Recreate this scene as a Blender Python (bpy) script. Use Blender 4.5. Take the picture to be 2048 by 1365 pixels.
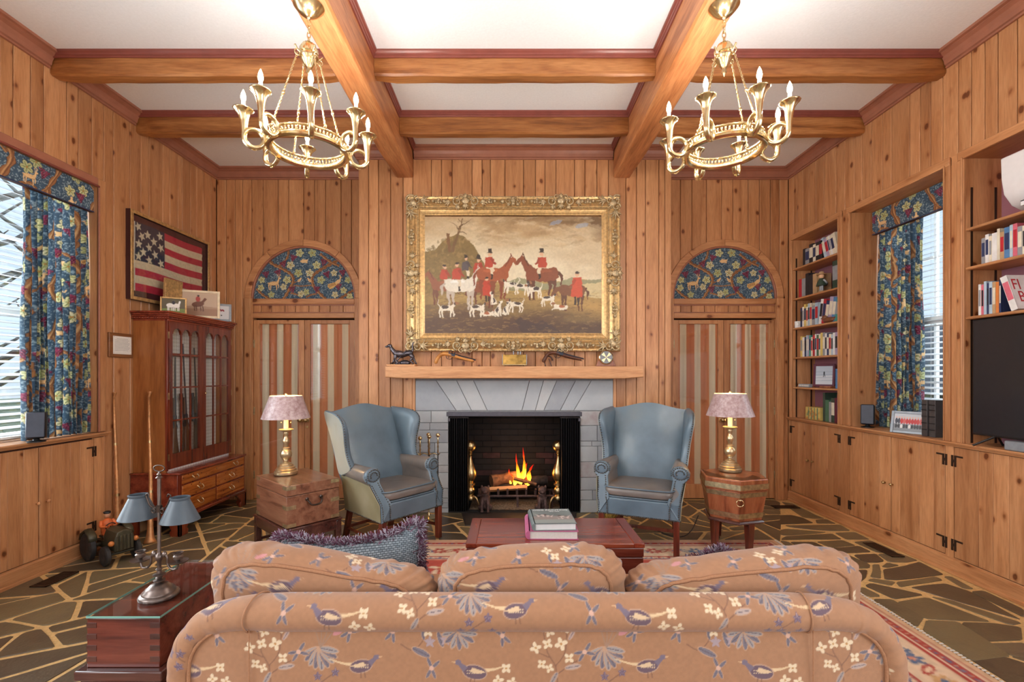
import bpy, math, random
import numpy as np
from mathutils import Vector, Matrix, Euler

for _o in list(bpy.data.objects):
    bpy.data.objects.remove(_o)
RND = random.Random(11)
PI = math.pi
S = bpy.context.scene
COL = S.collection

# ------------------------------------------------------------------ camera
F = 930.0                      # focal length in pixels of the 2048 x 1365 frame
cam_data = bpy.data.cameras.new('camera')
cam_data.sensor_width = 36.0
cam_data.lens = F / 2048 * 36.0
cam_data.shift_x = 4 / 2048
cam_data.shift_y = 67.5 / 2048
cam_data.clip_start = 0.02
cam = bpy.data.objects.new('camera', cam_data)
COL.objects.link(cam)
cam.location = (0, 0, 1.41)
cam.rotation_euler = (PI / 2, 0, 0)
S.camera = cam

# ------------------------------------------------------------------ sky, added fill lamps, exposure
S.view_settings.view_transform = 'Standard'
S.view_settings.look = 'None'
S.view_settings.gamma = 1.0
S.view_settings.use_curve_mapping = False
S.view_settings.exposure = 0.7
S.cycles.use_denoising = True
S.cycles.max_bounces = 7
S.cycles.diffuse_bounces = 4
S.cycles.sample_clamp_indirect = 6.0
S.cycles.caustics_reflective = False
S.cycles.caustics_refractive = False
world = bpy.data.worlds.new('sky')
S.world = world
world.use_nodes = True
_w = world.node_tree
_bg = _w.nodes['Background']
_sky = _w.nodes.new('ShaderNodeTexSky')
_sky.sky_type = 'HOSEK_WILKIE'
_sky.sun_direction = (-0.3, -0.6, 0.74)
_sky.turbidity = 3.2
_mixw = _w.nodes.new('ShaderNodeMix')
_mixw.data_type = 'RGBA'
_mixw.inputs[0].default_value = 0.55
_mixw.inputs[7].default_value = (0.78, 0.92, 1.08, 1)
_w.links.new(_sky.outputs[0], _mixw.inputs[6])
_w.links.new(_mixw.outputs[2], _bg.inputs[0])
_bg.inputs[1].default_value = 1.0


def area(name, loc, rot, sx, sy, power, col=(1, 1, 1)):
    l = bpy.data.lights.new(name, 'AREA')
    l.shape = 'RECTANGLE'
    l.size = sx
    l.size_y = sy
    l.energy = power
    l.color = col
    o = bpy.data.objects.new(name, l)
    COL.objects.link(o)
    o.location = loc
    o.rotation_euler = rot
    return o


# lamps added as daylight from unseen, presumed windows: two tall ones in the wall behind the camera and one in each side wall beside it
area('rear_daylight_fill', (-1.5, -2.55, 1.75), (PI / 2, 0, 0), 1.8, 2.6, 16, (1.0, 0.97, 0.95))
area('rear_daylight_fill', (1.5, -2.55, 1.75), (PI / 2, 0, 0), 1.8, 2.6, 16, (1.0, 0.97, 0.95))
area('side_daylight_fill', (-3.33, -0.55, 1.95), (0, -PI / 2, 0), 1.9, 2.6, 80, (0.9, 0.96, 1.0))
area('side_daylight_fill', (3.16, -0.55, 1.95), (0, PI / 2, 0), 1.9, 2.6, 80, (0.9, 0.96, 1.0))
area('left_window_added_fill', (-4.6, 2.5, 2.3), (0, -PI / 2 - 0.1, 0), 2.6, 2.8, 270, (0.86, 0.94, 1.0))  # fill lamp added outside the left window, out of the camera's view
area('right_window_added_fill', (4.6, 3.3, 2.3), (0, PI / 2 + 0.1, 0), 2.6, 1.8, 110, (0.86, 0.94, 1.0))  # likewise an added fill lamp, unseen beyond the alcove window


# ------------------------------------------------------------------ helpers
def lin(c):
    if isinstance(c, str):
        c = tuple(int(c[i:i + 2], 16) for i in (0, 2, 4))
    r = []
    for x in c[:3]:
        x = x / 255.0
        r.append(x / 12.92 if x <= 0.04045 else ((x + 0.055) / 1.055) ** 2.4)
    return tuple(r)


def lin4(c):
    return lin(c) + (1.0,)


class MB:
    """collects faces, then builds ONE mesh object"""

    def __init__(s):
        s.v = []
        s.f = []
        s.m = None

    def at(s, loc=(0, 0, 0), rot=(0, 0, 0), sc=(1, 1, 1)):
        if not hasattr(sc, '__len__'):
            sc = (sc, sc, sc)
        s.m = Matrix.LocRotScale(Vector(loc), Euler(rot), Vector(sc))
        return s

    def off(s):
        s.m = None
        return s

    def add(s, vs, fs):
        n = len(s.v)
        if s.m is not None:
            s.v += [tuple(s.m @ Vector(v)) for v in vs]
        else:
            s.v += [tuple(v) for v in vs]
        s.f += [tuple(i + n for i in f) for f in fs]
        return s

    def box(s, x0, x1, y0, y1, z0, z1):
        if x0 > x1: x0, x1 = x1, x0
        if y0 > y1: y0, y1 = y1, y0
        if z0 > z1: z0, z1 = z1, z0
        v = [(x0, y0, z0), (x1, y0, z0), (x1, y1, z0), (x0, y1, z0), (x0, y0, z1), (x1, y0, z1), (x1, y1, z1), (x0, y1, z1)]
        return s.add(v, [(3, 2, 1, 0), (4, 5, 6, 7), (0, 1, 5, 4), (1, 2, 6, 5), (2, 3, 7, 6), (3, 0, 4, 7)])

    def prism(s, pts, a, b, axis='y'):
        """pts counter-clockwise seen against the axis"""
        n = len(pts)
        def P(p, t):
            return {'x': (t, p[0], p[1]), 'y': (p[0], t, p[1]), 'z': (p[0], p[1], t)}[axis]
        v = [P(p, a) for p in pts] + [P(p, b) for p in pts]
        f = [tuple(range(n))[::-1], tuple(range(n, 2 * n))]
        f += [(i, (i + 1) % n, n + (i + 1) % n, n + i) for i in range(n)]
        ar = sum(pts[i][0] * pts[(i + 1) % n][1] - pts[(i + 1) % n][0] * pts[i][1] for i in range(n))
        flip = (ar < 0) ^ (axis == 'y') ^ (b < a)
        if flip:
            f = [q[::-1] for q in f]
        return s.add(v, f)

    def rings(s, rs, closed=False, cap=True):
        """loft equal-length rings"""
        n = len(rs[0])
        v = [p for r in rs for p in r]
        f = []
        m = len(rs)
        for i in range(m if closed else m - 1):
            j = (i + 1) % m
            for k in range(n):
                l = (k + 1) % n
                f.append((i * n + k, i * n + l, j * n + l, j * n + k))
        if cap and not closed:
            f.append(tuple(range(n))[::-1])
            f.append(tuple(range((m - 1) * n, m * n)))
        return s.add(v, f)

    def tube(s, path, r, n=8, closed=False, cap=True, flat=1.0):
        path = [Vector(p) for p in path]
        m = len(path)
        rr = r if hasattr(r, '__len__') else [r] * m
        rs = []
        up = None
        for i in range(m):
            if closed:
                t = path[(i + 1) % m] - path[i - 1]
            else:
                t = path[min(i + 1, m - 1)] - path[max(i - 1, 0)]
            if t.length < 1e-9:
                t = Vector((0, 0, 1))
            t.normalize()
            if up is None:
                up = Vector((0, 0, 1)) if abs(t.z) < 0.9 else Vector((1, 0, 0))
            up = (up - t * up.dot(t))
            up = up.normalized() if up.length > 1e-6 else t.orthogonal().normalized()
            w = t.cross(up)
            rs.append([path[i] + (w * math.cos(2 * PI * k / n) + up * math.sin(2 * PI * k / n) * flat) * rr[i] for k in range(n)])
        return s.rings(rs, closed, cap)

    def lathe(s, prof, n=20, c=(0, 0, 0), axis='z'):
        rs = []
        for r, z in prof:
            ring = []
            for k in range(n):
                a = 2 * PI * k / n
                x, y = r * math.cos(a), r * math.sin(a)
                if axis == 'z': p = (c[0] + x, c[1] + y, c[2] + z)
                elif axis == 'y': p = (c[0] + x, c[1] + z, c[2] - y)
                else: p = (c[0] + z, c[1] + x, c[2] + y)
                ring.append(p)
            rs.append(ring)
        return s.rings(rs)

    def ball(s, c, r, nu=12, nv=8):
        if not hasattr(r, '__len__'):
            r = (r, r, r)
        v = [(c[0], c[1], c[2] - r[2])]
        for j in range(1, nv):
            t = -PI / 2 + PI * j / nv
            for k in range(nu):
                a = 2 * PI * k / nu
                v.append((c[0] + r[0] * math.cos(t) * math.cos(a), c[1] + r[1] * math.cos(t) * math.sin(a), c[2] + r[2] * math.sin(t)))
        v.append((c[0], c[1], c[2] + r[2]))
        f = [(0, 1 + (k + 1) % nu, 1 + k) for k in range(nu)]
        for j in range(nv - 2):
            for k in range(nu):
                l = (k + 1) % nu
                f.append((1 + j * nu + k, 1 + j * nu + l, 1 + (j + 1) * nu + l, 1 + (j + 1) * nu + k))
        b = 1 + (nv - 2) * nu
        f += [(b + k, b + (k + 1) % nu, len(v) - 1) for k in range(nu)]
        return s.add(v, f)

    def grid(s, fn, nu, nv, wrap=False):
        v = [fn(i / nu, j / nv) for j in range(nv + 1) for i in range(nu + 1)]
        f = [(j * (nu + 1) + i, j * (nu + 1) + i + 1, (j + 1) * (nu + 1) + i + 1, (j + 1) * (nu + 1) + i) for j in range(nv) for i in range(nu)]
        return s.add(v, f)

    def build(s, name, mat, parent=None, smooth=None, bevel=0.0, seg=2, subs=0, kind=None, label=None, loc=None, rz=0):
        me = bpy.data.meshes.new(name)
        me.from_pydata(s.v, [], s.f)
        me.validate()
        return finish(name, me, mat, parent, smooth, bevel, seg, subs, kind, label, loc, rz)


def finish(name, me, mat, parent=None, smooth=None, bevel=0.0, seg=2, subs=0, kind=None, label=None, loc=None, rz=0):
    o = bpy.data.objects.new(name, me)
    COL.objects.link(o)
    if mat is not None:
        me.materials.append(mat)
    if smooth is not None or bevel or subs:
        me.polygons.foreach_set('use_smooth', [True] * len(me.polygons))
        if not subs and smooth != 'all':
            me.set_sharp_from_angle(angle=math.radians(smooth if smooth else 35))
    if bevel:
        b = o.modifiers.new('bevel', 'BEVEL')
        b.width = bevel
        b.segments = seg
        b.limit_method = 'ANGLE'
        b.angle_limit = math.radians(35)
    if subs:
        b = o.modifiers.new('subsurf', 'SUBSURF')
        b.levels = b.render_levels = subs
    if parent is not None:
        o.parent = parent
    if kind: o['kind'] = kind
    if label: o['label'] = label
    if loc is not None: o.location = loc
    if rz: o.rotation_euler = (0, 0, rz)
    return o


def thing(name, label, cat, loc=(0, 0, 0), rz=0, group=None, rot=None):
    o = bpy.data.objects.new(name, None)
    o.empty_display_size = 0.05
    COL.objects.link(o)
    o.location = loc
    o.rotation_euler = rot if rot else (0, 0, rz)
    return tag(o, label, cat, group)


def tag(o, label, cat, group=None):
    o['label'] = label
    o['category'] = cat
    if group: o['group'] = group
    return o


def struct(o):
    o['kind'] = 'structure'
    return o


def sempty(name):
    o = bpy.data.objects.new(name, None)
    COL.objects.link(o)
    return struct(o)


def copy_tree(o, parent=None):
    c = o.copy()
    COL.objects.link(c)
    c.parent = parent
    for ch in list(o.children):
        copy_tree(ch, c)
    return c


def B(x0, x1, y0, y1, z0, z1):
    return MB().box(x0, x1, y0, y1, z0, z1)


def arc(cx, cy, r, a0, a1, n):
    return [(cx + r * math.cos(math.radians(a0 + (a1 - a0) * i / n)), cy + r * math.sin(math.radians(a0 + (a1 - a0) * i / n))) for i in range(n + 1)]


def smoothpath(pts, k=6, closed=False):
    """Catmull-Rom through pts"""
    P = [Vector(p) for p in pts]
    n = len(P)
    out = []
    rng = n if closed else n - 1
    for i in range(rng):
        p0 = P[(i - 1) % n] if (closed or i > 0) else P[0]
        p1 = P[i]
        p2 = P[(i + 1) % n]
        p3 = P[(i + 2) % n] if (closed or i + 2 < n) else P[-1]
        for j in range(k):
            t = j / k
            out.append(0.5 * ((2 * p1) + (p2 - p0) * t + (2 * p0 - 5 * p1 + 4 * p2 - p3) * t * t + (3 * p1 - p0 - 3 * p2 + p3) * t ** 3))
    if not closed:
        out.append(P[-1])
    return out


# fast coloured grid: V (ny,nx,3) positions, C (ny,nx,3) linear colours
def color_grid(name, V, C, mat, parent=None, wrapu=False, smooth=True, **kw):
    ny, nx = V.shape[:2]
    idx = np.arange(ny * nx).reshape(ny, nx)
    if wrapu:
        a, b = idx, np.roll(idx, -1, 1)
        q = np.stack([a[:-1], b[:-1], b[1:], a[1:]], -1).reshape(-1, 4)
    else:
        q = np.stack([idx[:-1, :-1], idx[:-1, 1:], idx[1:, 1:], idx[1:, :-1]], -1).reshape(-1, 4)
    me = bpy.data.meshes.new(name)
    me.vertices.add(ny * nx)
    me.vertices.foreach_set('co', np.ascontiguousarray(V, dtype=np.float32).ravel())
    me.loops.add(q.size)
    me.loops.foreach_set('vertex_index', q.astype(np.int32).ravel())
    me.polygons.add(len(q))
    me.polygons.foreach_set('loop_start', np.arange(0, q.size, 4, dtype=np.int32))
    me.polygons.foreach_set('loop_total', np.full(len(q), 4, dtype=np.int32))
    me.update(calc_edges=True)
    if smooth:
        me.polygons.foreach_set('use_smooth', [True] * len(q))
    ca = me.color_attributes.new('Col', 'FLOAT_COLOR', 'POINT')
    c4 = np.ones((ny * nx, 4), dtype=np.float32)
    c4[:, :3] = C.reshape(-1, 3)
    ca.data.foreach_set('color', c4.ravel())
    me.validate()
    return finish(name, me, mat, parent, **kw)


# ------------------------------------------------------------------ small painter (flat prints: fabrics, pictures, rugs)
def vnoise(h, w, cell, seed=0, tile=False):
    rs = np.random.RandomState(seed)
    cx, cy = (cell if hasattr(cell, '__len__') else (cell, cell))
    gy, gx = int(h / cy) + 3, int(w / cx) + 3
    g = rs.rand(gy, gx)
    y = np.arange(h) / cy
    x = np.arange(w) / cx
    if tile:
        gy, gx = max(1, round(h / cy)), max(1, round(w / cx))
        g = rs.rand(gy, gx)
        y = np.arange(h) / h * gy
        x = np.arange(w) / w * gx
    y0 = y.astype(int); x0 = x.astype(int)
    fy = (y - y0)[:, None]; fx = (x - x0)[None, :]
    fy = fy * fy * (3 - 2 * fy); fx = fx * fx * (3 - 2 * fx)
    y1, x1 = (y0 + 1) % gy, (x0 + 1) % gx
    y0 %= gy; x0 %= gx
    return (g[y0][:, x0] * (1 - fy) * (1 - fx) + g[y0][:, x1] * (1 - fy) * fx + g[y1][:, x0] * fy * (1 - fx) + g[y1][:, x1] * fy * fx)


class Cv:
    """raster canvas, origin bottom left, units as given; colours kept linear"""

    def __init__(s, w, h, res, col, wrap=False):
        s.w, s.h, s.res, s.wrap = w, h, res, wrap
        s.W, s.H = int(round(w * res)), int(round(h * res))
        s.a = np.ones((s.H, s.W, 3)) * np.array(lin(col))
        s.M = [(0, 0, 1, 0, 1)]    # x, y, scale, rotation, flip

    def push(s, x, y, sc=1, rot=0, flip=1):
        s.t = (x, y, sc, math.radians(rot), flip)
        return s

    def pop(s):
        s.t = None

    t = None

    def T(s, pts):
        if s.t is None:
            return [tuple(p) for p in pts]
        x, y, sc, r, fl = s.t
        c, n = math.cos(r), math.sin(r)
        return [(x + sc * (fl * p[0] * c - p[1] * n), y + sc * (fl * p[0] * n + p[1] * c)) for p in pts]

    def _offs(s, x0, y0, x1, y1):
        if not s.wrap:
            return [(0, 0)]
        return [(dx, dy) for dx in (-s.w, 0, s.w) for dy in (-s.h, 0, s.h) if x1 + dx > 0 and x0 + dx < s.w and y1 + dy > 0 and y0 + dy < s.h]

    def poly(s, pts, col, al=1.0):
        pts = s.T(pts)
        s._poly(pts, col, al)

    ox = oy = 0.0

    def _poly(s, pts, col, al):
        pts = [(p[0] + s.ox, p[1] + s.oy) for p in pts]
        col = np.array(lin(col))
        xs = [p[0] for p in pts]; ys = [p[1] for p in pts]
        for dx, dy in s._offs(min(xs), min(ys), max(xs), max(ys)):
            i0, i1 = max(0, int((min(xs) + dx) * s.res)), min(s.W, int((max(xs) + dx) * s.res) + 2)
            j0, j1 = max(0, int((min(ys) + dy) * s.res)), min(s.H, int((max(ys) + dy) * s.res) + 2)
            if i1 <= i0 or j1 <= j0: continue
            X = (np.arange(i0, i1) + 0.5) / s.res - dx
            Y = ((np.arange(j0, j1) + 0.5) / s.res - dy)[:, None]
            m = np.zeros((j1 - j0, i1 - i0), bool)
            n = len(pts)
            for k in range(n):
                xa, ya = pts[k]; xb, yb = pts[(k + 1) % n]
                if ya == yb: continue
                cnd = (ya > Y) != (yb > Y)
                m ^= cnd & (X[None, :] < (xb - xa) * (Y - ya) / (yb - ya) + xa)
            sub = s.a[j0:j1, i0:i1]
            sub[m] = sub[m] * (1 - al) + col * al

    def ell(s, cx, cy, rx, ry, col, rot=0, al=1.0, n=18):
        r = math.radians(rot)
        s.poly([(cx + rx * math.cos(t) * math.cos(r) - ry * math.sin(t) * math.sin(r), cy + rx * math.cos(t) * math.sin(r) + ry * math.sin(t) * math.cos(r)) for t in [2 * PI * k / n for k in range(n)]], col, al)

    def line(s, pts, w, col, al=1.0):
        """w: width or list of widths"""
        n = len(pts)
        ww = w if hasattr(w, '__len__') else [w] * n
        L, R_ = [], []
        for i in range(n):
            ax, ay = pts[max(i - 1, 0)]; bx, by = pts[min(i + 1, n - 1)]
            d = math.hypot(bx - ax, by - ay) or 1
            nx, ny = -(by - ay) / d, (bx - ax) / d
            L.append((pts[i][0] + nx * ww[i] / 2, pts[i][1] + ny * ww[i] / 2))
            R_.append((pts[i][0] - nx * ww[i] / 2, pts[i][1] - ny * ww[i] / 2))
        s.poly(L + R_[::-1], col, al)

    def sample(s, U, V):
        """U,V in canvas units; wraps if the canvas is a tile"""
        x = U * s.res - 0.5; y = V * s.res - 0.5
        x0 = np.floor(x).astype(int); y0 = np.floor(y).astype(int)
        fx = (x - x0)[..., None]; fy = (y - y0)[..., None]
        if s.wrap:
            X0, X1, Y0, Y1 = x0 % s.W, (x0 + 1) % s.W, y0 % s.H, (y0 + 1) % s.H
        else:
            X0, X1 = np.clip(x0, 0, s.W - 1), np.clip(x0 + 1, 0, s.W - 1)
            Y0, Y1 = np.clip(y0, 0, s.H - 1), np.clip(y0 + 1, 0, s.H - 1)
        a = s.a
        return (a[Y0, X0] * (1 - fx) + a[Y0, X1] * fx) * (1 - fy) + (a[Y1, X0] * (1 - fx) + a[Y1, X1] * fx) * fy


# ------------------------------------------------------------------ materials
class NT:
    def __init__(s, name):
        s.m = bpy.data.materials.new(name)
        s.m.use_nodes = True
        s.t = s.m.node_tree
        s.b = s.t.nodes['Principled BSDF']
        s.out = s.t.nodes['Material Output']

    def n(s, kind, **kw):
        nd = s.t.nodes.new('ShaderNode' + kind)
        for k, v in kw.items():
            if k.startswith('i_'):
                key = k[2:]
                key = int(key) if key.isdigit() else key.replace('_', ' ')
                nd.inputs[key].default_value = v
            else:
                setattr(nd, k, v)
        return nd

    def l(s, a, b):
        s.t.links.new(a, b)

    def ramp(s, src, stops, interp='LINEAR'):
        r = s.n('ValToRGB')
        e = r.color_ramp.elements
        r.color_ramp.interpolation = interp
        while len(e) < len(stops):
            e.new(0.5)
        for q, (p, c) in zip(e, stops):
            q.position = p
            q.color = lin4(c) if not (hasattr(c, '__len__') and len(c) == 4) else c
        s.l(src, r.inputs[0])
        return r

    def coords(s, scale=(1, 1, 1), rnd=True, src='Object'):
        tc = s.n('TexCoord')
        mp = s.n('Mapping')
        mp.inputs['Scale'].default_value = scale
        if rnd:
            oi = s.n('ObjectInfo')
            ml = s.n('VectorMath', operation='SCALE')
            cb = s.n('CombineXYZ', i_0=1.0, i_1=0.37, i_2=0.71)
            ml.inputs['Scale'].default_value = 1
            mu = s.n('Math', operation='MULTIPLY', i_1=53.0)
            s.l(oi.outputs['Random'], mu.inputs[0])
            s.l(cb.outputs[0], ml.inputs[0])
            s.l(mu.outputs[0], ml.inputs['Scale'])
            ad = s.n('VectorMath', operation='ADD')
            s.l(tc.outputs[src], ad.inputs[0])
            s.l(ml.outputs[0], ad.inputs[1])
            s.l(ad.outputs[0], mp.inputs[0])
        else:
            s.l(tc.outputs[src], mp.inputs[0])
        return mp.outputs[0]

    def mix(s, f, a, b, mode='MIX'):
        m = s.n('Mix', data_type='RGBA', blend_type=mode)
        for inp, v in ((m.inputs[0], f), (m.inputs[6], a), (m.inputs[7], b)):
            if hasattr(v, 'links') or hasattr(v, 'is_output'):
                s.l(v, inp)
            else:
                inp.default_value = v if isinstance(v, (int, float)) else (lin4(v) if len(v) != 4 else v)
        return m.outputs[2]

    def bump(s, h, strength=0.2, dist=0.01):
        b = s.n('Bump')
        b.inputs['Strength'].default_value = strength
        b.inputs['Distance'].default_value = dist
        s.l(h, b.inputs['Height'])
        s.l(b.outputs[0], s.b.inputs['Normal'])

    def set(s, rough=None, metal=None, spec=None, coat=None, sheen=None):
        if rough is not None: s.b.inputs['Roughness'].default_value = rough
        if metal is not None: s.b.inputs['Metallic'].default_value = metal
        if spec is not None: s.b.inputs['Specular IOR Level'].default_value = spec
        if coat is not None:
            s.b.inputs['Coat Weight'].default_value = coat
            s.b.inputs['Coat Roughness'].default_value = 0.12
        if sheen is not None: s.b.inputs['Sheen Weight'].default_value = sheen
        return s.m


def plain(name, col, rough=0.5, metal=0.0, var=0.06, scale=30, bump=0.05, coat=None, spec=None):
    t = NT(name)
    co = t.coords((1, 1, 1), rnd=True)
    nz = t.n('TexNoise', i_Scale=float(scale), i_Detail=4.0)
    t.l(co, nz.inputs['Vector'])
    c = np.array(lin(col))
    lo, hi = tuple(c * (1 - var * 2)) + (1,), tuple(np.minimum(c * (1 + var * 2), 1)) + (1,)
    r = t.ramp(nz.outputs[0], [(0.3, lo), (0.7, hi)])
    t.l(r.outputs[0], t.b.inputs['Base Color'])
    if bump:
        t.bump(nz.outputs[0], bump, 0.004)
    return t.set(rough, metal, coat=coat, spec=spec)


def emit(name, col, strength):
    t = NT(name)
    e = t.n('Emission')
    e.inputs[0].default_value = lin4(col)
    e.inputs[1].default_value = strength
    t.l(e.outputs[0], t.out.inputs[0])
    return t.m


def wood(name, dark, mid, light, axis='z', knots=0.0, rough=0.45, scale=1.0, fine=1.0, coat=None, rnd=True, tone=0.12):
    t = NT(name)
    k = {'x': (0.09, 1, 1), 'y': (1, 0.09, 1), 'z': (1, 1, 0.09)}[axis]
    co = t.coords((1, 1, 1), rnd)
    mp = t.n('Mapping')
    mp.inputs['Scale'].default_value = tuple(q * scale for q in k)
    t.l(co, mp.inputs[0])
    n1 = t.n('TexNoise', i_Scale=16.0, i_Detail=7.0, i_Distortion=0.5)
    t.l(mp.outputs[0], n1.inputs['Vector'])
    r1 = t.ramp(n1.outputs[0], [(0.28, dark), (0.47, mid), (0.72, light)])
    n2 = t.n('TexNoise', i_Scale=110.0, i_Detail=3.0)
    t.l(mp.outputs[0], n2.inputs['Vector'])
    r2 = t.ramp(n2.outputs[0], [(0.35, (0.72, 0.66, 0.6, 1)), (0.6, (1, 1, 1, 1))])
    col = t.mix(0.55 * fine, r1.outputs[0], r2.outputs[0], 'MULTIPLY')
    # board to board tone
    oi = t.n('ObjectInfo')
    r3 = t.ramp(oi.outputs['Random'], [(0.0, (1 - tone * 1.5, 1 - tone * 1.8, 1 - tone * 2, 1)), (0.5, (1, 1, 1, 1)), (1.0, (1 + tone * .6, 1 + tone * .6, 1 + tone * .6, 1))])
    col = t.mix(1.0, col, r3.outputs[0], 'MULTIPLY')
    if knots:
        mk = t.n('Mapping')
        sk = {'x': (5, 7.5, 7.5), 'y': (7.5, 5, 7.5), 'z': (7.5, 7.5, 5)}[axis]
        mk.inputs['Scale'].default_value = tuple(q * knots for q in sk)
        t.l(co, mk.inputs[0])
        nd = t.n('TexNoise', i_Scale=3.0, i_Detail=2.0)
        t.l(mk.outputs[0], nd.inputs['Vector'])
        wob = t.mix(0.12, mk.outputs[0], nd.outputs['Color'], 'ADD')
        vo = t.n('TexVoronoi', i_Scale=1.0)
        t.l(wob, vo.inputs['Vector'])
        rk = t.ramp(vo.outputs['Distance'], [(0.0, (0.16, 0.07, 0.03, 1)), (0.07, (0.28, 0.13, 0.06, 1)), (0.09, (0.17, 0.08, 0.04, 1)), (0.11, (0.5, 0.34, 0.24, 1)), (0.14, (0.8, 0.7, 0.62, 1)), (0.22, (1, 1, 1, 1))])
        col = t.mix(0.92, col, rk.outputs[0], 'MULTIPLY')
    t.l(col, t.b.inputs['Base Color'])
    t.bump(n2.outputs[0], 0.08, 0.003)
    return t.set(rough, coat=coat)


def vcol(name, rough=0.8, bumpscale=600, bump=0.15, transl=0.0, sheen=None, coat=None, spec=None):
    t = NT(name)
    at = t.n('Attribute', attribute_name='Col')
    t.l(at.outputs['Color'], t.b.inputs['Base Color'])
    if bump:
        nz = t.n('TexNoise', i_Scale=float(bumpscale), i_Detail=2.0)
        t.l(t.coords(rnd=False), nz.inputs['Vector'])
        t.bump(nz.outputs[0], bump, 0.002)
    t.set(rough, sheen=sheen, coat=coat, spec=spec)
    if transl:
        tr = t.n('BsdfTranslucent')
        t.l(at.outputs['Color'], tr.inputs['Color'])
        ms = t.n('MixShader')
        ms.inputs[0].default_value = transl
        t.l(t.b.outputs[0], ms.inputs[1])
        t.l(tr.outputs[0], ms.inputs[2])
        t.l(ms.outputs[0], t.out.inputs[0])
    return t.m


def glass(name, tint=(1, 1, 1, 1), rough=0.0):
    t = NT(name)
    tr = t.n('BsdfTransparent')
    tr.inputs[0].default_value = tint
    gl = t.n('BsdfGlossy')
    gl.inputs['Roughness'].default_value = 0.02 + rough
    ms = t.n('MixShader')
    ms.inputs[0].default_value = 0.06
    t.l(tr.outputs[0], ms.inputs[1])
    t.l(gl.outputs[0], ms.inputs[2])
    t.l(ms.outputs[0], t.out.inputs[0])
    return t.m


M = {}
PD, PM, PL = (170, 114, 72), (195, 139, 94), (208, 154, 108)
M['pine'] = wood('knotty_pine_upright', PD, PM, PL, 'z', knots=1.0, rough=0.42, tone=0.13)
M['pine_x'] = wood('knotty_pine_across', PD, PM, PL, 'x', knots=0.7, rough=0.42)
M['pine_y'] = wood('knotty_pine_along', PD, PM, PL, 'y', knots=0.7, rough=0.42)
M['groove'] = plain('dark_groove_backing', (70, 36, 18), 0.8)
M['crown'] = plain('rosy_stained_moulding', (160, 104, 82), 0.35, var=0.05, scale=12, bump=0.02)
M['crown_red'] = plain('oxblood_stained_moulding', (132, 70, 60), 0.3, var=0.05, scale=12, bump=0.02)
M['beam_y'] = wood('honey_oak_beam_along', (140, 80, 40), (184, 118, 72), (206, 146, 96), 'y', rough=0.45, scale=0.8, fine=1.5)
M['beam_x'] = wood('golden_oak_beam_across', (112, 64, 30), (166, 106, 56), (192, 134, 80), 'x', rough=0.4, scale=0.9, fine=1.5)
M['mantel'] = wood('pale_oak_mantel', (168, 108, 68), (205, 148, 100), (218, 166, 118), 'x', rough=0.5, scale=1.1)
M['mahog'] = wood('red_mahogany', (66, 20, 12), (112, 42, 24), (140, 62, 36), 'z', rough=0.25, coat=0.3)
M['mahog_x'] = wood('red_mahogany_across', (96, 36, 22), (146, 66, 44), (172, 88, 58), 'x', rough=0.18, coat=0.5)
M['mahog_y'] = wood('red_mahogany_along', (82, 28, 18), (128, 52, 34), (156, 74, 48), 'y', rough=0.22, coat=0.4)
M['cab_side'] = wood('brown_mahogany_side', (112, 62, 26), (150, 90, 44), (172, 112, 62), 'z', rough=0.35)
M['burl'] = wood('burr_walnut_drawer', (110, 50, 14), (166, 92, 34), (192, 118, 52), 'y', knots=3.2, rough=0.25, scale=2.2, coat=0.4)
M['chest'] = wood('walnut_campaign_chest', (104, 64, 46), (148, 100, 76), (170, 124, 98), 'x', rough=0.3, scale=1.4, coat=0.3)
M['dark_wood'] = wood('dark_stained_wood', (44, 20, 16), (76, 40, 34), (98, 58, 48), 'x', rough=0.25, coat=0.4)
M['leg_wood'] = wood('dark_mahogany_leg', (60, 22, 14), (104, 46, 30), (126, 62, 42), 'z', rough=0.28, coat=0.3)
M['cooler'] = wood('mahogany_cooler', (104, 50, 28), (150, 86, 54), (172, 108, 72), 'z', rough=0.3, scale=1.3, coat=0.3)
M['trunk'] = wood('deep_red_trunk', (60, 20, 14), (100, 42, 30), (124, 60, 44), 'x', rough=0.25, scale=1.1, coat=0.35)
M['plaster'] = plain('white_plaster', (240, 243, 246), 0.9, var=0.012, scale=60, bump=0.25)
M['brass'] = plain('polished_brass', (222, 201, 156), 0.22, 1.0, var=0.05, scale=20, bump=0.01)
M['brass_old'] = plain('aged_brass', (190, 165, 120), 0.3, 1.0, var=0.12, scale=25, bump=0.03)
M['brass_dull'] = plain('dull_brass_strap', (176, 160, 124), 0.42, 0.9, var=0.15, scale=40, bump=0.05)
M['bronze'] = plain('dark_bronze', (84, 72, 66), 0.34, 0.9, var=0.15, scale=30, bump=0.05)
M['pewter'] = plain('bronzed_pewter', (120, 108, 102), 0.35, 0.9, var=0.1, scale=30, bump=0.03)
M['tole'] = plain('blue_grey_painted_tin', (74, 85, 94), 0.42, 0.0, var=0.06, scale=14)
M['iron'] = plain('black_iron', (40, 38, 40), 0.5, 0.5, var=0.1, scale=30)
M['hinge'] = plain('black_hinge', (58, 40, 30), 0.5, 0.4)
M['lintel'] = plain('grey_iron_lintel', (86, 84, 92), 0.45, 0.4)
M['rust'] = plain('rusty_grate', (92, 70, 66), 0.7, 0.3, var=0.2, scale=40)
M['white'] = plain('white_paint', (240, 240, 238), 0.4, var=0.01)
M['offwhite'] = plain('off_white_paper', (226, 222, 214), 0.75, var=0.02, scale=90)
M['black'] = plain('black_plastic', (26, 27, 30), 0.35, var=0.05)
M['slate_blue'] = plain('blue_grey_speaker', (60, 66, 80), 0.5, var=0.05)
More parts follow.
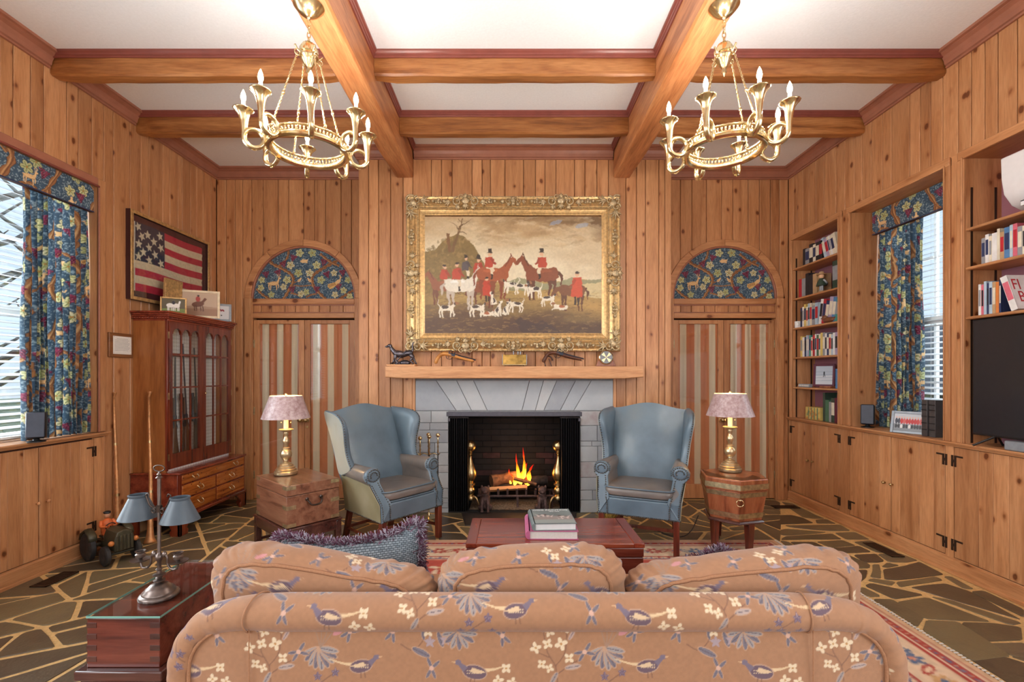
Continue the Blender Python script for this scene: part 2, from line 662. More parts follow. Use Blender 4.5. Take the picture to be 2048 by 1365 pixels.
M['silver'] = plain('silver_grey', (150, 158, 166), 0.35, 0.3)
M['ac'] = plain('white_plastic', (236, 236, 238), 0.3, var=0.01)
M['mauve'] = plain('mauve_paint', (150, 98, 108), 0.6, var=0.03, scale=8)
M['gold'] = plain('gilt_wood', (200, 164, 110), 0.34, 0.55, var=0.14, scale=40, bump=0.1)
M['gilt_pale'] = plain('pale_silvered_gilt', (192, 170, 132), 0.42, 0.4, var=0.22, scale=60, bump=0.2)
M['bulb'] = emit('lit_candle_bulb', (255, 226, 180), 40.0)
M['candle'] = plain('ivory_candle_tube', (246, 236, 214), 0.5, var=0.01)
M['glass'] = glass('clear_glass', (0.97, 0.985, 0.98, 1))
M['nail'] = plain('brass_nail_head', (96, 92, 86), 0.3, 0.9)
M['slat'] = plain('white_blind_slat', (206, 210, 214), 0.5, var=0.01)
M['soot'] = plain('sooty_brick', (24, 22, 23), 0.85, var=0.25, scale=9, bump=0.3)
M['soot_red'] = plain('smoked_red_brick', (60, 38, 40), 0.85, var=0.25, scale=12, bump=0.3)
M['mortar'] = plain('black_mortar', (22, 21, 23), 0.9, var=0.1)
M['ash'] = plain('ash_and_embers', (120, 100, 80), 0.95, var=0.3, scale=70, bump=0.6)


def leather(name, a, b, wear):
    t = NT(name)
    co = t.coords(rnd=False)
    n = t.n('TexNoise', i_Scale=3.2, i_Detail=4.0)
    t.l(co, n.inputs['Vector'])
    r = t.ramp(n.outputs[0], [(0.3, a), (0.55, b), (0.74, wear)])
    t.l(r.outputs[0], t.b.inputs['Base Color'])
    v = t.n('TexVoronoi', i_Scale=260.0)
    t.l(co, v.inputs['Vector'])
    t.bump(v.outputs[0], 0.12, 0.002)
    return t.set(0.36, coat=0.12)


M['leather'] = leather('blue_grey_leather', (82, 98, 110), (100, 118, 130), (110, 122, 128))
M['leather_worn'] = leather('worn_brown_grey_leather', (96, 92, 90), (126, 116, 108), (146, 122, 100))
M['leather_pale'] = leather('pale_faded_leather', (150, 152, 142), (164, 166, 156), (150, 142, 116))
M['leather_olive'] = leather('faded_olive_leather', (122, 114, 86), (142, 134, 106), (156, 148, 124))


def stone(name, stops, rough, sc=6.0, bump=0.4):
    t = NT(name)
    co = t.coords(rnd=True)
    oi = t.n('ObjectInfo')
    n = t.n('TexNoise', i_Scale=sc, i_Detail=7.0, i_Roughness=0.65)
    t.l(co, n.inputs['Vector'])
    ad = t.n('Math', operation='MULTIPLY_ADD', i_1=0.62, i_2=0.0)
    t.l(oi.outputs['Random'], ad.inputs[0])
    a2 = t.n('Math', operation='MULTIPLY_ADD', i_1=0.55)
    t.l(n.outputs[0], a2.inputs[0])
    t.l(ad.outputs[0], a2.inputs[2])
    r = t.ramp(a2.outputs[0], stops)
    t.l(r.outputs[0], t.b.inputs['Base Color'])
    n2 = t.n('TexNoise', i_Scale=60.0, i_Detail=5.0)
    t.l(co, n2.inputs['Vector'])
    t.bump(n2.outputs[0], bump, 0.004)
    return t.set(rough)


M['flag'] = stone('flagstone', [(0.2, (70, 58, 48)), (0.5, (98, 86, 66)), (0.75, (122, 109, 80)), (0.95, (104, 92, 76))], 0.36)
M['grout'] = plain('tan_grout', (214, 178, 120), 0.8, var=0.08, scale=60, bump=0.3)
M['slate'] = stone('grey_hearth_stone', [(0.15, (140, 142, 148)), (0.5, (164, 168, 172)), (0.8, (182, 184, 184)), (0.98, (160, 144, 144))], 0.6, 5.0)
M['slate_joint'] = plain('grey_joint', (134, 133, 134), 0.9)
# ------------------------------------------------------------------ room dimensions (metres; y runs away from the camera)
XL, XR, YB, YC, ZC, YR = -3.31, 3.14, 5.243, 4.757, 3.727, -2.6
BX0, BX1 = -1.55, 1.652        # chimney breast


def U(px, py, Y):
    return ((px - 1020) * Y / F, Y, 1.41 - (py - 750) * Y / F)


def plank(parent, mat, a0, a1, zlo, zhi, face, nrm, thick=0.02, gap=0.005, cham=0.004, seg=1, name='plank'):
    """one upright board; along x (nrm 'y-') or along y (nrm 'x+' faces +x, 'x-' faces -x)"""
    a0 += gap / 2
    a1 -= gap / 2
    xs = [a0, a0 + cham] + [a0 + cham + (a1 - a0 - 2 * cham) * i / seg for i in range(1, seg)] + [a1 - cham, a1]
    fl = zlo if callable(zlo) else (lambda q: zlo)
    fh = zhi if callable(zhi) else (lambda q: zhi)
    n = len(xs)
    sg = {'y-': -1, 'x+': 1, 'x-': -1}[nrm]
    v = []
    for i, q in enumerate(xs):
        d = -cham if i in (0, n - 1) else 0.0
        for z in (fl(q), fh(q)):
            p = face + sg * d
            v.append((q, p, z) if nrm == 'y-' else (p, q, z))
    for q in (a0, a1):
        for z in (fl(q), fh(q)):
            p = face - sg * thick
            v.append((q, p, z) if nrm == 'y-' else (p, q, z))
    k = 2 * n
    f = [(2 * i, 2 * i + 2, 2 * i + 3, 2 * i + 1) for i in range(n - 1)]
    f += [(k, 0, 1, k + 1), (2 * n - 2, k + 2, k + 3, 2 * n - 1)]
    f += [tuple([k] + [2 * i for i in range(n)][::1] + [k + 2])[::-1], tuple([k + 1] + [2 * i + 1 for i in range(n)] + [k + 3])]
    if nrm == 'x+':
        pass
    if nrm == 'x-':
        f = [q[::-1] for q in f]
    mb = MB()
    mb.add(v, f)
    return mb.build(name, mat, parent)


def rand_edges(a, b, lo, hi, rnd=RND):
    e = [a]
    while b - e[-1] > hi * 1.3:
        e.append(e[-1] + rnd.uniform(lo, hi))
    e.append(b)
    return e


# ------------------------------------------------------------------ floor
floor = struct(B(XL - 0.2, XR + 0.45, YR, YB + 0.5, -0.06, -0.004).build('floor', M['grout']))


def clip_half(poly, a, b, c):
    """keep a*x+b*y<=c"""
    out = []
    n = len(poly)
    for i in range(n):
        p, q = poly[i], poly[(i + 1) % n]
        dp, dq = a * p[0] + b * p[1] - c, a * q[0] + b * q[1] - c
        if dp <= 0: out.append(p)
        if (dp < 0) != (dq < 0) and dp != dq:
            t = dp / (dp - dq)
            out.append((p[0] + (q[0] - p[0]) * t, p[1] + (q[1] - p[1]) * t))
    return out


def parea(p):
    return 0.5 * sum(p[i][0] * p[(i + 1) % len(p)][1] - p[(i + 1) % len(p)][0] * p[i][1] for i in range(len(p)))


def inset(poly, d):
    if parea(poly) < 0: poly = poly[::-1]
    out = poly
    n = len(poly)
    for i in range(n):
        p, q = poly[i], poly[(i + 1) % n]
        ex, ey = q[0] - p[0], q[1] - p[1]
        L = math.hypot(ex, ey)
        if L < 1e-6: continue
        nx, ny = ey / L, -ex / L
        out = clip_half(out, nx, ny, nx * p[0] + ny * p[1] - d)
        if len(out) < 3: return []
    return out


def flagstone(poly, rnd, top=0.0, parent=floor):
    q = []
    n = len(poly)
    for i in range(n):
        p, r = poly[i], poly[(i + 1) % n]
        L = math.hypot(r[0] - p[0], r[1] - p[1])
        k = max(1, int(L / 0.12))
        for j in range(k):
            t = j / k
            jt = rnd.uniform(-0.006, 0.006) if j else 0
            dx, dy = (r[0] - p[0]) / (L or 1), (r[1] - p[1]) / (L or 1)
            x, y = p[0] + (r[0] - p[0]) * t - dy * jt, p[1] + (r[1] - p[1]) * t + dx * jt
            if j == 0 and n > 2:
                o = poly[i - 1]
                l2 = math.hypot(p[0] - o[0], p[1] - o[1])
                c = min(0.014, l2 * 0.3, L * 0.3)
                q.append((p[0] + (o[0] - p[0]) / (l2 or 1) * c, p[1] + (o[1] - p[1]) / (l2 or 1) * c))
                q.append((p[0] + dx * c, p[1] + dy * c))
            else:
                q.append((x, y))
    if parea(q) < 0: q = q[::-1]
    z1 = top + rnd.uniform(-0.0015, 0.0015)
    cx, cy = sum(p[0] for p in q) / len(q), sum(p[1] for p in q) / len(q)
    v = [(x, y, -0.012) for x, y in q] + [(x, y, z1 - 0.003) for x, y in q] + [(x + (cx - x) * 0.012, y + (cy - y) * 0.012, z1) for x, y in q]
    m = len(q)
    f = [(i, (i + 1) % m, m + (i + 1) % m, m + i) for i in range(m)] + [(m + i, m + (i + 1) % m, 2 * m + (i + 1) % m, 2 * m + i) for i in range(m)]
    f.append(tuple(range(2 * m, 3 * m)))
    mb = MB()
    mb.add(v, f)
    return mb.build('flagstone', M['flag'], parent)


_rs = random.Random(5)


def split(poly, amax, out):
    A = abs(parea(poly))
    if A < amax * _rs.uniform(0.55, 1.5) or len(poly) < 3:
        out.append(poly)
        return
    # longest direction
    best = (0, 0)
    for i in range(len(poly)):
        for j in range(i):
            d = math.hypot(poly[i][0] - poly[j][0], poly[i][1] - poly[j][1])
            if d > best[0]: best = (d, math.atan2(poly[i][1] - poly[j][1], poly[i][0] - poly[j][0]))
    ang = best[1] + _rs.gauss(0, 0.42)
    cx = sum(p[0] for p in poly) / len(poly) + _rs.uniform(-.12, .12) * best[0]
    cy = sum(p[1] for p in poly) / len(poly) + _rs.uniform(-.12, .12) * best[0]
    nx, ny = math.cos(ang), math.sin(ang)
    c = nx * cx + ny * cy
    a, b = clip_half(poly, nx, ny, c), clip_half(poly, -nx, -ny, -c)
    if len(a) < 3 or len(b) < 3 or min(abs(parea(a)), abs(parea(b))) < 0.012:
        out.append(poly)
        return
    split(a, amax, out)
    split(b, amax, out)


XS = 2.27
polys = []
split([(XL, 1.9), (XS, 1.9), (XS, YB), (XL, YB)], 0.1, polys)
split([(XL, YR), (XR, YR), (XR, 1.9), (XL, 1.9)], 0.42, polys)
for p in polys:
    q = inset(p, 0.014)
    if len(q) >= 3 and abs(parea(q)) > 0.002:
        # keep the hearth and the chimney free
        flagstone(q, _rs)
# the flagstones along the cupboards, laid as in the room (measured in a plan view of that strip)
TR = [[(10, 85), (100, 100), (245, 175), (320, 205), (240, 205), (160, 195), (110, 160)], [(0, 180), (80, 178), (160, 197), (240, 235), (0, 245)],
      [(250, 212), (330, 207), (400, 240), (260, 238)], [(30, 252), (430, 248), (500, 290), (380, 292), (250, 285), (90, 268)],
      [(0, 285), (40, 276), (330, 300), (270, 310), (40, 325), (0, 318)], [(10, 345), (40, 330), (370, 310), (440, 350), (10, 355)],
      [(385, 305), (530, 298), (640, 352), (470, 352)], [(0, 360), (60, 370), (150, 430), (90, 440)],
      [(70, 370), (240, 370), (400, 450), (190, 458), (150, 420)], [(255, 368), (440, 355), (540, 395), (360, 410)],
      [(370, 412), (560, 397), (650, 440), (430, 450)], [(520, 370), (640, 358), (830, 440), (690, 445)],
      [(250, 468), (490, 465), (640, 530), (635, 555), (460, 560), (350, 530)], [(520, 462), (680, 455), (740, 505), (700, 515), (600, 515)],
      [(690, 455), (850, 450), (980, 500), (900, 515), (770, 512)], [(720, 545), (760, 515), (850, 535), (760, 552)],
      [(655, 530), (705, 528), (715, 630), (640, 620)], [(730, 565), (880, 540), (990, 510), (1165, 600), (830, 640), (740, 635)],
      [(505, 570), (620, 568), (610, 620), (560, 662), (520, 630)], [(620, 645), (650, 628), (820, 652), (790, 680)],
      [(820, 655), (1100, 615), (1160, 640), (850, 690)], [(1155, 612), (1210, 612), (1380, 705), (1300, 700)],
      [(600, 680), (640, 662), (1020, 745), (810, 775)], [(550, 705), (590, 690), (720, 755), (620, 760)],
      [(920, 690), (1170, 662), (1350, 720), (1720, 925), (1200, 775)], [(1350, 722), (1440, 715), (1730, 850), (1730, 905)],
      [(825, 795), (1040, 760), (1500, 935), (1030, 915)], [(640, 775), (790, 775), (1020, 905), (970, 980), (850, 920)],
      [(1060, 755), (1200, 780), (1720, 945), (1640, 960)], [(1035, 925), (1260, 935), (1480, 1075), (1640, 1180), (1340, 1220), (1010, 1000)],
      [(1280, 940), (1500, 945), (1710, 975), (1720, 1065), (1450, 1075)], [(1480, 1090), (1730, 1085), (1830, 1200), (1650, 1180)]]
for t in TR:
    q = []
    for zx, zy in t:
        px, py = 1560 + zx / 3.545, 980 + zy / 3.545
        Y = F * 1.41 / (py - 750)
        q.append(((px - 1020) * Y / F, Y))
    if parea(q) < 0: q = q[::-1]
    q = clip_half(clip_half(q, -1, 0, -XS - 0.006), 1, 0, XR - 0.02)
    if len(q) >= 3 and abs(parea(q)) > 0.002:
        flagstone(q, _rs)
extra = []
split([(XS, 1.9), (XR, 1.9), (XR, 2.4), (XS, 2.32)], 0.12, extra)
split([(2.275, 3.9), (2.40, 4.1), (2.99, 5.12), (2.99, 5.24), (2.275, 5.24)], 0.09, extra)
split([(2.61, 2.34), (3.12, 2.37), (3.12, 2.8)], 0.06, extra)
for p in extra:
    q = inset(p, 0.011)
    if len(q) >= 3: flagstone(q, _rs)

# ------------------------------------------------------------------ ceiling and beams
ceiling = struct(B(XL - 0.3, XR + 0.45, YR, YB + 0.3, ZC, ZC + 0.1).build('ceiling', M['plaster']))
LB = (-1.177, -0.98)
RB = (1.05, 1.24)


def wobbly_beam(name, axis, a0, a1, lo, hi, z0, z1, mat, cham=0.012, seed=0):
    """hewn beam with slightly wavy arrises; axis 'x' or 'y'"""
    rr = random.Random(seed)
    n = 14
    rs = []
    for i in range(n + 1):
        t = a0 + (a1 - a0) * i / n
        w = rr.uniform(-.003, .003)
        w2 = rr.uniform(-.003, .003)
        e = 0.012 * (1 if i in (0, n) else 0)
        sec = [(lo + w + e, z0 + cham + e), (lo + cham + w + e, z0 + w2 + e), (hi - cham - e, z0 + w2 + e), (hi - e, z0 + cham + e), (hi - e, z1), (lo + w + e, z1)]
        rs.append([(t, p, z) if axis == 'x' else (p, t, z) for p, z in sec])
    mb = MB()
    mb.rings(rs)
    if axis == 'y':
        mb.f = [q[::-1] for q in mb.f]
    return struct(mb.build(name, mat, smooth=14))


beamL = wobbly_beam('beam_along_chimney', 'y', YR, YC, LB[0], LB[1], 3.415, ZC, M['beam_y'], seed=1)
beamR = wobbly_beam('beam_along_chimney', 'y', YR, YC, RB[0], RB[1], 3.415, ZC, M['beam_y'], seed=2)
CB = [(3.335, 3.44, 3.56), (4.10, 4.19, 3.54)]
k = 3
YB_ = [0.6, 1.5, 2.42]
for (y0, y1, z0) in CB + [(y, y + 0.1, 3.56) for y in (2.45, 1.55, 0.65)][1:]:
    for (x0, x1) in ((XL, LB[0]), (LB[1], RB[0]), (RB[1], XR)):
        wobbly_beam('cross_beam', 'x', x0 + 0.002, x1 - 0.002, y0, y1, z0, ZC - 0.03, M['beam_x'], seed=k)
        k += 1

# mouldings -------------------------------------------------------
CROWN = [(0, 0), (0.016, 0), (0.018, 0.012), (0.012, 0.016), (0.024, 0.022), (0.026, 0.03), (0.03, 0.05), (0.044, 0.076), (0.07, 0.09), (0.07, 0.096), (0.09, 0.099), (0.09, 0.118), (0, 0.118)]
BEAD = [(0, 0), (0.01, 0), (0.014, 0.012), (0.02, 0.014), (0.022, 0.024), (0.032, 0.034), (0.034, 0.046), (0, 0.046)]
ntrim = [0]


def trim_run(prof, axis, a0, a1, face, sgn, z0, mat, mitre0=0, mitre1=0):
    """moulding; projects from `face` in direction sgn; mitre -1 grows, +1 shrinks with projection"""
    ntrim[0] += 1
    r0, r1 = [], []
    for d, z in prof:
        p = face + sgn * d
        t0, t1 = a0 + mitre0 * d, a1 - mitre1 * d
        r0.append((t0, p, z0 + z) if axis == 'x' else (p, t0, z0 + z))
        r1.append((t1, p, z0 + z) if axis == 'x' else (p, t1, z0 + z))
    mb = MB()
    mb.rings([r0, r1])
    return struct(mb.build('trim_%d' % ntrim[0], mat, smooth=14))


zc = ZC - 0.118
yb = [YR, 1.55, 3.335, 4.10, YB]
segsY = [(YR, 0.65), (0.75, 1.55), (1.65, 3.335), (3.44, 4.10), (4.19, YB)]
for i, (a, b) in enumerate(segsY):
    last = i == len(segsY) - 1
    trim_run(CROWN, 'y', a, b, XL, 1, zc, M['crown'], 0, 1 if last else 0)
    trim_run(CROWN, 'y', a, b, XR, -1, zc, M['crown'], 0, 1 if last else 0)
trim_run(CROWN, 'x', XL, BX0, YB, -1, zc, M['crown'], 1, 1)
trim_run(CROWN, 'x', BX1, XR, YB, -1, zc, M['crown'], 1, 1)
trim_run(CROWN, 'y', YC, YB, BX0, -1, zc, M['crown'], -1, 1)
trim_run(CROWN, 'y', YC, YB, BX1, 1, zc, M['crown'], -1, 1)
for (a, b) in ((BX0, LB[0]), (LB[1], RB[0]), (RB[1], BX1)):
    trim_run(CROWN, 'x', a, b, YC, -1, zc, M['crown'], -1 if a == BX0 else 0, -1 if b == BX1 else 0)
zb = ZC - 0.046
for i, (a, b) in enumerate(segsY):
    e = YC if i == 4 else b
    trim_run(BEAD, 'y', a, e, LB[1], 1, zb, M['crown_red'], 1 if i else 0, 1)
    trim_run(BEAD, 'y', a, e, LB[0], -1, zb, M['crown_red'], 1 if i else 0, 1)
    trim_run(BEAD, 'y', a, e, RB[0], -1, zb, M['crown_red'], 1 if i else 0, 1)
    trim_run(BEAD, 'y', a, e, RB[1], 1, zb, M['crown_red'], 1 if i else 0, 1)
for (y0, y1, z0) in CB:
    for (x0, x1) in ((XL, LB[0]), (LB[1], RB[0]), (RB[1], XR)):
        trim_run(BEAD, 'x', x0, x1, y0, -1, zb, M['crown_red'], 0 if x0 == XL else 1, 0 if x1 == XR else 1)
        trim_run(BEAD, 'x', x0, x1, y1, 1, zb, M['crown_red'], 0, 0)

# ------------------------------------------------------------------ back wall, door niches
DLX, DRX, DZ, DRO, DRI, DW = -2.325, 2.418, 2.272, 0.66, 0.588, 0.588
wall_back = MB()
TH = 0.02
for cx in (DLX, DRX):
    pass


def wall_with_door(mb, x0, x1, cx):
    """backing slab with an arched opening of radius DRI"""
    y = YB + TH
    w = DRI
    mb.box(x0, cx - w, y, y + 0.1, 0, ZC)
    mb.box(cx + w, x1, y, y + 0.1, 0, ZC)
    pts = [(cx + w, DZ)] + [(cx + w * math.cos(math.radians(a)), DZ + w * math.sin(math.radians(a))) for a in range(6, 180, 6)] + [(cx - w, DZ)]
    for a, b in zip(pts[:-1], pts[1:]):
        mb.prism([(b[0], b[1]), (a[0], a[1]), (a[0], ZC), (b[0], ZC)], y, y + 0.1, 'y')


wall_with_door(wall_back, XL - 0.1, BX0, DLX)
wall_with_door(wall_back, BX1, XR + 0.3, DRX)
wall_back.box(BX0 - 0.02, BX1 + 0.02, YB + TH + 0.32, YB + TH + 0.42, 0, ZC)
wall_back = struct(wall_back.build('wall_back', M['groove']))


def arch_lo(cx):
    def f(x):
        d = abs(x - cx)
        return DZ + math.sqrt(max(DRO ** 2 - d * d, 0)) - 0.01 if d < DRO else 0.0
    return f


def niche_planks(pxs, cx):
    es = [(p - 1020) / (F / YB) for p in pxs]
    for a, b in zip(es[:-1], es[1:]):
        f = arch_lo(cx)
        # boards wholly clear of the arch run down to the floor
        if abs(a - cx) >= DRO - 0.012 and abs(b - cx) >= DRO - 0.012:
            plank(wall_back, M['pine'], a, b, 0.0, zc + 0.01, YB, 'y-')
        else:
            lo = (lambda x, f=f: max(f(x), DZ) if abs(x - cx) < DRO + 0.2 else 0)
            plank(wall_back, M['pine'], a, b, lo, zc + 0.01, YB, 'y-', seg=6)
            for s_ in (-1, 1):
                e = cx + s_ * DRO
                if a < e - 0.004 and b > e + 0.004:
                    if s_ < 0: plank(wall_back, M['pine'], a, e, 0, DZ, YB, 'y-')
                    else: plank(wall_back, M['pine'], e, b, 0, DZ, YB, 'y-')


niche_planks([433, 452, 470, 485, 503, 526, 556, 577, 607, 629, 651, 682, 703, 725, 745], DLX)
niche_planks([1313, 1341, 1361, 1384, 1413, 1443.5, 1466, 1496.5, 1519, 1541, 1559, 1577], DRX)

# chimney breast ---------------------------------------------------
SX0, SX1, SZ = -0.967, 1.054, 1.37      # stone surround
FX0, FX1, FZ = -0.629, 0.716, 1.026     # firebox opening
br = MB()
y = YC + TH
br.box(BX0 + TH, FX0, y, y + 0.3, 0, ZC).box(FX1, BX1 - TH, y, y + 0.3, 0, ZC).box(FX0, FX1, y, y + 0.3, FZ, ZC)
br.box(BX0 + TH, BX0 + 0.1, y, YB, 0, ZC).box(BX1 - 0.1, BX1 - TH, y, YB, 0, ZC)
wall_chimney = struct(br.build('wall_chimney', M['groove']))
cpx = [717, 737, 757, 781, 806, 825.6, 862.5, 883, 904, 944, 964, 981, 1010, 1047, 1071, 1090, 1112, 1149, 1170, 1194, 1217, 1252, 1273, 1291, 1318, 1330, 1343]
es = [(p - 1020) / (F / YC) for p in cpx]
es[0], es[-1] = BX0, BX1
for a, b in zip(es[:-1], es[1:]):
    if b <= SX0 - 0.03 or a >= SX1 + 0.03:
        plank(wall_chimney, M['pine'], a, b, 0, zc + 0.01, YC, 'y-')
    else:
        plank(wall_chimney, M['pine'], a, b, SZ + 0.015, zc + 0.01, YC, 'y-')
        if a < SX0 - 0.05: plank(wall_chimney, M['pine'], a, SX0 - 0.03, 0, SZ + 0.015, YC, 'y-')
        if b > SX1 + 0.05: plank(wall_chimney, M['pine'], SX1 + 0.03, b, 0, SZ + 0.015, YC, 'y-')
for xx, nrm in ((BX0, 'x-'), (BX1, 'x+')):
    for a, b in ((YC, YC + 0.17), (YC + 0.17, YC + 0.33), (YC + 0.33, YB)):
        plank(wall_chimney, M['pine'], a, b, 0, zc + 0.01, xx, nrm)
# strips of wood beside the stone
for x0, x1 in ((SX0 - 0.03, SX0), (SX1, SX1 + 0.03)):
    ntrim[0] += 1
    struct(B(x0, x1, YC - 0.012, YC + 0.02, 0, SZ + 0.015).build('trim_%d' % ntrim[0], M['pine'], bevel=0.003))

# ------------------------------------------------------------------ left wall
WL0, WL1, WZ0, WZ1 = 1.75, 3.72, 0.95, 2.914
wl = MB()
x0, x1 = XL - TH - 0.32, XL - TH
wl.box(x0, x1, YR, -1.85, 0, ZC).box(x0, x1, 0.75, WL0 - 0.02, 0, ZC).box(x0, x1, -1.85, 0.75, 0, 1.0).box(x0, x1, -1.85, 0.75, 2.9, ZC).box(x0, x1, WL1 + 0.02, YB + 0.4, 0, ZC).box(x0, x1, WL0 - 0.02, WL1 + 0.02, 0, WZ0 - 0.04).box(x0, x1, WL0 - 0.02, WL1 + 0.02, WZ1 + 0.02, ZC)
wall_left = struct(wl.build('wall_left', M['groove']))
lpx = [0, 27, 61.6, 88, 134, 157, 184, 207.6, 227, 260, 281.5, 298, 325.5, 339.6, 356, 364.5, 381, 393, 406, 422, 433]
le = [-XL * F / (1020 - p) for p in lpx]
le[-1] = YB
le = [a for a in rand_edges(0.75, le[0], .12, .2)[:-1]] + le
WCAS = 0.07
for a, b in zip(le[:-1], le[1:]):
    if a >= WL1 + WCAS - 0.02 or b < WL0 - WCAS:
        plank(wall_left, M['pine'], max(a, WL1 + WCAS - 0.005) if a < 4 and a > WL1 else a, b, 0.0 if a > 3.75 else 0.93, zc + 0.01, XL, 'x+')
    elif b > WL1 + WCAS + 0.01:
        plank(wall_left, M['pine'], WL1 + WCAS, b, 0.0, zc + 0.01, XL, 'x+')
        plank(wall_left, M['pine'], a, WL1 + WCAS, WZ1 + WCAS, zc + 0.01, XL, 'x+')
    else:
        plank(wall_left, M['pine'], a, b, WZ1 + WCAS, zc + 0.01, XL, 'x+')
B(XL - 0.019, XL - 0.001, YR, 0.75, 2.9, zc).build('panelling', M['pine'], wall_left)
B(XL - 0.019, XL - 0.001, YR, -1.85, 0.9, 2.9).build('panelling', M['pine'], wall_left)

# ------------------------------------------------------------------ right wall: header boards, piers, recesses
RZ = 2.90                       # top of the recesses
RDEP = 0.245
REC = [(4.431, 5.16), (3.353, 4.275), (1.62, 3.202)]     # bookcase, window, television
wr = MB()
x0, x1 = XR + TH, XR + 0.42
wr.box(x0, x1, YR, YB + 0.4, RZ + 0.02, ZC).box(x0, x1, YR, YB + 0.4, 0, 0.9)
wr.box(x0, x1, YR, -1.85, 0.9, RZ + 0.02)
ys = [0.75, 1.60, 3.222, 3.333, 4.295, 4.411, 5.18, YB + 0.4]
for i in range(0, 8, 2):
    wr.box(x0, x1, ys[i], ys[i + 1], 0.9, RZ + 0.02)
for (a, b) in (REC[0], REC[2]):
    wr.box(XR + RDEP + 0.02, x1, a - 0.03, b + 0.03, 0.9, RZ + 0.03)
wall_right = struct(wr.build('wall_right', M['groove']))
rpx = [1577, 1587, 1594, 1606, 1618, 1632, 1648, 1672, 1690, 1709, 1724, 1743, 1765, 1783, 1819, 1840, 1861, 1885, 1916, 1942, 1969, 1995, 2034]
re_ = sorted(3.14 * F / (p - 1020) for p in rpx)
re_ = rand_edges(0.75, re_[0], .12, .2)[:-1] + re_
re_[-1] = YB
for a, b in zip(re_[:-1], re_[1:]):
    plank(wall_right, M['pine'], a, b, RZ + 0.05, zc + 0.01, XR, 'x-')
B(XR + 0.001, XR + 0.019, YR, 0.75, RZ, zc).build('panelling', M['pine'], wall_right)
B(XR + 0.001, XR + 0.019, YR, -1.85, 0.9, RZ).build('panelling', M['pine'], wall_right)
B(XR + 0.001, XR + 0.019, 0.75, 1.53, 0.93, RZ + 0.05).build('panelling', M['pine'], wall_right)
plank(wall_right, M['pine'], 5.2, YB, 0.93, RZ + 0.05, XR, 'x-')


def casing_bar(parent, name, x, sgn, y0, y1, z0, z1, w_axis, mat, proud=0.018):
    """flat casing with a small rounded inner bead"""
    return B(x, x + sgn * proud, y0, y1, z0, z1).build(name, mat, parent, bevel=0.005)


cs = sempty('trim_casing_right_wall')
for (a, b) in REC:
    casing_bar(cs, 'casing', XR, -1, a - 0.045, b + 0.045, RZ, RZ + 0.06, 'y', M['pine_y'])
    for e, s_ in ((a, -1), (b, 1)):
        casing_bar(cs, 'casing', XR, -1, e, e + s_ * 0.05, 0.935, RZ, 'z', M['pine'])
        casing_bar(cs, 'casing', XR - 0.016, -1, e + s_ * 0.004, e + s_ * 0.016, 0.935, RZ + 0.012, 'z', M['pine'], 0.01)
# piers between the recesses
for (a, b) in ((3.202, 3.353), (4.275, 4.431)):
    B(XR - 0.004, XR + TH, a + 0.048, b - 0.048, 0.93, RZ + 0.06).build('pier', M['pine'], cs, bevel=0.003)
# linings of the recesses
for i, (a, b) in enumerate(REC):
    d = RDEP if i != 1 else 0.4
    B(XR + 0.0, XR + d, a - 0.02, a, 0.92, RZ + 0.02).build('lining', M['pine'], cs)
    B(XR + 0.0, XR + d, b, b + 0.02, 0.92, RZ + 0.02).build('lining', M['pine'], cs)
    B(XR + 0.0, XR + d, a, b, RZ, RZ + 0.02).build('lining', M['pine_y'], cs)
    if i != 1:
        B(XR + d, XR + d + 0.02, a, b, 0.92, RZ + 0.02).build('mauve_back_panel', M['mauve'], cs, label='mauve painted back panel')

cl = sempty('trim_casing_left_window')
B(XL, XL + 0.018, WL1, WL1 + WCAS, WZ0, WZ1 + WCAS).build('casing', M['pine'], cl, bevel=0.005)
B(XL, XL + 0.018, WL0 - WCAS, WL0, WZ0, WZ1 + WCAS).build('casing', M['pine'], cl, bevel=0.005)
B(XL, XL + 0.018, WL0, WL1, WZ1, WZ1 + WCAS).build('casing', M['crown'], cl, bevel=0.005)
B(XL + 0.004, XL + 0.024, WL0, WL1 + 0.012, WZ1 - 0.004, WZ1 + 0.012).build('bead', M['crown_red'], cl, bevel=0.004)
B(XL + 0.004, XL + 0.024, WL1, WL1 + 0.012, WZ0, WZ1 - 0.004).build('bead', M['crown'], cl, bevel=0.004)
for a, b in ((WL1, WL1 + 0.02), (WL0 - 0.02, WL0)):
    B(XL - 0.32, XL, a, b, WZ0, WZ1).build('lining', M['pine'], cl)
B(XL - 0.3, XL, WL0, WL1, WZ1, WZ1 + 0.02).build('lining', M['pine_y'], cl)

# ------------------------------------------------------------------ rear wall with two assumed tall windows (behind the camera)
wb = MB()
wb.box(XL - 0.3, -2.5, YR - 0.1, YR, 0, ZC).box(-0.5, 0.5, YR - 0.1, YR, 0, ZC).box(2.5, XR + 0.4, YR - 0.1, YR, 0, ZC)
wb.box(-2.5, 2.5, YR - 0.1, YR, 3.1, ZC).box(-2.5, -0.5, YR - 0.1, YR, 0, 0.35).box(0.5, 2.5, YR - 0.1, YR, 0, 0.35)
wall_rear = struct(wb.build('wall_rear', M['pine']))

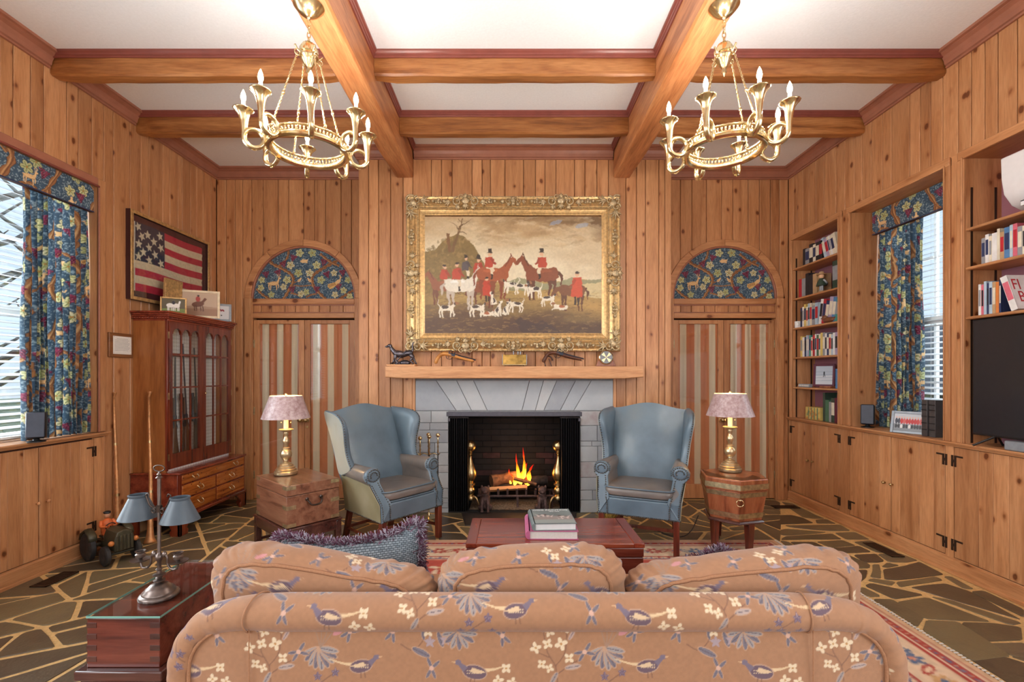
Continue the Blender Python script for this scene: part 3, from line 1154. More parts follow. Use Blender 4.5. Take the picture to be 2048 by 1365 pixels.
# ------------------------------------------------------------------ windows
def window(n, x, y0, y1, z0, z1, sgn, panes):
    """sash window in a side wall; sgn: direction into the room"""
    w = sempty('window_%d' % n)
    fr = MB()
    t = 0.045
    fr.box(x - .03, x + .03, y0, y0 + t, z0, z1).box(x - .03, x + .03, y1 - t, y1, z0, z1).box(x - .03, x + .03, y0 + t, y1 - t, z0, z0 + t).box(x - .03, x + .03, y0 + t, y1 - t, z1 - t, z1)
    fr.build('window_frame', M['white'], w, bevel=0.004)
    zm = z0 + (z1 - z0) * 0.47
    B(x - .035, x + .035, y0 + t, y1 - t, zm - .03, zm + .03).build('meeting_rail', M['white'], w, bevel=0.004)
    for k in range(1, panes):
        yy = y0 + (y1 - y0) * k / panes
        B(x - .012, x + .012, yy - .011, yy + .011, z0 + t, z1 - t).build('muntin', M['white'], w)
    for zz in (z0 + (zm - z0) * 0.5, zm + (z1 - zm) * 0.5):
        for k in range(panes):
            B(x - .012, x + .012, y0 + (y1 - y0) * k / panes + 0.02, y0 + (y1 - y0) * (k + 1) / panes - 0.02, zz - .011, zz + .011).build('muntin', M['white'], w)
    for k in range(panes):
        ya, yb_ = y0 + (y1 - y0) * k / panes + .011, y0 + (y1 - y0) * (k + 1) / panes - .011
        for za, zb_ in ((z0 + t, zm - .03), (zm + .03, z1 - t)):
            B(x - .002, x + .002, ya, yb_, za, zb_).build('pane', M['glass'], w)
    return w


window(1, XL - 0.28, WL0, WL1, WZ0, WZ1, 1, 4)
window(2, XR + 0.36, 3.353, 4.275, 0.935, RZ, -1, 2)
window(3, XL - 0.28, -1.85, 0.75, 1.0, 2.9, 1, 4)  # assumed window beside the camera, out of view, for the side fill lamp
window(4, XR + 0.36, -1.85, 0.75, 1.0, 2.9, -1, 4)  # its assumed counterpart in the opposite wall

# ------------------------------------------------------------------ sills, cupboards, skirting
SILL = [(0, 0), (0.012, 0), (0.018, 0.012), (0.03, 0.016), (0.036, 0.026), (0.03, 0.034), (0, 0.034)]


def sill_run(name, y0, y1, face, sgn, z, inner, mat):
    r0, r1 = [], []
    for d, zz in SILL[1:-1]:
        r0.append((face + sgn * d, y0, z + zz))
        r1.append((face + sgn * d, y1, z + zz))
    for ring, yy in ((r0, y0), (r1, y1)):
        ring.append((face - sgn * inner, yy, z + 0.034))
        ring.append((face - sgn * inner, yy, z))
    mb = MB()
    mb.rings([r0, r1])
    if sgn < 0: mb.f = [q[::-1] for q in mb.f]
    return struct(mb.build(name, mat, smooth=28))


sill_run('window_sill_left', YR, 3.815, XL, 1, 0.912, 0.3, M['pine_y'])
sill_run('counter_sill_right', YR, YB - 0.01, XR, -1, 0.902, 0.36, M['pine_y'])


def skirt(name, y0, y1, face, sgn):
    mb = MB()
    pr = [(0, 0), (0.02, 0), (0.02, 0.018), (0.012, 0.022), (0.012, 0.1), (0.006, 0.106), (0, 0.108)]
    mb.rings([[(face + sgn * d, y0, z) for d, z in pr], [(face + sgn * d, y1, z) for d, z in pr]])
    return struct(mb.build(name, M['pine_y'], smooth=28))


skirt('baseboard_left', YR, 4.05, XL, 1)
skirt('baseboard_right', YR, YB - 0.012, XR, -1)


def hinge(parent, x, sgn, y, z, flip, kind='HL'):
    """black H-L hinge"""
    mb = MB()
    t = 0.004
    X0, X1 = x, x + sgn * t
    mb.box(X0, X1, y - 0.004, y - 0.018, z - 0.04, z + 0.04).box(X0, X1, y + 0.004, y + 0.018, z - 0.04, z + 0.04)
    mb.box(X0, X1, y - 0.004, y + 0.004, z - 0.01, z + 0.01)
    s_ = 1 if flip else -1
    mb.box(X0, X1, y + s_ * 0.018, y + s_ * 0.065, z + 0.028, z + 0.04)
    return mb.build('hinge', M['hinge'], parent)


def cupboard(label, face, sgn, doors, z0=0.118, z1=0.9, group=None):
    """doors: list of (edges, hinge side, knob y)"""
    y0, y1 = min(d[0][0] for d in doors), max(d[0][-1] for d in doors)
    c = thing('wall_cupboard', label, 'cupboard', (face, (y0 + y1) / 2, 0), 0, group)
    ym = (y0 + y1) / 2
    nrm = 'x+' if sgn > 0 else 'x-'
    for edges, hs, ky in doors:
        # one panelled door of upright boards
        d = B(-sgn * 0.022, -sgn * 0.014, edges[0] - ym + 0.003, edges[-1] - ym - 0.003, z0, z1).build('door', M['groove'], c)
        for a, b in zip(edges[:-1], edges[1:]):
            plank(d, M['pine'], a - ym + (0.002 if a == edges[0] else 0), b - ym - (0.002 if b == edges[-1] else 0), z0 + 0.003, z1 - 0.003, 0.0, nrm, thick=0.014, gap=0.0015, cham=0.002)
        hy = (edges[0] if hs < 0 else edges[-1]) - ym
        for hz in (0.205, 0.80):
            hinge(d, sgn * 0.0005, sgn, hy, hz, hs < 0)
        if ky is not None:
            MB().lathe([(0.005, 0), (0.005, sgn * 0.012), (0.012, sgn * 0.018), (0.013, sgn * 0.024), (0.007, sgn * 0.03), (0.001, sgn * 0.031)], 10, (0, ky - ym, 0.51), 'x').build('knob', M['brass_old'] if sgn < 0 else M['pine'], d, smooth=60)
    return c


LY = lambda p: -XL * F / (1020 - p)
RY = lambda p: XR * F / (p - 1020)
cupboard('pine plank cupboard with two doors beneath the curtained window beside the gun cabinet', XL, 1, [
    ([2.80, 2.92, LY(0), LY(15), LY(47), LY(78) - .001], -1, LY(72)), ([LY(78) + .001, LY(102), LY(141), LY(160), LY(188)], 1, LY(92))])
cupboard('pine plank cupboard with two doors under the tall narrow bookcase', XR, -1, [
    ([RY(1678.6), RY(1655), RY(1638), RY(1622.5)], -1, RY(1627.5)), ([RY(1622.3), RY(1610), RY(1597), RY(1582)], 1, RY(1617.5))])
cupboard('pine plank cupboard with two doors under the window alcove holding a photo frame', XR, -1, [
    ([RY(1890), RY(1867), RY(1838.7), RY(1800), RY(1782)], -1, RY(1786)), ([RY(1781.4), RY(1759), RY(1728), RY(1699.6)], 1, RY(1771))])
cupboard('wide pine plank cupboard door below the television', XR, -1, [
    ([RY(2105), RY(2060), RY(2018), RY(1986), RY(1957), RY(1908)], 1, None)])
for face, sgn, rng in ((XL, 1, [(YR, 2.797), (LY(188) + .003, 3.792)]), (XR, -1, [(YR, RY(2105) - .003), (RY(1908) + .003, RY(1890) - .003), (RY(1699.6) + .003, RY(1678.6) - .003), (RY(1582) + .003, YB)])):
    for a, b in rng:
        B(face - sgn * 0.02, face, a, b, 0.0, 0.905).build('stile', M['pine'], wall_left if sgn > 0 else wall_right)
    B(face - sgn * 0.02, face - sgn * 0.001, 2.0, 3.79 if sgn > 0 else YB, 0.0, 0.115).build('rail', M['pine_y'], wall_left if sgn > 0 else wall_right)
# ------------------------------------------------------------------ printed and woven patterns
GREENS = [(206, 204, 156), (184, 186, 138), (214, 206, 170)]


def p_leaf(c, x, y, r, rot, col=(200, 200, 136), dark=(112, 124, 74)):
    c.push(x, y, r, rot)
    pts = []
    for k in range(40):
        a = 2 * PI * k / 40
        q = 0.52 + 0.48 * abs(math.cos(2.5 * a)) ** 0.8
        pts.append((q * math.cos(a), q * math.sin(a)))
    c.poly([(p[0] * 1.1, p[1] * 1.1) for p in pts], (60, 66, 44))
    c.poly(pts, col)
    for k in range(5):
        a = 2 * PI * k / 5 + (0 if k % 2 else 0)
        c.line([(0, 0), (0.8 * math.cos(a), 0.8 * math.sin(a))], 0.12, dark)
        a2 = a + 0.35
        c.line([(0.15 * math.cos(a2), 0.15 * math.sin(a2)), (0.6 * math.cos(a2), 0.6 * math.sin(a2))], 0.08, (150, 156, 96))
    c.ell(0, 0, .14, .14, (176, 120, 60))
    c.pop()


def p_grapes(c, x, y, r, seed=0):
    rr = random.Random(seed)
    c.push(x, y, r, rr.uniform(-25, 25))
    for row in range(5):
        for k in range(5 - row):
            cx = (k - (4 - row) / 2) * 0.36 + rr.uniform(-.05, .05)
            cy = 0.6 - row * 0.33
            c.ell(cx, cy, .2, .2, rr.choice([(104, 34, 58), (128, 46, 74), (88, 26, 48)]), n=9)
            c.ell(cx - .05, cy + .06, .07, .07, (176, 96, 116), n=6)
    c.pop()


def p_trunk(c, pts, w):
    pts = [(p.x, p.y) for p in smoothpath([(a, b, 0) for a, b in pts], 8)]
    n = len(pts)
    ww = [w * (0.85 + 0.3 * math.sin(i * 1.7)) for i in range(n)]
    c.line(pts, [q * 1.15 for q in ww], (88, 52, 28))
    c.line(pts, ww, (150, 102, 64))
    for o, col in ((-.22, (190, 146, 98)), (.2, (116, 74, 46))):
        q = [(x + o * w * .8, y + o * w * .5) for x, y in pts]
        c.line(q, [v * .22 for v in ww], col)


TAN = (226, 190, 138)
TAND = (168, 116, 66)


def p_deer(c, x, y, r, flip=1, col=TAN):
    c.push(x, y, r, 0, flip)
    for q in ([(-.62, .1), (-.66, -.3), (-.58, -.75)], [(-.42, .0), (-.4, -.4), (-.46, -.78)], [(.3, 0), (.32, -.4), (.36, -.78)], [(.48, .1), (.62, -.2), (.52, -.5)]):
        c.line(q, [.2, .1, .09], col)
    c.ell(-.05, .1, .66, .26, TAND, 3)
    c.ell(-.05, .12, .62, .23, col, 3)
    c.line([(.42, .2), (.58, .5), (.62, .72)], [.34, .22, .18], col)
    c.ell(.72, .78, .2, .11, col, -12)
    for q in ([(.58, .86), (.5, 1.1), (.56, 1.34)], [(.64, .88), (.76, 1.1), (.74, 1.36)], [(.5, 1.1), (.4, 1.2)], [(.76, 1.1), (.88, 1.2)]):
        c.line(q, .06, col)
    for k in range(7):
        c.ell(-.5 + k * .15, .16 + .06 * (k % 2), .035, .035, TAND)
    c.line([(-.68, .2), (-.8, .1)], .1, col)
    c.pop()


def p_rabbit(c, x, y, r, flip=1):
    c.push(x, y, r, 0, flip)
    c.ell(.05, 0, .62, .32, TAND, 12)
    c.ell(.05, .02, .58, .28, TAN, 12)
    c.ell(-.55, -.02, .24, .2, TAN)
    c.ell(-.3, .3, .3, .09, TAN, 28)
    c.ell(.62, .3, .1, .1, (240, 220, 180))
    c.ell(.4, -.26, .24, .1, TAN, -12)
    c.ell(-.3, -.26, .22, .08, TAN, 10)
    c.ell(-.6, .02, .04, .04, (60, 40, 30))
    c.pop()


def p_bird(c, x, y, r, flip=1, col=TAN):
    c.push(x, y, r, 0, flip)
    c.poly([(-.2, -.1), (-.95, -.6), (-.8, -.3)], TAND)
    c.ell(0, 0, .42, .25, col, 38)
    c.ell(.34, .4, .17, .16, col)
    c.poly([(.46, .44), (.72, .4), (.48, .34)], TAND)
    c.line([(-.05, -.2), (-.02, -.5)], .06, TAND)
    c.line([(.1, -.16), (.14, -.48)], .06, TAND)
    c.line([(-.25, -.12), (.1, .12)], .1, TAND)
    c.pop()


def p_peacock(c, x, y, r, flip=1):
    c.push(x, y, r, 0, flip)
    c.poly([(.1, .1), (-1.0, -.2), (-1.05, -.55), (-.7, -.85), (-.35, -.7), (.3, -.15)], (214, 176, 110))
    for k in range(26):
        a, b = (k % 6) / 6, (k // 6) / 5
        c.ell(-.9 + a * .9 + b * .12, -.3 + a * .25 - b * .38 + .02 * (k % 2), .04, .05, (130, 70, 46))
    c.ell(.3, .12, .36, .24, TAN, 30)
    c.line([(.5, .25), (.6, .6)], [.2, .13], TAN)
    c.ell(.62, .68, .12, .1, TAN)
    c.poly([(.72, .72), (.95, .66), (.72, .62)], TAND)
    for k in (-1, 0, 1):
        c.line([(.58, .76), (.5 + k * .12, .98)], .04, TAN)
    c.line([(.25, -.1), (.22, -.5)], .06, TAND)
    c.line([(.4, -.06), (.42, -.48)], .06, TAND)
    c.pop()


def p_man(c, x, y, r):
    c.push(x, y, r)
    c.line([(-.1, .1), (-.25, -.3), (-.2, -.8)], [.3, .2, .14], TAN)
    c.line([(.1, .1), (.25, -.3), (.42, -.75)], [.3, .2, .14], TAN)
    c.ell(0, .35, .26, .36, (232, 200, 150))
    c.ell(0, .85, .17, .19, TAN)
    c.line([(-.2, .5), (-.5, .2), (-.2, .0)], .12, TAN)
    c.line([(.2, .5), (.5, .4), (.6, .7)], .12, TAN)
    c.pop()


BLUE = (58, 82, 102)


def blue_ground(c, seed):
    rs = np.random.RandomState(seed)
    a = c.a
    n = vnoise(c.H, c.W, c.res * 0.02, seed, tile=c.wrap)[..., None]
    a *= 0.8 + 0.4 * n
    m = rs.rand(c.H, c.W)
    dots = (vnoise(c.H, c.W, max(2.2, c.res * 0.007), seed + 1, tile=c.wrap) > 0.68)[..., None]
    c.a = np.where(dots, np.array(lin((132, 152, 162))), a)


def tapestry_tile():
    c = Cv(0.62, 0.74, 330, BLUE, wrap=True)
    blue_ground(c, 3)
    p_trunk(c, [(.08, -.02), (.12, .16), (.06, .3), (.13, .48), (.08, .62), (.1, .76)], .045)
    p_trunk(c, [(.36, -.02), (.42, .2), (.36, .36), (.44, .55), (.38, .76)], .035)
    p_trunk(c, [(.12, .3), (.24, .36), (.3, .32), (.36, .38)], .022)
    p_trunk(c, [(.42, .58), (.52, .64), (.6, .6), (.72, .5)], .022)
    rr = random.Random(2)
    spots = [(.2, .05), (.28, .2), (.5, .1), (.58, .27), (.22, .46), (.3, .62), (.52, .42), (.57, .54), (.02, .16), (.0, .46), (.2, .7), (.5, .7), (.46, .3), (.28, .52)]
    for i, (x, y) in enumerate(spots):
        p_leaf(c, x, y, rr.uniform(.035, .048), rr.uniform(0, 72), GREENS[i % 3])
    for i, (x, y) in enumerate([(.27, .1), (.02, .3), (.5, .2), (.17, .58), (.33, .46), (.6, .4), (.58, .06), (.02, .6), (.25, .3), (.46, .63)]):
        p_grapes(c, x, y, .042, i)
    p_deer(c, .24, .40, .06)
    p_rabbit(c, .52, .56, .05)
    p_bird(c, .3, .27, .045)
    p_bird(c, .2, .17, .045, -1)
    p_man(c, .53, .32, .06)
    p_peacock(c, .22, .63, .05)
    p_rabbit(c, .48, .03, .05, -1)
    return c


def lunette_print():
    c = Cv(1.2, 0.6, 330, BLUE)
    blue_ground(c, 8)
    # mirrored vine trunks
    p_trunk(c, [(.36, .0), (.42, .1), (.47, .2), (.45, .28), (.36, .34), (.24, .4), (.16, .47)], .036)
    p_trunk(c, [(.84, .0), (.76, .08), (.7, .16), (.69, .26), (.76, .32), (.86, .38), (.98, .44)], .036)
    p_trunk(c, [(.3, .37), (.4, .47), (.42, .58)], .026)
    p_trunk(c, [(.78, .52), (.88, .44), (1.0, .38)], .03)
    p_trunk(c, [(.05, .12), (.12, .05), (.2, .0)], .03)
    p_trunk(c, [(1.16, .1), (1.08, .05), (1.0, .0)], .03)
    p_trunk(c, [(.48, .16), (.56, .15), (.68, .16)], .014)
    p_trunk(c, [(.44, .07), (.52, .05), (.56, .02)], .02)
    p_trunk(c, [(.74, .06), (.68, .05), (.62, .02)], .02)
    for i, (x, y) in enumerate([(.545, .53), (.69, .53), (.44, .39), (.74, .39), (.53, .3), (.66, .3), (.4, .22), (.79, .22), (.36, .14), (.1, .13), (.22, .05), (.95, .05), (1.05, .1), (.62, .08), (.56, .06), (.11, .22), (1.1, .22), (.94, .3), (1.12, .03)]):
        p_leaf(c, x, y, .048 if i < 8 else .04, i * 31, GREENS[i % 3])
    for i, (x, y) in enumerate([(.36, .4), (.82, .42), (.3, .3), (.86, .28), (.46, .11), (.74, .11), (.16, .28), (1.04, .3), (.47, .47), (.99, .14)]):
        p_grapes(c, x, y, .045, i + 20)
    p_deer(c, .25, .17, .09)
    p_rabbit(c, .6, .435, .06)
    p_bird(c, .54, .215, .055)
    p_bird(c, .66, .215, .055, -1)
    p_peacock(c, .96, .19, .09)
    return c


def sofa_tile():
    c = Cv(1.46, 0.66, 380, (158, 114, 82), wrap=True)
    c.a *= (0.93 + 0.14 * vnoise(c.H, c.W, 5, 4, tile=True))[..., None]
    BL, BD, CR, BR = (112, 104, 112), (90, 78, 88), (216, 194, 162), (128, 90, 68)

    def leaf(x, y, L, rot, col=BL, edge=(178, 140, 112)):
        c.push(x, y, L, rot)
        c.ell(.5, 0, .56, .2, edge)
        c.ell(.5, 0, .5, .15, col)
        c.line([(0, 0), (.95, 0)], .04, BD)
        c.pop()

    def four(x, y, r, rot=0):
        for k in range(4):
            a = math.radians(rot + 45 + 90 * k)
            c.ell(x + r * .6 * math.cos(a), y + r * .6 * math.sin(a), r * .5, r * .36, CR, rot + 45 + 90 * k, n=10)
        c.ell(x, y, r * .2, r * .2, (176, 126, 70), n=8)

    def starf(x, y, r, col=(100, 82, 100)):
        for k in range(5):
            a = 90 + 72 * k
            c.push(x, y, r, a)
            c.poly([(0, -.16), (.5, -.26), (1, 0), (.5, .26), (0, .16)], col)
            c.line([(.1, 0), (.8, 0)], .07, (160, 136, 136))
            c.pop()

    def stem(pts, w=.006, col=BR):
        c.line([(p.x, p.y) for p in smoothpath([(a, b, 0) for a, b in pts], 6)], w, col)

    # flowering bush
    stem([(.2, .05), (.19, .13), (.15, .2), (.13, .3)])
    stem([(.19, .13), (.24, .2), (.25, .32)])
    stem([(.2, .09), (.27, .14), (.31, .16)])
    stem([(.17, .17), (.1, .2), (.07, .24)])
    for x, y, r in ((.09, .22, .028), (.16, .3, .026), (.15, .24, .026), (.24, .32, .028), (.22, .24, .032), (.26, .17, .026), (.12, .14, .024), (.16, .12, .022)):
        four(x, y, r, x * 700)
    leaf(.2, .1, .07, -120, (150, 136, 130)); leaf(.24, .12, .08, 10, (170, 150, 140)); leaf(.13, .3, .05, 130); leaf(.26, .26, .06, 60, (176, 150, 140))
    # spiky plant
    for k in range(9):
        leaf(.45, .22, .11 - .004 * abs(k - 4), 200 + k * 19 if k < 5 else 205 + k * 18, BL if k % 2 else (150, 140, 136))
    for k in range(4):
        stem([(.45, .22), (.43 + .025 * k, .29), (.4 + .045 * k, .36)], .005, (150, 120, 100))
    c.ell(.54, .3, .03, .014, (190, 130, 130), 30)
    # scroll with flowers
    def flower_scroll():
        stem([(.56, .44), (.62, .41), (.67, .45), (.68, .5)])
        leaf(.62, .42, .1, -25); leaf(.68, .46, .06, 100); leaf(.75, .5, .08, -70)
        for x, y in ((.71, .45), (.79, .46)):
            starf(x, y, .032, (158, 140, 144))
    flower_scroll()
    c.ox, c.oy = .3, -.2; flower_scroll()
    c.ox, c.oy = .62, .06; flower_scroll()
    c.ox = c.oy = 0
    if False: stem([(.56, .44), (.62, .41), (.67, .45), (.68, .5)])
    leaf(.62, .42, .1, -25); leaf(.68, .46, .06, 100); leaf(.75, .5, .08, -70)
    for x, y in ((.71, .45), (.79, .46)):
        starf(x, y, .032, (158, 140, 144))
    # pheasant
    def pheasant(x, y, s, rot, flip=1):
        c.push(x, y, s, rot, flip)
        c.line([(-.3, .05), (-.8, .12), (-1.4, .3)], [.16, .08, .03], (210, 180, 140))
        c.ell(0, 0, .5, .3, (178, 144, 120), 10)
        c.ell(0, 0, .46, .26, (100, 78, 88), 10)
        for k in range(14):
            c.ell(-.25 + (k % 7) * .09, .06 - .1 * (k // 7), .025, .03, (214, 186, 150))
        c.poly([(-.45, .0), (.1, .18), (.2, .02), (-.1, -.06)], (206, 176, 140))
        c.line([(.36, .1), (.6, .32)], [.26, .14], (112, 98, 112))
        c.ell(.66, .38, .13, .1, (112, 98, 112))
        c.poly([(.76, .42), (.92, .4), (.76, .34)], (200, 160, 120))
        c.line([(0, -.25), (.02, -.5)], .05, BR)
        c.line([(.15, -.25), (.2, -.48)], .05, BR)
        c.pop()
    pheasant(.66, .13, .12, 0)
    pheasant(.33, .56, .11, 180, -1); pheasant(1.24, .1, .13, 0, -1); pheasant(1.0, .5, .11, 180)
    # blue leaf clusters
    for (x, y) in ((.08, .44), (.5, .53), (.82, .3), (.34, .42), (.34, .2), (.6, .3), (1.02, .12), (1.38, .28), (1.1, .38), (1.3, .42), (.9, .6)):
        for a in (30, 160, 210, 320):
            leaf(x, y, .055, a + x * 80)
        c.ell(x, y, .012, .012, (200, 160, 140))
    # star flower spray
    stem([(.42, .0), (.46, .05), (.53, .1)])
    for x, y in ((.4, .03), (.46, .03), (.53, .1), (.55, .03), (.44, .08)):
        starf(x, y, .026)
    # pale bird, berries
    c.ell(.58, .6, .05, .03, (224, 206, 190), 20); c.ell(.62, .63, .02, .018, (224, 206, 190)); c.poly([(.54, .59), (.47, .56), (.53, .57)], (200, 180, 170))
    stem([(.2, .4), (.23, .47), (.2, .53)]); stem([(.23, .47), (.28, .51)])
    for x, y in ((.18, .5), (.2, .54), (.24, .53), (.28, .52), (.3, .48)):
        c.ell(x, y, .011, .011, (196, 126, 120))
    leaf(.22, .44, .06, 20); leaf(.22, .46, .06, 150)
    for x, y in ((.96, .34), (1.0, .3), (1.06, .36), (1.4, .12), (1.36, .06), (1.43, .05), (.86, .44), (1.2, .58), (1.26, .62), (1.16, .64)):
        four(x, y, .026, x * 900)
    for k in range(7):
        leaf(1.16, .3, .09, 190 + k * 27, BL if k % 2 else (150, 140, 136))
    return c


TAP = tapestry_tile()
LUN = lunette_print()
SOF = sofa_tile()
M['tapestry'] = vcol('blue_tapestry_weave', 0.85, 500, 0.25)
M['curtain'] = vcol('blue_tapestry_curtain', 0.85, 500, 0.15, transl=0.24)
M['sofa'] = vcol('tan_floral_weave', 0.85, 700, 0.35, sheen=0.2)
M['canvas'] = vcol('oil_paint', 0.45, 300, 0.15)
M['print'] = vcol('glossy_print', 0.3, 300, 0.0)
M['rugm'] = vcol('wool_rug', 0.95, 500, 0.5)
M['stripe'] = vcol('striped_curtain_cloth', 0.8, 600, 0.15)
# ------------------------------------------------------------------ arched doorways with striped double doors
def doorway(n, cx):
    d = sempty('door_%d' % n)
    yf = YB                      # wall face
    # arched casing, built in voussoir-like lengths
    def arch_band(ri, ro, y0, y1, a0, a1, mat, name, k=10):
        mb = MB()
        rs = []
        for i in range(k + 1):
            a = math.radians(a0 + (a1 - a0) * i / k)
            c, s_ = math.cos(a), math.sin(a)
            rs.append([(cx + ri * c, y0, DZ + ri * s_), (cx + ro * c, y0, DZ + ro * s_), (cx + ro * c, y1, DZ + ro * s_), (cx + ri * c, y1, DZ + ri * s_)])
        mb.rings(rs)
        return mb.build(name, mat, d, bevel=0.004)
    for a0, a1 in ((0, 52), (52.3, 90), (90.3, 128), (128.3, 180)):
        arch_band(DRI, DRO, yf - 0.02, yf + 0.03, a0, a1, M['crown'] if False else M['pine_x'], 'arch_casing')
    arch_band(DRI - 0.018, DRI, yf - 0.012, yf + 0.03, 0, 180, M['crown'], 'arch_bead', 32)
    for s_ in (-1, 1):
        B(cx + s_ * DRI, cx + s_ * DRO, yf - 0.02, yf + 0.03, 0, DZ).build('jamb_casing', M['pine'], d, bevel=0.004)
        B(cx + s_ * (DRI - 0.014), cx + s_ * DRI, yf - 0.01, yf + 0.08, 0, DZ).build('jamb', M['pine'], d, bevel=0.003)
    w = DRI - 0.014
    for z0, z1, yy in ((2.205, 2.268, yf - 0.012), (2.048, 2.106, yf - 0.012)):
        B(cx - w, cx + w, yy, yf + 0.06, z0, z1).build('transom_rail', M['pine_x'], d, bevel=0.006)
    B(cx - w, cx + w, yf + 0.0, yf + 0.01, 2.19, 2.205).build('transom_bead', M['crown'], d, bevel=0.003)
    B(cx - w, cx + w, yf + 0.0, yf + 0.01, 2.106, 2.118).build('transom_bead', M['crown'], d, bevel=0.003)
    es_ = [cx - w, cx - .49, cx - .37, cx - .22, cx - .1, cx + .05, cx + .17, cx + .29, cx + .44, cx + w]
    for a, b in zip(es_[:-1], es_[1:]):
        plank(d, M['pine'], a, b, 2.106, 2.205, yf + 0.012, 'y-', thick=0.03)
    # tapestry lunette
    R_ = DRI - 0.012
    nx, ny = 330, 165
    uu, vv = np.meshgrid(np.linspace(-1, 1, nx), np.linspace(0, 1, ny))
    # warp the grid so that its top follows the arch
    zz = vv * np.sqrt(np.maximum(1 - uu ** 2, 0.0004))
    V = np.stack([cx + uu * R_, np.full_like(uu, yf + 0.016), DZ - 0.006 + zz * R_], -1)
    C = LUN.sample(0.6 + uu * 0.585, zz * 0.585)
    color_grid('tapestry_panel', V, C, M['tapestry'], d, label='blue tapestry lunette with deer, rabbit, birds and vine leaves')
    # two leaves
    for s_ in (-1, 1):
        xo, xi = cx + s_ * (DRI - 0.016), cx + s_ * 0.002
        y0, y1 = yf + 0.015, yf + 0.055
        lf = MB()
        a, b = min(xo, xi), max(xo, xi)
        lf.box(a, a + 0.062, y0, y1, 0.012, 2.03).box(b - 0.062, b, y0, y1, 0.012, 2.03)
        lf.box(a + 0.062, b - 0.062, y0, y1, 1.985, 2.03).box(a + 0.062, b - 0.062, y0, y1, 0.012, 0.17)
        leaf = lf.build('door_leaf', M['pine'], d, bevel=0.004)
        B(a + 0.062, b - 0.062, y0 + 0.012, y0 + 0.016, 0.17, 1.985).build('door_glass', M['glass'], leaf)
        # gathered striped cloth
        nx, ny = 120, 60
        u, v = np.meshgrid(np.linspace(0, 1, nx), np.linspace(0, 1, ny))
        xa, xb = a + 0.05, b - 0.05
        x = xa + (xb - xa) * u
        fold = 0.004 * np.sin(u * 2 * PI * 6 + 0.6 * np.sin(v * 5 + s_)) + 0.003 * np.sin(u * 31 + v * 3)
        V = np.stack([x + 0.004 * np.sin(v * 9 + u * 6) * v * (1 - v), y0 + 0.026 + fold, 0.15 + 1.86 * v], -1)
        xo_ = (x - cx) * s_ if False else (x - xa)
        ph = np.mod(xo_ - 0.035, 0.165)
        st = ph < 0.072
        tan, rus = np.array(lin((232, 210, 180))), np.array(lin((208, 126, 82)))
        C = np.where(st[..., None], tan, rus)
        C = C * (0.94 + 0.1 * vnoise(ny, nx, (3, 12), 5))[..., None]
        color_grid('striped_curtain', V, C, M['stripe'], leaf, label='tan and rust striped cloth behind the door glass')
        for hz in (0.28, 1.0, 1.76):
            B(xo - 0.006, xo + 0.012, y0 - 0.006, y0 + 0.004, hz - 0.045, hz + 0.045).build('hinge', M['brass_dull'], leaf, bevel=0.002)
        kx = xi + s_ * 0.03
        MB().lathe([(0.024, 0), (0.024, -0.006), (0.008, -0.01), (0.008, -0.035), (0.022, -0.042), (0.026, -0.055), (0.02, -0.066), (0.001, -0.069)], 16, (kx, y0, 0.9), 'y').build('knob', M['brass_old'], leaf, smooth=60)
        if s_ > 0:
            MB().lathe([(0.014, 0), (0.014, -0.004), (0.001, -0.005)], 12, (kx, y0, 0.82), 'y').build('keyhole_plate', M['brass_old'], leaf)
    # what lies beyond the doors: a dim closed lobby wall
    B(cx - 0.7, cx + 0.7, yf + 0.118, yf + 0.13, 0, 2.95).build('door_backing', M['groove'], d)
    return d


doorway(1, DLX)
doorway(2, DRX)

# ------------------------------------------------------------------ fireplace
hearth = sempty('wall_fireplace')
B(SX0, FX0, YC + 0.002, YC + 0.02, 0, SZ).build('joint', M['slate_joint'], hearth)
B(FX1, SX1, YC + 0.002, YC + 0.02, 0, SZ).build('joint', M['slate_joint'], hearth)
B(FX0, FX1, YC + 0.002, YC + 0.02, FZ, SZ).build('joint', M['slate_joint'], hearth)


def slab(poly, y, mat, parent, name='stone', g=0.0025, rnd=_rs):
    q = inset(poly, g)
    if len(q) < 3: return
    if parea(q) < 0: q = q[::-1]
    yy = y - 0.010 + rnd.uniform(-.003, .003)
    cx, cz = sum(p[0] for p in q) / len(q), sum(p[1] for p in q) / len(q)
    mb = MB()
    m = len(q)
    v = [(p[0], y + 0.006, p[1]) for p in q] + [(p[0], yy + 0.003, p[1]) for p in q] + [(p[0] + (cx - p[0]) * .02, yy, p[1] + (cz - p[1]) * .03) for p in q]
    f = [(i + m, (i + 1) % m + m, (i + 1) % m, i) for i in range(m)] + [(i + 2 * m, (i + 1) % m + 2 * m, (i + 1) % m + m, i + m) for i in range(m)] + [tuple(range(2 * m, 3 * m))[::1]]
    f = [tuple(q_) for q_ in f]
    mb.add(v, f)
    return mb.build(name, mat, parent)


def zx(p, q):
    return ((820 + p / 4.136 - 1020) * YC / F, 1.41 - (750 + q / 4.136 - 750) * YC / F)


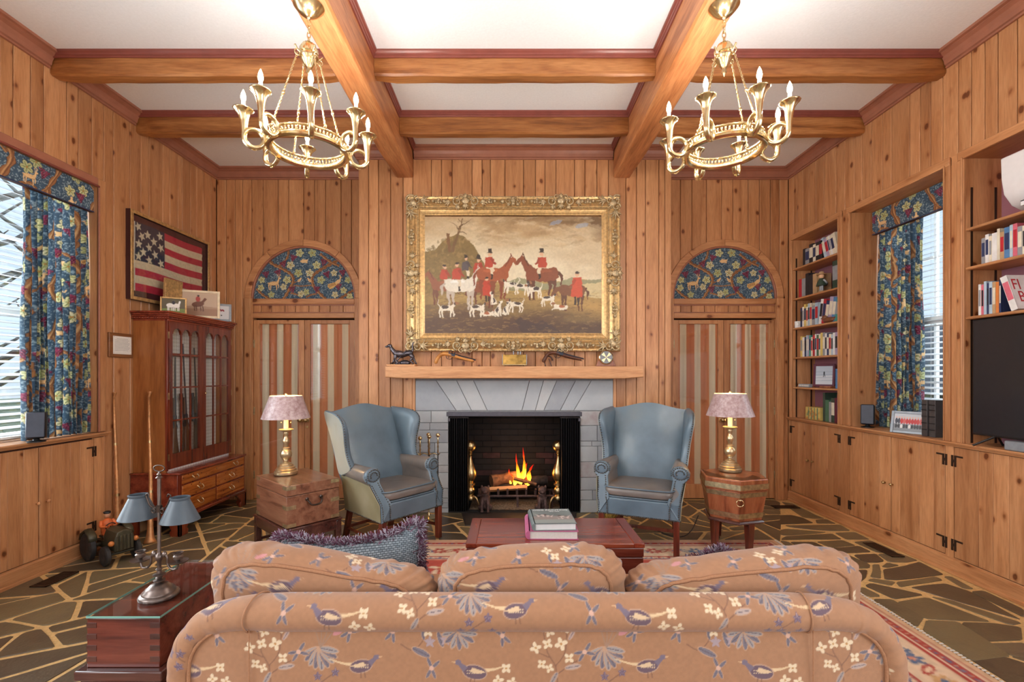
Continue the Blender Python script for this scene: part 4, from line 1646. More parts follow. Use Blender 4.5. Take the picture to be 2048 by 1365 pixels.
joints = [((40, 45), (40, 300)), ((215, 45), (385, 298)), ((385, 45), (510, 298)), ((525, 45), (640, 298)), ((990, 45), (925, 298)), ((1105, 45), (1035, 298)), ((1215, 45), (1105, 298)), ((1370, 45), (1240, 298)), ((1500, 45), (1352, 298)), ((1690, 45), (1690, 300))]
for (a, b), (c_, d_) in zip(joints[:-1], joints[1:]):
    poly = [zx(*b), zx(*d_), zx(*c_), zx(*a)]
    if a[0] == 40: poly = [(SX0, poly[0][1]), poly[1], poly[2], (SX0, poly[3][1])]
    if c_[0] == 1690: poly = [poly[0], (SX1, poly[1][1]), (SX1, poly[2][1]), poly[3]]
    slab(poly, YC, M['slate'], hearth)
zl = zx(0, 299)[1]
for (x0, x1) in ((SX0, FX0), (FX1, SX1)):
    z = 0.0
    k = 0
    while z < zl - 0.01:
        h = _rs.choice([0.05, 0.075, 0.1, 0.13, 0.16])
        z2 = min(z + h, zl)
        if zl - z2 < 0.045: z2 = zl
        j = _rs.uniform(-.004, .004)
        if _rs.random() < 0.4:
            xm = x0 + (x1 - x0) * _rs.uniform(.35, .65)
            slab([(x0, z), (xm, z), (xm, z2), (x0, z2)], YC, M['slate'], hearth)
            slab([(xm, z), (x1, z), (x1, z2), (xm, z2)], YC, M['slate'], hearth)
        else:
            slab([(x0, z), (x1, z), (x1, z2), (x0, z2)], YC, M['slate'], hearth)
        z = z2
# firebox shell and bricks
FBX0, FBX1, FBY = FX0 + 0.12, FX1 - 0.12, YC + 0.52
fb = MB()
fb.add([(FX0, YC + 0.02, 0), (FBX0, FBY + .01, 0), (FBX0, FBY + .01, 1.3), (FX0, YC + 0.02, 1.3)], [(0, 1, 2, 3)])
fb.add([(FX1, YC + 0.02, 0), (FBX1, FBY + .01, 0), (FBX1, FBY + .01, 1.3), (FX1, YC + 0.02, 1.3)], [(3, 2, 1, 0)])
fb.add([(FBX0, FBY + .01, 0), (FBX1, FBY + .01, 0), (FBX1, FBY + .01, 1.3), (FBX0, FBY + .01, 1.3)], [(0, 1, 2, 3)])
fb.add([(FX0, YC + 0.02, 1.3), (FX1, YC + 0.02, 1.3), (FBX1, FBY + .01, 1.3), (FBX0, FBY + .01, 1.3)], [(0, 1, 2, 3)])
fb.build('firebox_lining', M['mortar'], hearth)
bw, bh = 0.2, 0.066
bm_ = {}
for r in range(19):
    x = FBX0 + (0 if r % 2 else -bw / 2)
    while x < FBX1 - 0.01:
        a, b = max(x, FBX0), min(x + bw, FBX1)
        if b - a > 0.02:
            red = 3 <= r <= 7 and _rs.random() < 0.42
            B(a + .004, b - .004, FBY - _rs.uniform(0, .006), FBY + 0.02, r * bh + .004, (r + 1) * bh - .004).build('brick', M['soot_red'] if red else M['soot'], hearth)
        x += bw
for s_, xa, xb in ((1, FX0, FBX0), (-1, FX1, FBX1)):
    for r in range(19):
        for k in range(3):
            t0, t1 = (k - (0.5 if r % 2 else 0)) / 2.6, (k + 1 - (0.5 if r % 2 else 0)) / 2.6
            t0, t1 = max(t0, 0), min(t1, 1)
            if t1 - t0 < .08: continue
            p = [(xa + (xb - xa) * t + s_ * o, YC + 0.03 + (FBY - YC - 0.03) * t) for t, o in ((t0 + .01, 0), (t1 - .01, 0), (t1 - .01, .012), (t0 + .01, .012))]
            MB().prism(p, r * bh + .004, (r + 1) * bh - .004, 'z').build('brick', M['soot'], hearth)
B(FX0 - 0.02, FX1 + 0.02, YC - 0.012, YC + 0.06, FZ - 0.042, FZ + 0.004).build('iron_lintel', M['lintel'], hearth, bevel=0.004)
B(FX0, FX1, YC - 0.01, FBY, -0.003, 0.012).build('firebox_floor', M['soot'], hearth)
# big dark hearth slab in front
hs = MB()
hs.add([(-0.42, 4.34, 0.0), (0.62, 4.34, 0.0), (0.68, 4.75, 0.0), (-0.5, 4.75, 0.0), (-0.41, 4.35, 0.006), (0.61, 4.35, 0.006), (0.67, 4.745, 0.006), (-0.49, 4.745, 0.006)], [(4, 5, 6, 7), (0, 1, 5, 4), (1, 2, 6, 5), (2, 3, 7, 6), (3, 0, 4, 7)])
hs.build('hearth_slab', plain('charcoal_slate', (54, 48, 46), 0.45, var=0.15, scale=20), floor)
# ash bed
am = MB()
am.grid(lambda u, v: (-0.42 + 0.95 * u, YC + 0.04 + 0.42 * v, 0.014 + 0.03 * math.sin(PI * u) * math.sin(PI * v) + 0.006 * _rs.random()), 40, 18)
a_ = am.build('ash', M['ash'], smooth=60)
a_['kind'] = 'stuff'
tag(a_, 'pale ash and wood chips spread under the fire grate', 'ash')

# spark curtains
def spark_curtain(x0, x1, label):
    n = 96
    rs = []
    for z in (0.02, 0.5, FZ - 0.05):
        ring = [(x0 + (x1 - x0) * i / n, YC + 0.0 + 0.024 * math.sin(2 * PI * 9 * i / n) + 0.004 * math.sin(i), z) for i in range(n + 1)]
        ring += [(p[0], p[1] + 0.004, z) for p in ring[::-1]]
        rs.append(ring)
    t = thing('spark_curtain', label, 'fire screen', ((x0 + x1) / 2, YC, 0))
    mb = MB()
    mb.rings([[(p[0] - (x0 + x1) / 2, p[1] - YC, p[2]) for p in r] for r in rs])
    mb.build('mesh_folds', M['iron'], t, smooth=60)
    w = (x1 - x0) / 2
    MB().tube([(-w, -.02, FZ - 0.055), (w, -.02, FZ - 0.055)], 0.006, 8).build('rod', M['iron'], t)
    s_ = -1 if x0 < 0 else 1
    B(s_ * (w - .02), s_ * w, -.035, -.02, FZ - .09, FZ - .06).build('bracket', M['lintel'], t)
    return t


spark_curtain(FX0 + 0.0, FX0 + 0.205, 'black pleated spark curtain drawn beside the fire tool stand')
spark_curtain(FX1 - 0.205, FX1, 'black pleated spark curtain drawn beside the plain blue wing chair facing straight out')

# brass andirons
def andiron(x, label):
    t = thing('andiron', label, 'andiron', (x, YC + 0.09, 0.012), 0, 'brass andirons in the firebox')
    prof = [(0.05, 0.1), (0.055, 0.12), (0.045, 0.14), (0.03, 0.15), (0.048, 0.17), (0.052, 0.2), (0.04, 0.225), (0.028, 0.235), (0.05, 0.25), (0.05, 0.268), (0.03, 0.28), (0.045, 0.3), (0.066, 0.34), (0.068, 0.38), (0.05, 0.43), (0.028, 0.48), (0.018, 0.53), (0.017, 0.55), (0.03, 0.56), (0.018, 0.57), (0.028, 0.585), (0.016, 0.6)]
    MB().lathe(prof, 20).build('post', M['brass_old'], t, smooth=50)
    MB().ball((0, 0, 0.655), 0.062, 18, 12).build('ball_finial', M['brass_old'], t, smooth='all')
    for s_ in (-1, 1):
        MB().tube(smoothpath([(0, 0, .12), (s_ * .05, -.02, .13), (s_ * .09, -.03, .07), (s_ * .1, -.035, .0)]), 0.012, 8).build('leg', M['brass_old'], t, smooth=60)
    MB().tube([(0, .02, .1), (0, .3, .1), (0, .36, .0)], 0.012, 6).build('log_bar', M['iron'], t)
    return t


andiron(-0.415, 'tall brass ball andiron by the spark curtain near the tool stand')
andiron(0.505, 'tall brass ball andiron half hidden by the farther spark curtain')

# grate
g = thing('fire_grate', 'rusty iron basket grate holding burning logs', 'grate', (0.06, YC + 0.22, 0.012))
MB().tube([(-.4, -.12, .13), (.42, -.12, .13)], 0.012, 6).build('front_bar', M['rust'], g)
MB().tube([(-.4, .14, .13), (.42, .14, .13)], 0.012, 6).build('rear_bar', M['rust'], g)
for i in range(9):
    x = -.38 + i * .098
    MB().tube([(x, .16, .14), (x, -.12, .135), (x, -.14, .21)], 0.011, 6).build('grate_bar', M['rust'], g)
for x in (-.36, .02, .38):
    MB().tube([(x, -.12, .13), (x, -.12, 0)], 0.013, 6).build('leg', M['rust'], g)
    MB().tube([(x, .14, .13), (x, .14, 0)], 0.013, 6).build('leg', M['rust'], g)


def iron_hound(x, label):
    t = thing('iron_firedog', label, 'firedog', (x, YC + 0.02, 0.012), 0, 'cast iron firedogs in front of the grate')
    b = MB()
    b.tube(smoothpath([(0, .03, .03), (0, .02, .09), (0, 0, .15), (0, -.01, .19)]), [.05] * 6 + [.052] * 6 + [.04] * 6 + [.03], 10)
    b.build('body', M['rust'], t, smooth='all')
    h = MB()
    h.ball((0, -.02, .215), (.042, .045, .04), 12, 8).ball((0, -.06, .205), (.022, .022, .018), 8, 6)
    h.ball((-.034, -.005, .245), (.012, .01, .02), 6, 5).ball((.034, -.005, .245), (.012, .01, .02), 6, 5)
    h.build('head', M['rust'], t, smooth='all')
    for s_ in (-1, 1):
        MB().tube(smoothpath([(s_ * .025, -.02, .13), (s_ * .032, -.045, .07), (s_ * .03, -.05, .01)]), [.016] * 6 + [.013] * 6 + [.016], 8).ball((s_ * .03, -.06, .008), (.018, .026, .01), 8, 5).build('leg', M['rust'], t, smooth='all')
        MB().ball((s_ * .045, .03, .03), (.03, .045, .035), 8, 6).build('haunch', M['rust'], t, smooth='all')
    return t


iron_hound(-0.255, 'small seated cast iron firedog below the pale split log')
iron_hound(0.33, 'small seated cast iron firedog below the dark charred log')

# logs and flames
def log(name, a, b, r, mat, label, flat=1.0, sides=9, seed=0):
    rr = random.Random(seed)
    a, b = Vector(a), Vector(b)
    pts = [a + (b - a) * (i / 6) for i in range(7)]
    mb = MB()
    mb.tube(pts, [r * rr.uniform(.88, 1.08) for _ in pts], sides, flat=flat)
    o = mb.build(name, mat, smooth=50)
    return tag(o, label, 'log', 'logs on the fire')


M['bark'] = plain('charred_bark', (46, 36, 32), 0.9, var=0.3, scale=35, bump=0.6)
M['split'] = wood('pale_split_wood', (150, 96, 56), (198, 144, 96), (216, 170, 122), 'x', rough=0.7)
M['char_end'] = plain('brown_singed_wood', (112, 74, 48), 0.85, var=0.3, scale=25, bump=0.4)
gx, gy = 0.06, YC + 0.22
log('split_log', (gx - .31, gy - .09, .2), (gx + .12, gy - .07, .225), .032, M['split'], 'pale freshly split log lying at the front of the grate', .8, 4, 1)
log('round_log', (gx - .26, gy - .02, .275), (gx + .02, gy + .1, .3), .062, M['char_end'], 'rounded brown log on the side of the grate nearest the tools', 1, 10, 2)
log('charred_log', (gx + .04, gy + .02, .25), (gx + .34, gy + .05, .275), .055, M['bark'], 'black charred log glowing at one end', 1, 10, 3)
log('charred_log', (gx - .2, gy + .02, .205), (gx + .3, gy + .08, .2), .045, M['bark'], 'blackened log at the bottom of the fire', 1, 8, 4)
log('split_log', (gx - .02, gy - .04, .31), (gx + .22, gy - .06, .25), .02, M['char_end'], 'thin singed stick leaning through the flames', 1, 5, 5)

fm = NT('flame')
_tc = fm.n('TexCoord')
_sp = fm.n('SeparateXYZ')
fm.l(_tc.outputs['Generated'], _sp.inputs[0])
_nz = fm.n('TexNoise', i_Scale=5.0, i_Detail=3.0)
fm.l(_tc.outputs['Object'], _nz.inputs['Vector'])
_ad = fm.n('Math', operation='MULTIPLY_ADD', i_1=0.5)
fm.l(_nz.outputs[0], _ad.inputs[0])
fm.l(_sp.outputs['Z'], _ad.inputs[2])
_r = fm.ramp(_ad.outputs[0], [(0.15, (255, 120, 20)), (0.45, (255, 196, 60)), (0.75, (255, 120, 16)), (1.0, (214, 34, 6)), (1.2 if False else 1.0, (190, 20, 4))])
_em = fm.n('Emission', i_Strength=3.2)
fm.l(_r.outputs[0], _em.inputs[0])
_tr = fm.n('BsdfTransparent')
_ms = fm.n('MixShader')
_op = fm.n('MapRange', i_1=0.35, i_2=1.25, i_3=0.12, i_4=0.85)
fm.l(_ad.outputs[0], _op.inputs[0])
fm.l(_op.outputs[0], _ms.inputs[0])
fm.l(_em.outputs[0], _ms.inputs[1])
fm.l(_tr.outputs[0], _ms.inputs[2])
fm.l(_ms.outputs[0], fm.out.inputs[0])
M['flame'] = fm.m
fl = thing('flame', 'orange and yellow flames rising from the logs', 'fire', (gx + 0.05, gy + 0.03, 0.27))
for i, (x, y_, h, r, lean) in enumerate([(.03, 0, .4, .036, .01), (-.03, .02, .33, .034, .0), (.09, -.01, .22, .045, .06), (-.1, .0, .17, .03, -.03), (.02, -.03, .24, .05, .04), (-.15, .02, .11, .022, -.02), (-.06, -.03, .13, .04, -.05), (.06, -.04, .1, .06, .02)]):
    pts, rad = [], []
    for k in range(13):
        t = k / 12
        pts.append((x + lean * t * t + .014 * math.sin(4 * t + i), y_, -.04 + h * t))
        rad.append(max(.001, r * (math.sin(PI * min(1, t * 1.25 + .12)) ** .8 if t < .7 else (1 - t) / .3 * .5)))
    MB().tube(pts, rad, 10, flat=.6).build('flame_tongue', M['flame'], fl, smooth='all')
_pl = bpy.data.lights.new('fire_glow', 'POINT')
_pl.energy = 3.5
_pl.color = (1, .45, .12)
_pl.shadow_soft_size = .08
_po = bpy.data.objects.new('fire_glow', _pl)
COL.objects.link(_po)
_po.parent = fl
_po.location = (0, -.05, .12)

# mantel
tag(wobbly_beam('mantel_beam', 'x', -1.223, 1.307, YC - 0.21, YC - 0.001, 1.372, 1.492, M['mantel'], 0.008, 77), 'thick pale oak mantel beam above the stone fireplace', 'mantel')
bpy.data.objects['mantel_beam']['kind'] = 'thing'

# fire tools
t = thing('fire_tool_stand', 'brass stand of black fire irons left of the hearth opening', 'fire tools', (-0.80, 4.58, 0))
MB().lathe([(.09, 0), (.09, .012), (.05, .02), (.016, .03), (.01, .05)], 16).build('base', M['brass'], t, smooth=50)
MB().tube([(0, 0, .04), (0, 0, .8)], .008, 8).build('pole', M['brass'], t)


def knobbed(x, y_, ztop, name, low):
    h = MB().lathe([(.004, -.2), (.008, -.17), (.005, -.15), (.009, -.13), (.005, -.11), (.01, -.09), (.006, -.07), (.009, -.05), (.004, -.035)], 10, (x, y_, ztop)).ball((x, y_, ztop - .015), .021, 12, 8)
    p = h.build(name, M['brass'], t, smooth=60)
    MB().tube([(x, y_, ztop - .19), (x, y_, low)], .006, 6).build('rod', M['iron'], p)
    return p


kp = knobbed(.09, 0, .83, 'poker', .06)
kp = knobbed(-.085, 0, .8, 'tongs', .5)
MB().tube([(-.075, 0, .6), (-.1, 0, .45), (-.075, 0, .12)], .005, 6).build('rod', M['iron'], kp)
kp = knobbed(.012, -.04, .82, 'shovel', .4)
B(-.045, .065, -.055, -.04, .2, .34).build('blade', plain('copper_red', (120, 46, 36), .4, .6), kp, bevel=.02)
kp = knobbed(-.01, .04, .83, 'brush', .3)
MB().lathe([(.03, 0), (.05, -.1), (.02, -.12)], 10, (-.01, .04, .3)).build('bristles', M['iron'], kp)
for s_ in (-1, 1):
    MB().tube(smoothpath([(0, 0, .62), (s_ * .05, 0, .635), (s_ * .09, 0, .62), (s_ * .11, 0, .64)]), .005, 6).build('hook', M['brass'], t, smooth=60)
MB().ball((.035, -.05, .56), .016).build('knob', M['brass'], t, smooth='all')
bl = thing('bellows', 'small copper red bellows hanging on the fire tool stand', 'bellows', (-.84, 4.50, .5))
MB().prism([(p.x, p.y) for p in smoothpath([(0, .07, 0), (.04, .04, 0), (.05, -.02, 0), (0, -.09, 0), (-.05, -.02, 0), (-.04, .04, 0)], 4, True)], -.01, .01, 'y').build('board', plain('copper_leather', (136, 66, 48), .45), bl, bevel=.004)
MB().tube([(0, 0, -.08), (0, 0, -.15)], [.008, .004], 8).build('nozzle', M['brass'], bl)
# ------------------------------------------------------------------ wing chairs
def wing_chair(label, loc, rz):
    t = thing('wing_chair', label, 'armchair', loc, rz, 'blue leather wing chairs by the fire')
    L, W, O = M['leather'], M['leather_worn'], M['leather_olive']
    # seat rail: wide front, narrower back
    r = MB()
    r.prism([(-.315, -.29), (.315, -.29), (.26, .27), (-.26, .27)], .27, .41, 'z')
    r.build('seat_rail', L, t, bevel=.012)
    # cushion
    def cush(u, v):
        a = 2 * PI * u
        p = -PI / 2 + PI * v
        ca, sa = math.cos(a), math.sin(a)
        e = 0.28
        sx = math.copysign(abs(ca) ** e, ca)
        sy = math.copysign(abs(sa) ** e, sa)
        cp = math.cos(p) ** .35 if math.cos(p) > 0 else 0
        zz = math.sin(p)
        y_ = -.02 + .265 * sy * cp
        wx = .262 - .04 * (y_ + .28) / .55
        crown = 0.018 * max(0, zz) * (1 - sx * sx * .8) * (1 - sy * sy * .8)
        return (wx * sx * cp, y_, .455 + .048 * math.copysign(abs(zz) ** .6, zz) + crown)
    c_ = MB().grid(cush, 48, 16).build('seat_cushion', W, t, smooth='all')
    for z in (.418, .492):
        pts = []
        for k in range(48):
            a = 2 * PI * k / 48
            sx = math.copysign(abs(math.cos(a)) ** .28, math.cos(a))
            sy = math.copysign(abs(math.sin(a)) ** .28, math.sin(a))
            y_ = -.02 + .262 * sy
            pts.append(((.259 - .04 * (y_ + .28) / .55) * sx, y_, z))
        MB().tube(pts, .006, 6, closed=True).build('piping', L, c_, smooth='all')
    # inside back (upholstered) and outside back
    def topz(u):
        return 1.09 + .055 * math.cos(u * PI / 2 * 1.0) ** 2 * (1 if abs(u) < 1 else 0)
    def yb(v):
        return .215 + .2 * v + .03 * v * v
    def front(u, v):
        x = u * (.235 + .05 * v)
        z = .42 + (topz(u) - .42) * v
        bul = .035 * (1 - u ** 4) * math.sin(PI * min(1, v * .9 + .08)) + .02 * math.exp(-((v - .25) / .2) ** 2)
        return (x, yb(v) - .075 * (1 - .55 * v) - bul, z)
    def back(u, v):
        return (u * (.245 + .05 * v), yb(v) + .02, .3 + (topz(u) - .01 - .3) * v)
    nu, nv = 24, 24
    b = MB()
    b.v = [front(-1 + 2 * i / nu, j / nv) for j in range(nv + 1) for i in range(nu + 1)]
    n0 = len(b.v)
    b.v += [back(-1 + 2 * i / nu, j / nv) for j in range(nv + 1) for i in range(nu + 1)]
    q = lambda o, i, j: o + j * (nu + 1) + i
    for j in range(nv):
        for i in range(nu):
            b.f.append((q(0, i, j), q(0, i + 1, j), q(0, i + 1, j + 1), q(0, i, j + 1)))
            b.f.append((q(n0, i, j + 1), q(n0, i + 1, j + 1), q(n0, i + 1, j), q(n0, i, j)))
        b.f.append((q(0, 0, j + 1), q(n0, 0, j + 1), q(n0, 0, j), q(0, 0, j)))
        b.f.append((q(0, nu, j), q(n0, nu, j), q(n0, nu, j + 1), q(0, nu, j + 1)))
    for i in range(nu):
        b.f.append((q(0, i, nv), q(0, i + 1, nv), q(n0, i + 1, nv), q(n0, i, nv)))
        b.f.append((q(0, i + 1, 0), q(0, i, 0), q(n0, i, 0), q(n0, i + 1, 0)))
    b.build('backrest', L, t, smooth=50)
    nails = []
    for s_ in (-1, 1):
        # wing: side profile (y, z), padded inside, flared outwards at the front
        prof = [(.345, 1.085), (.25, 1.095), (.15, 1.088), (.06, 1.062), (.022, 1.03), (.01, .99), (.022, .93), (.045, .86), (.06, .8), (.066, .74), (.06, .69), (.05, .64), (.12, .6), (.25, .58), (.262, .75), (.29, .9)]
        pr = [(p.x, p.y) for p in smoothpath([(a, b_, 0) for a, b_ in prof], 3, True)]
        def ring(off, sh):
            out = []
            cy, cz = .16, .84
            for y_, z_ in pr:
                y2, z2 = cy + (y_ - cy) * sh, cz + (z_ - cz) * sh
                fl_ = .268 + .022 * (z2 - .58) / .5 + .055 * (1 - (y2 - .0) / .35) * (.3 + .7 * (z2 - .58) / .5)
                out.append((s_ * (fl_ + off), y2 + .2 * max(0, z2 - .56), z2))
            return out
        w = MB()
        rs = [ring(-.034, .8), ring(-.026, .93), ring(-.012, .99), ring(0, 1.0), ring(.014, .985)]
        if s_ < 0: rs = rs
        w.rings(rs)
        if s_ < 0: pass
        else: w.f = [f[::-1] for f in w.f]
        wo = w.build('wing', L, t, smooth='all')
        w2 = MB()
        rr = [ring(.012, .975), ring(.018, .965)]
        w2.rings(rr)
        if s_ > 0: w2.f = [f[::-1] for f in w2.f]
        w2.build('wing_outside', M['leather_pale'], wo, smooth=40, label='faded pale leather outer face')
        edge = ring(.006, 1.0)
        for k in range(0, len(edge) - 1):
            a, b_ = Vector(edge[k]), Vector(edge[k + 1])
            if a.y < .2:
                n_ = max(1, int((b_ - a).length / .016))
                nails += [a + (b_ - a) * i / n_ for i in range(n_)]
        # arm: scrolled section swept from the back to the front, front edge curving forward to the rail
        sec = [(.215, .40), (.222, .5), (.222, .565), (.205, .6), (.205, .635), (.222, .664), (.252, .676), (.29, .672), (.318, .652), (.33, .62), (.326, .588), (.312, .566), (.3, .55), (.302, .48), (.312, .41), (.315, .27), (.3, .27), (.24, .4)]
        def yfront(z):
            return -.285 if z < .41 else -.285 + .135 * min(1, (z - .41) / .2) ** .8
        f0 = [(s_ * (x), yfront(z) + .0, z) for x, z in sec]
        f1 = [(s_ * x, yfront(z) + .05, z) for x, z in sec]
        bk = [(s_ * (x - .05 * min(1, max(0, (x - .2) / .1))), .26, z) for x, z in sec]
        ar = MB()
        ar.rings([f0, f1, [tuple((Vector(a) + Vector(b_)) / 2) for a, b_ in zip(f1, bk)], bk])
        if s_ > 0: ar.f = [f[::-1] for f in ar.f]
        ao = ar.build('arm', W, t, smooth=55, bevel=.006, label='scrolled arm in worn brown grey leather')
        # front facing of the arm
        cx_, cz_ = .262, .5
        fr = MB()
        fs = [(x + (.262 - x) * .12, z + ((.5 if z < .6 else .62) - z) * .04) for x, z in sec[:-2]]
        fr.rings([[(s_ * x, yfront(z) - .002, z) for x, z in sec[:-2]], [(s_ * x, yfront(z) - .012, z) for x, z in fs]])
        if s_ < 0: fr.f = [f[::-1] for f in fr.f]
        fr.build('arm_facing', L, ao, smooth=40)
        MB().lathe([(.03, .03), (.054, .02), (.058, 0), (.054, -.012), (.04, -.02), (.02, -.022), (.001, -.02)], 24, (s_ * .268, -.165, .622), 'y').build('arm_scroll', L, ao, smooth=50)
        nails += [Vector((s_ * .268 + .046 * math.cos(k * .33), -.184, .622 + .046 * math.sin(k * .33))) for k in range(19)]
        nails += [Vector((s_ * .268 + .026 * math.cos(k * .52), -.188, .622 + .026 * math.sin(k * .52))) for k in range(8)]
        for k in range(3, len(fs) - 1):
            a, b_ = Vector((s_ * fs[k][0], yfront(fs[k][1]) - .013, fs[k][1])), Vector((s_ * fs[k + 1][0], yfront(fs[k + 1][1]) - .013, fs[k + 1][1]))
            n_ = max(1, int((b_ - a).length / .015))
            nails += [a + (b_ - a) * i / n_ for i in range(n_)]
        for z in np.arange(.29, .56, .015):
            nails.append(Vector((s_ * .24, yfront(z) - .012, z)))
        # outer side panel
        sp = MB()
        sp.rings([[(s_ * .316, -.283, .272), (s_ * .314, -.283, .41), (s_ * .305, -.18, .55), (s_ * .264, .26, .6), (s_ * .262, .27, .272)], [(s_ * .322, -.28, .275), (s_ * .32, -.28, .41), (s_ * .311, -.18, .545), (s_ * .272, .26, .6), (s_ * .268, .27, .275)]])
        if s_ < 0: sp.f = [f[::-1] for f in sp.f]
        sp.build('side_panel', O, t, smooth=40, label='faded olive leather side')
        a, b_ = Vector((s_ * .322, -.28, .277)), Vector((s_ * .268, .27, .277))
        nails += [a + (b_ - a) * i / 34 for i in range(35)]
        # legs
        B(s_ * .268, s_ * .312, -.288, -.244, 0, .275).build('leg', M['leg_wood'], t, bevel=.004)
        lg = MB()
        x0, x1 = s_ * .215, s_ * .255
        x0, x1 = min(x0, x1), max(x0, x1)
        lg.add([(x0, .3, 0), (x1, .3, 0), (x1, .34, 0), (x0, .34, 0), (x0, .225, .28), (x1, .225, .28), (x1, .265, .28), (x0, .265, .28)], [(3, 2, 1, 0), (4, 5, 6, 7), (0, 1, 5, 4), (1, 2, 6, 5), (2, 3, 7, 6), (3, 0, 4, 7)])
        lg.build('leg', M['leg_wood'], t, bevel=.003)
        MB().tube([(s_ * .29, -.262, .11), (s_ * .236, .3, .11)], .014, 4).build('stretcher', M['leg_wood'], t)
    B(-.265, .265, -.01, .012, .095, .122).build('stretcher', M['leg_wood'], t, bevel=.002)
    B(-.22, .22, .295, .315, .1, .125).build('stretcher', M['leg_wood'], t, bevel=.002)
    for k in range(42):
        nails.append(Vector((-.3 + .6 * k / 41, -.292, .279)))
    nm = MB()
    for p in nails:
        nm.ball(p, .006, 6, 4)
    nm.build('nail_heads', M['nail'], t, smooth='all', kind='stuff')
    # arms, wings and back flare out above the seat
    for o in t.children_recursive:
        for v in o.data.vertices:
            v.co.x *= 1 + .16 * min(1, max(0, (v.co.z - .36) / .22))
    return t


wing_chair('blue grey leather wing chair turned sideways beside the brass cornered chest', (-1.005, 3.945, .007), math.radians(52))
wing_chair('blue grey leather wing chair beside the six sided banded box', (1.125, 3.945, .007), math.radians(-23.7))

# ------------------------------------------------------------------ campaign chest side table
t = thing('campaign_chest', 'walnut chest with brass corner straps on a low stand under a lamp', 'chest', (-1.733, 3.79, 0), math.radians(-41.7))
lx, ly = .29, .207
B(-lx, lx, -ly, ly, .265, .5).build('body', M['chest'], t, bevel=.004)
B(-lx, lx, -ly, ly, .503, .58).build('lid', M['chest'], t, bevel=.004)
B(-lx + .004, lx - .004, -ly + .004, ly - .004, .581, .587).build('glass_top', M['glass'], t, bevel=.001)
for sx in (-1, 1):
    for sy in (-1, 1):
        for z0, z1 in ((.268, .295), (.4, .43), (.548, .575)):
            mb = MB()
            mb.box(sx * lx - sx * .07, sx * (lx + .0015), sy * ly, sy * (ly + .0015), z0, z1)
            mb.box(sx * lx, sx * (lx + .0015), sy * ly - sy * .07, sy * (ly + .0015), z0, z1)
            mb.build('brass_strap', M['brass_dull'], t)
for sx in (-1, 1):
    h = MB().tube(smoothpath([(sx * (lx + .004), -.055, .455), (sx * (lx + .03), -.05, .44), (sx * (lx + .035), -.03, .415), (sx * (lx + .035), .03, .415), (sx * (lx + .03), .05, .44), (sx * (lx + .004), .055, .455)], 5), .007, 8).build('carry_handle', M['bronze'], t, smooth='all')
    for yy in (-.055, .055):
        MB().lathe([(.014, 0), (.014, sx * .005), (.006, sx * .008)], 10, (sx * lx, yy, .458), 'x').build('handle_rose', M['bronze'], h)
st = MB()
st.box(-lx - .02, lx + .02, -ly - .02, ly + .02, .245, .262)
st.build('stand_top', M['dark_wood'], t, bevel=.004)
for x0, x1, y0, y1 in ((-lx - .012, lx + .012, -ly - .012, -ly + .012), (-lx - .012, lx + .012, ly - .012, ly + .012), (-lx - .012, -lx + .012, -ly + .012, ly - .012), (lx - .012, lx + .012, -ly + .012, ly - .012)):
    B(x0, x1, y0, y1, .17, .245).build('stand_apron', M['dark_wood'], t, bevel=.003)
for sx in (-1, 1):
    for sy in (-1, 1):
        B(sx * (lx + .014), sx * (lx - .03), sy * (ly + .014), sy * (ly - .03), 0, .245).build('leg', M['dark_wood'], t, bevel=.004)
    B(sx * (lx - .004), sx * (lx - .018), -ly + .03, ly - .03, .05, .07).build('stretcher', M['dark_wood'], t)

# ------------------------------------------------------------------ six sided wine cooler
t = thing('wine_cooler', 'six sided mahogany box with brass bands and ring handle on square legs', 'box', (1.82, 3.80, .007))
hexv = lambda r, z, k: (r * math.cos(math.radians(-104 + 60 * k)), r * math.sin(math.radians(-104 + 60 * k)), z)
hx = lambda r, z: [hexv(r, z, k) for k in range(6)]
RR = lambda z: .215 + (z - .25) * .16
MB().rings([hx(RR(.262), .262), hx(RR(.5), .5)]).build('body', M['cooler'], t, bevel=.003)
MB().rings([hx(.262, .503), hx(.264, .585), hx(.255, .592)]).build('lid', M['cooler'], t, bevel=.003)
MB().rings([hx(.252, .592), hx(.25, .597)]).build('glass_top', M['glass'], t)
for z0, z1, ro in ((.285, .325, None), (.455, .49, None), (.515, .555, .264)):
    a, b_ = (RR(z0), RR(z1)) if ro is None else (ro, ro)
    MB().rings([hx(a, z0), hx(a + .003, z0), hx(b_ + .003, z1), hx(b_, z1)]).build('brass_band', M['brass_dull'], t)
MB().rings([hx(.235, .24), hx(.24, .25), hx(.225, .263)]).build('base_moulding', M['dark_wood'], t, bevel=.002)
p = Vector(hexv(RR(.44) + .008, .44, 0))
rg = MB()
rg.tube([p + Vector((.026 * math.sin(a) * .97, .026 * math.sin(a) * -.25, -.022 + .026 * math.cos(a))) for a in [2 * PI * k / 20 for k in range(20)]], .0035, 6, closed=True)
rg.ball(p, .009, 8, 6)
rg.build('ring_handle', M['brass'], t, smooth='all')
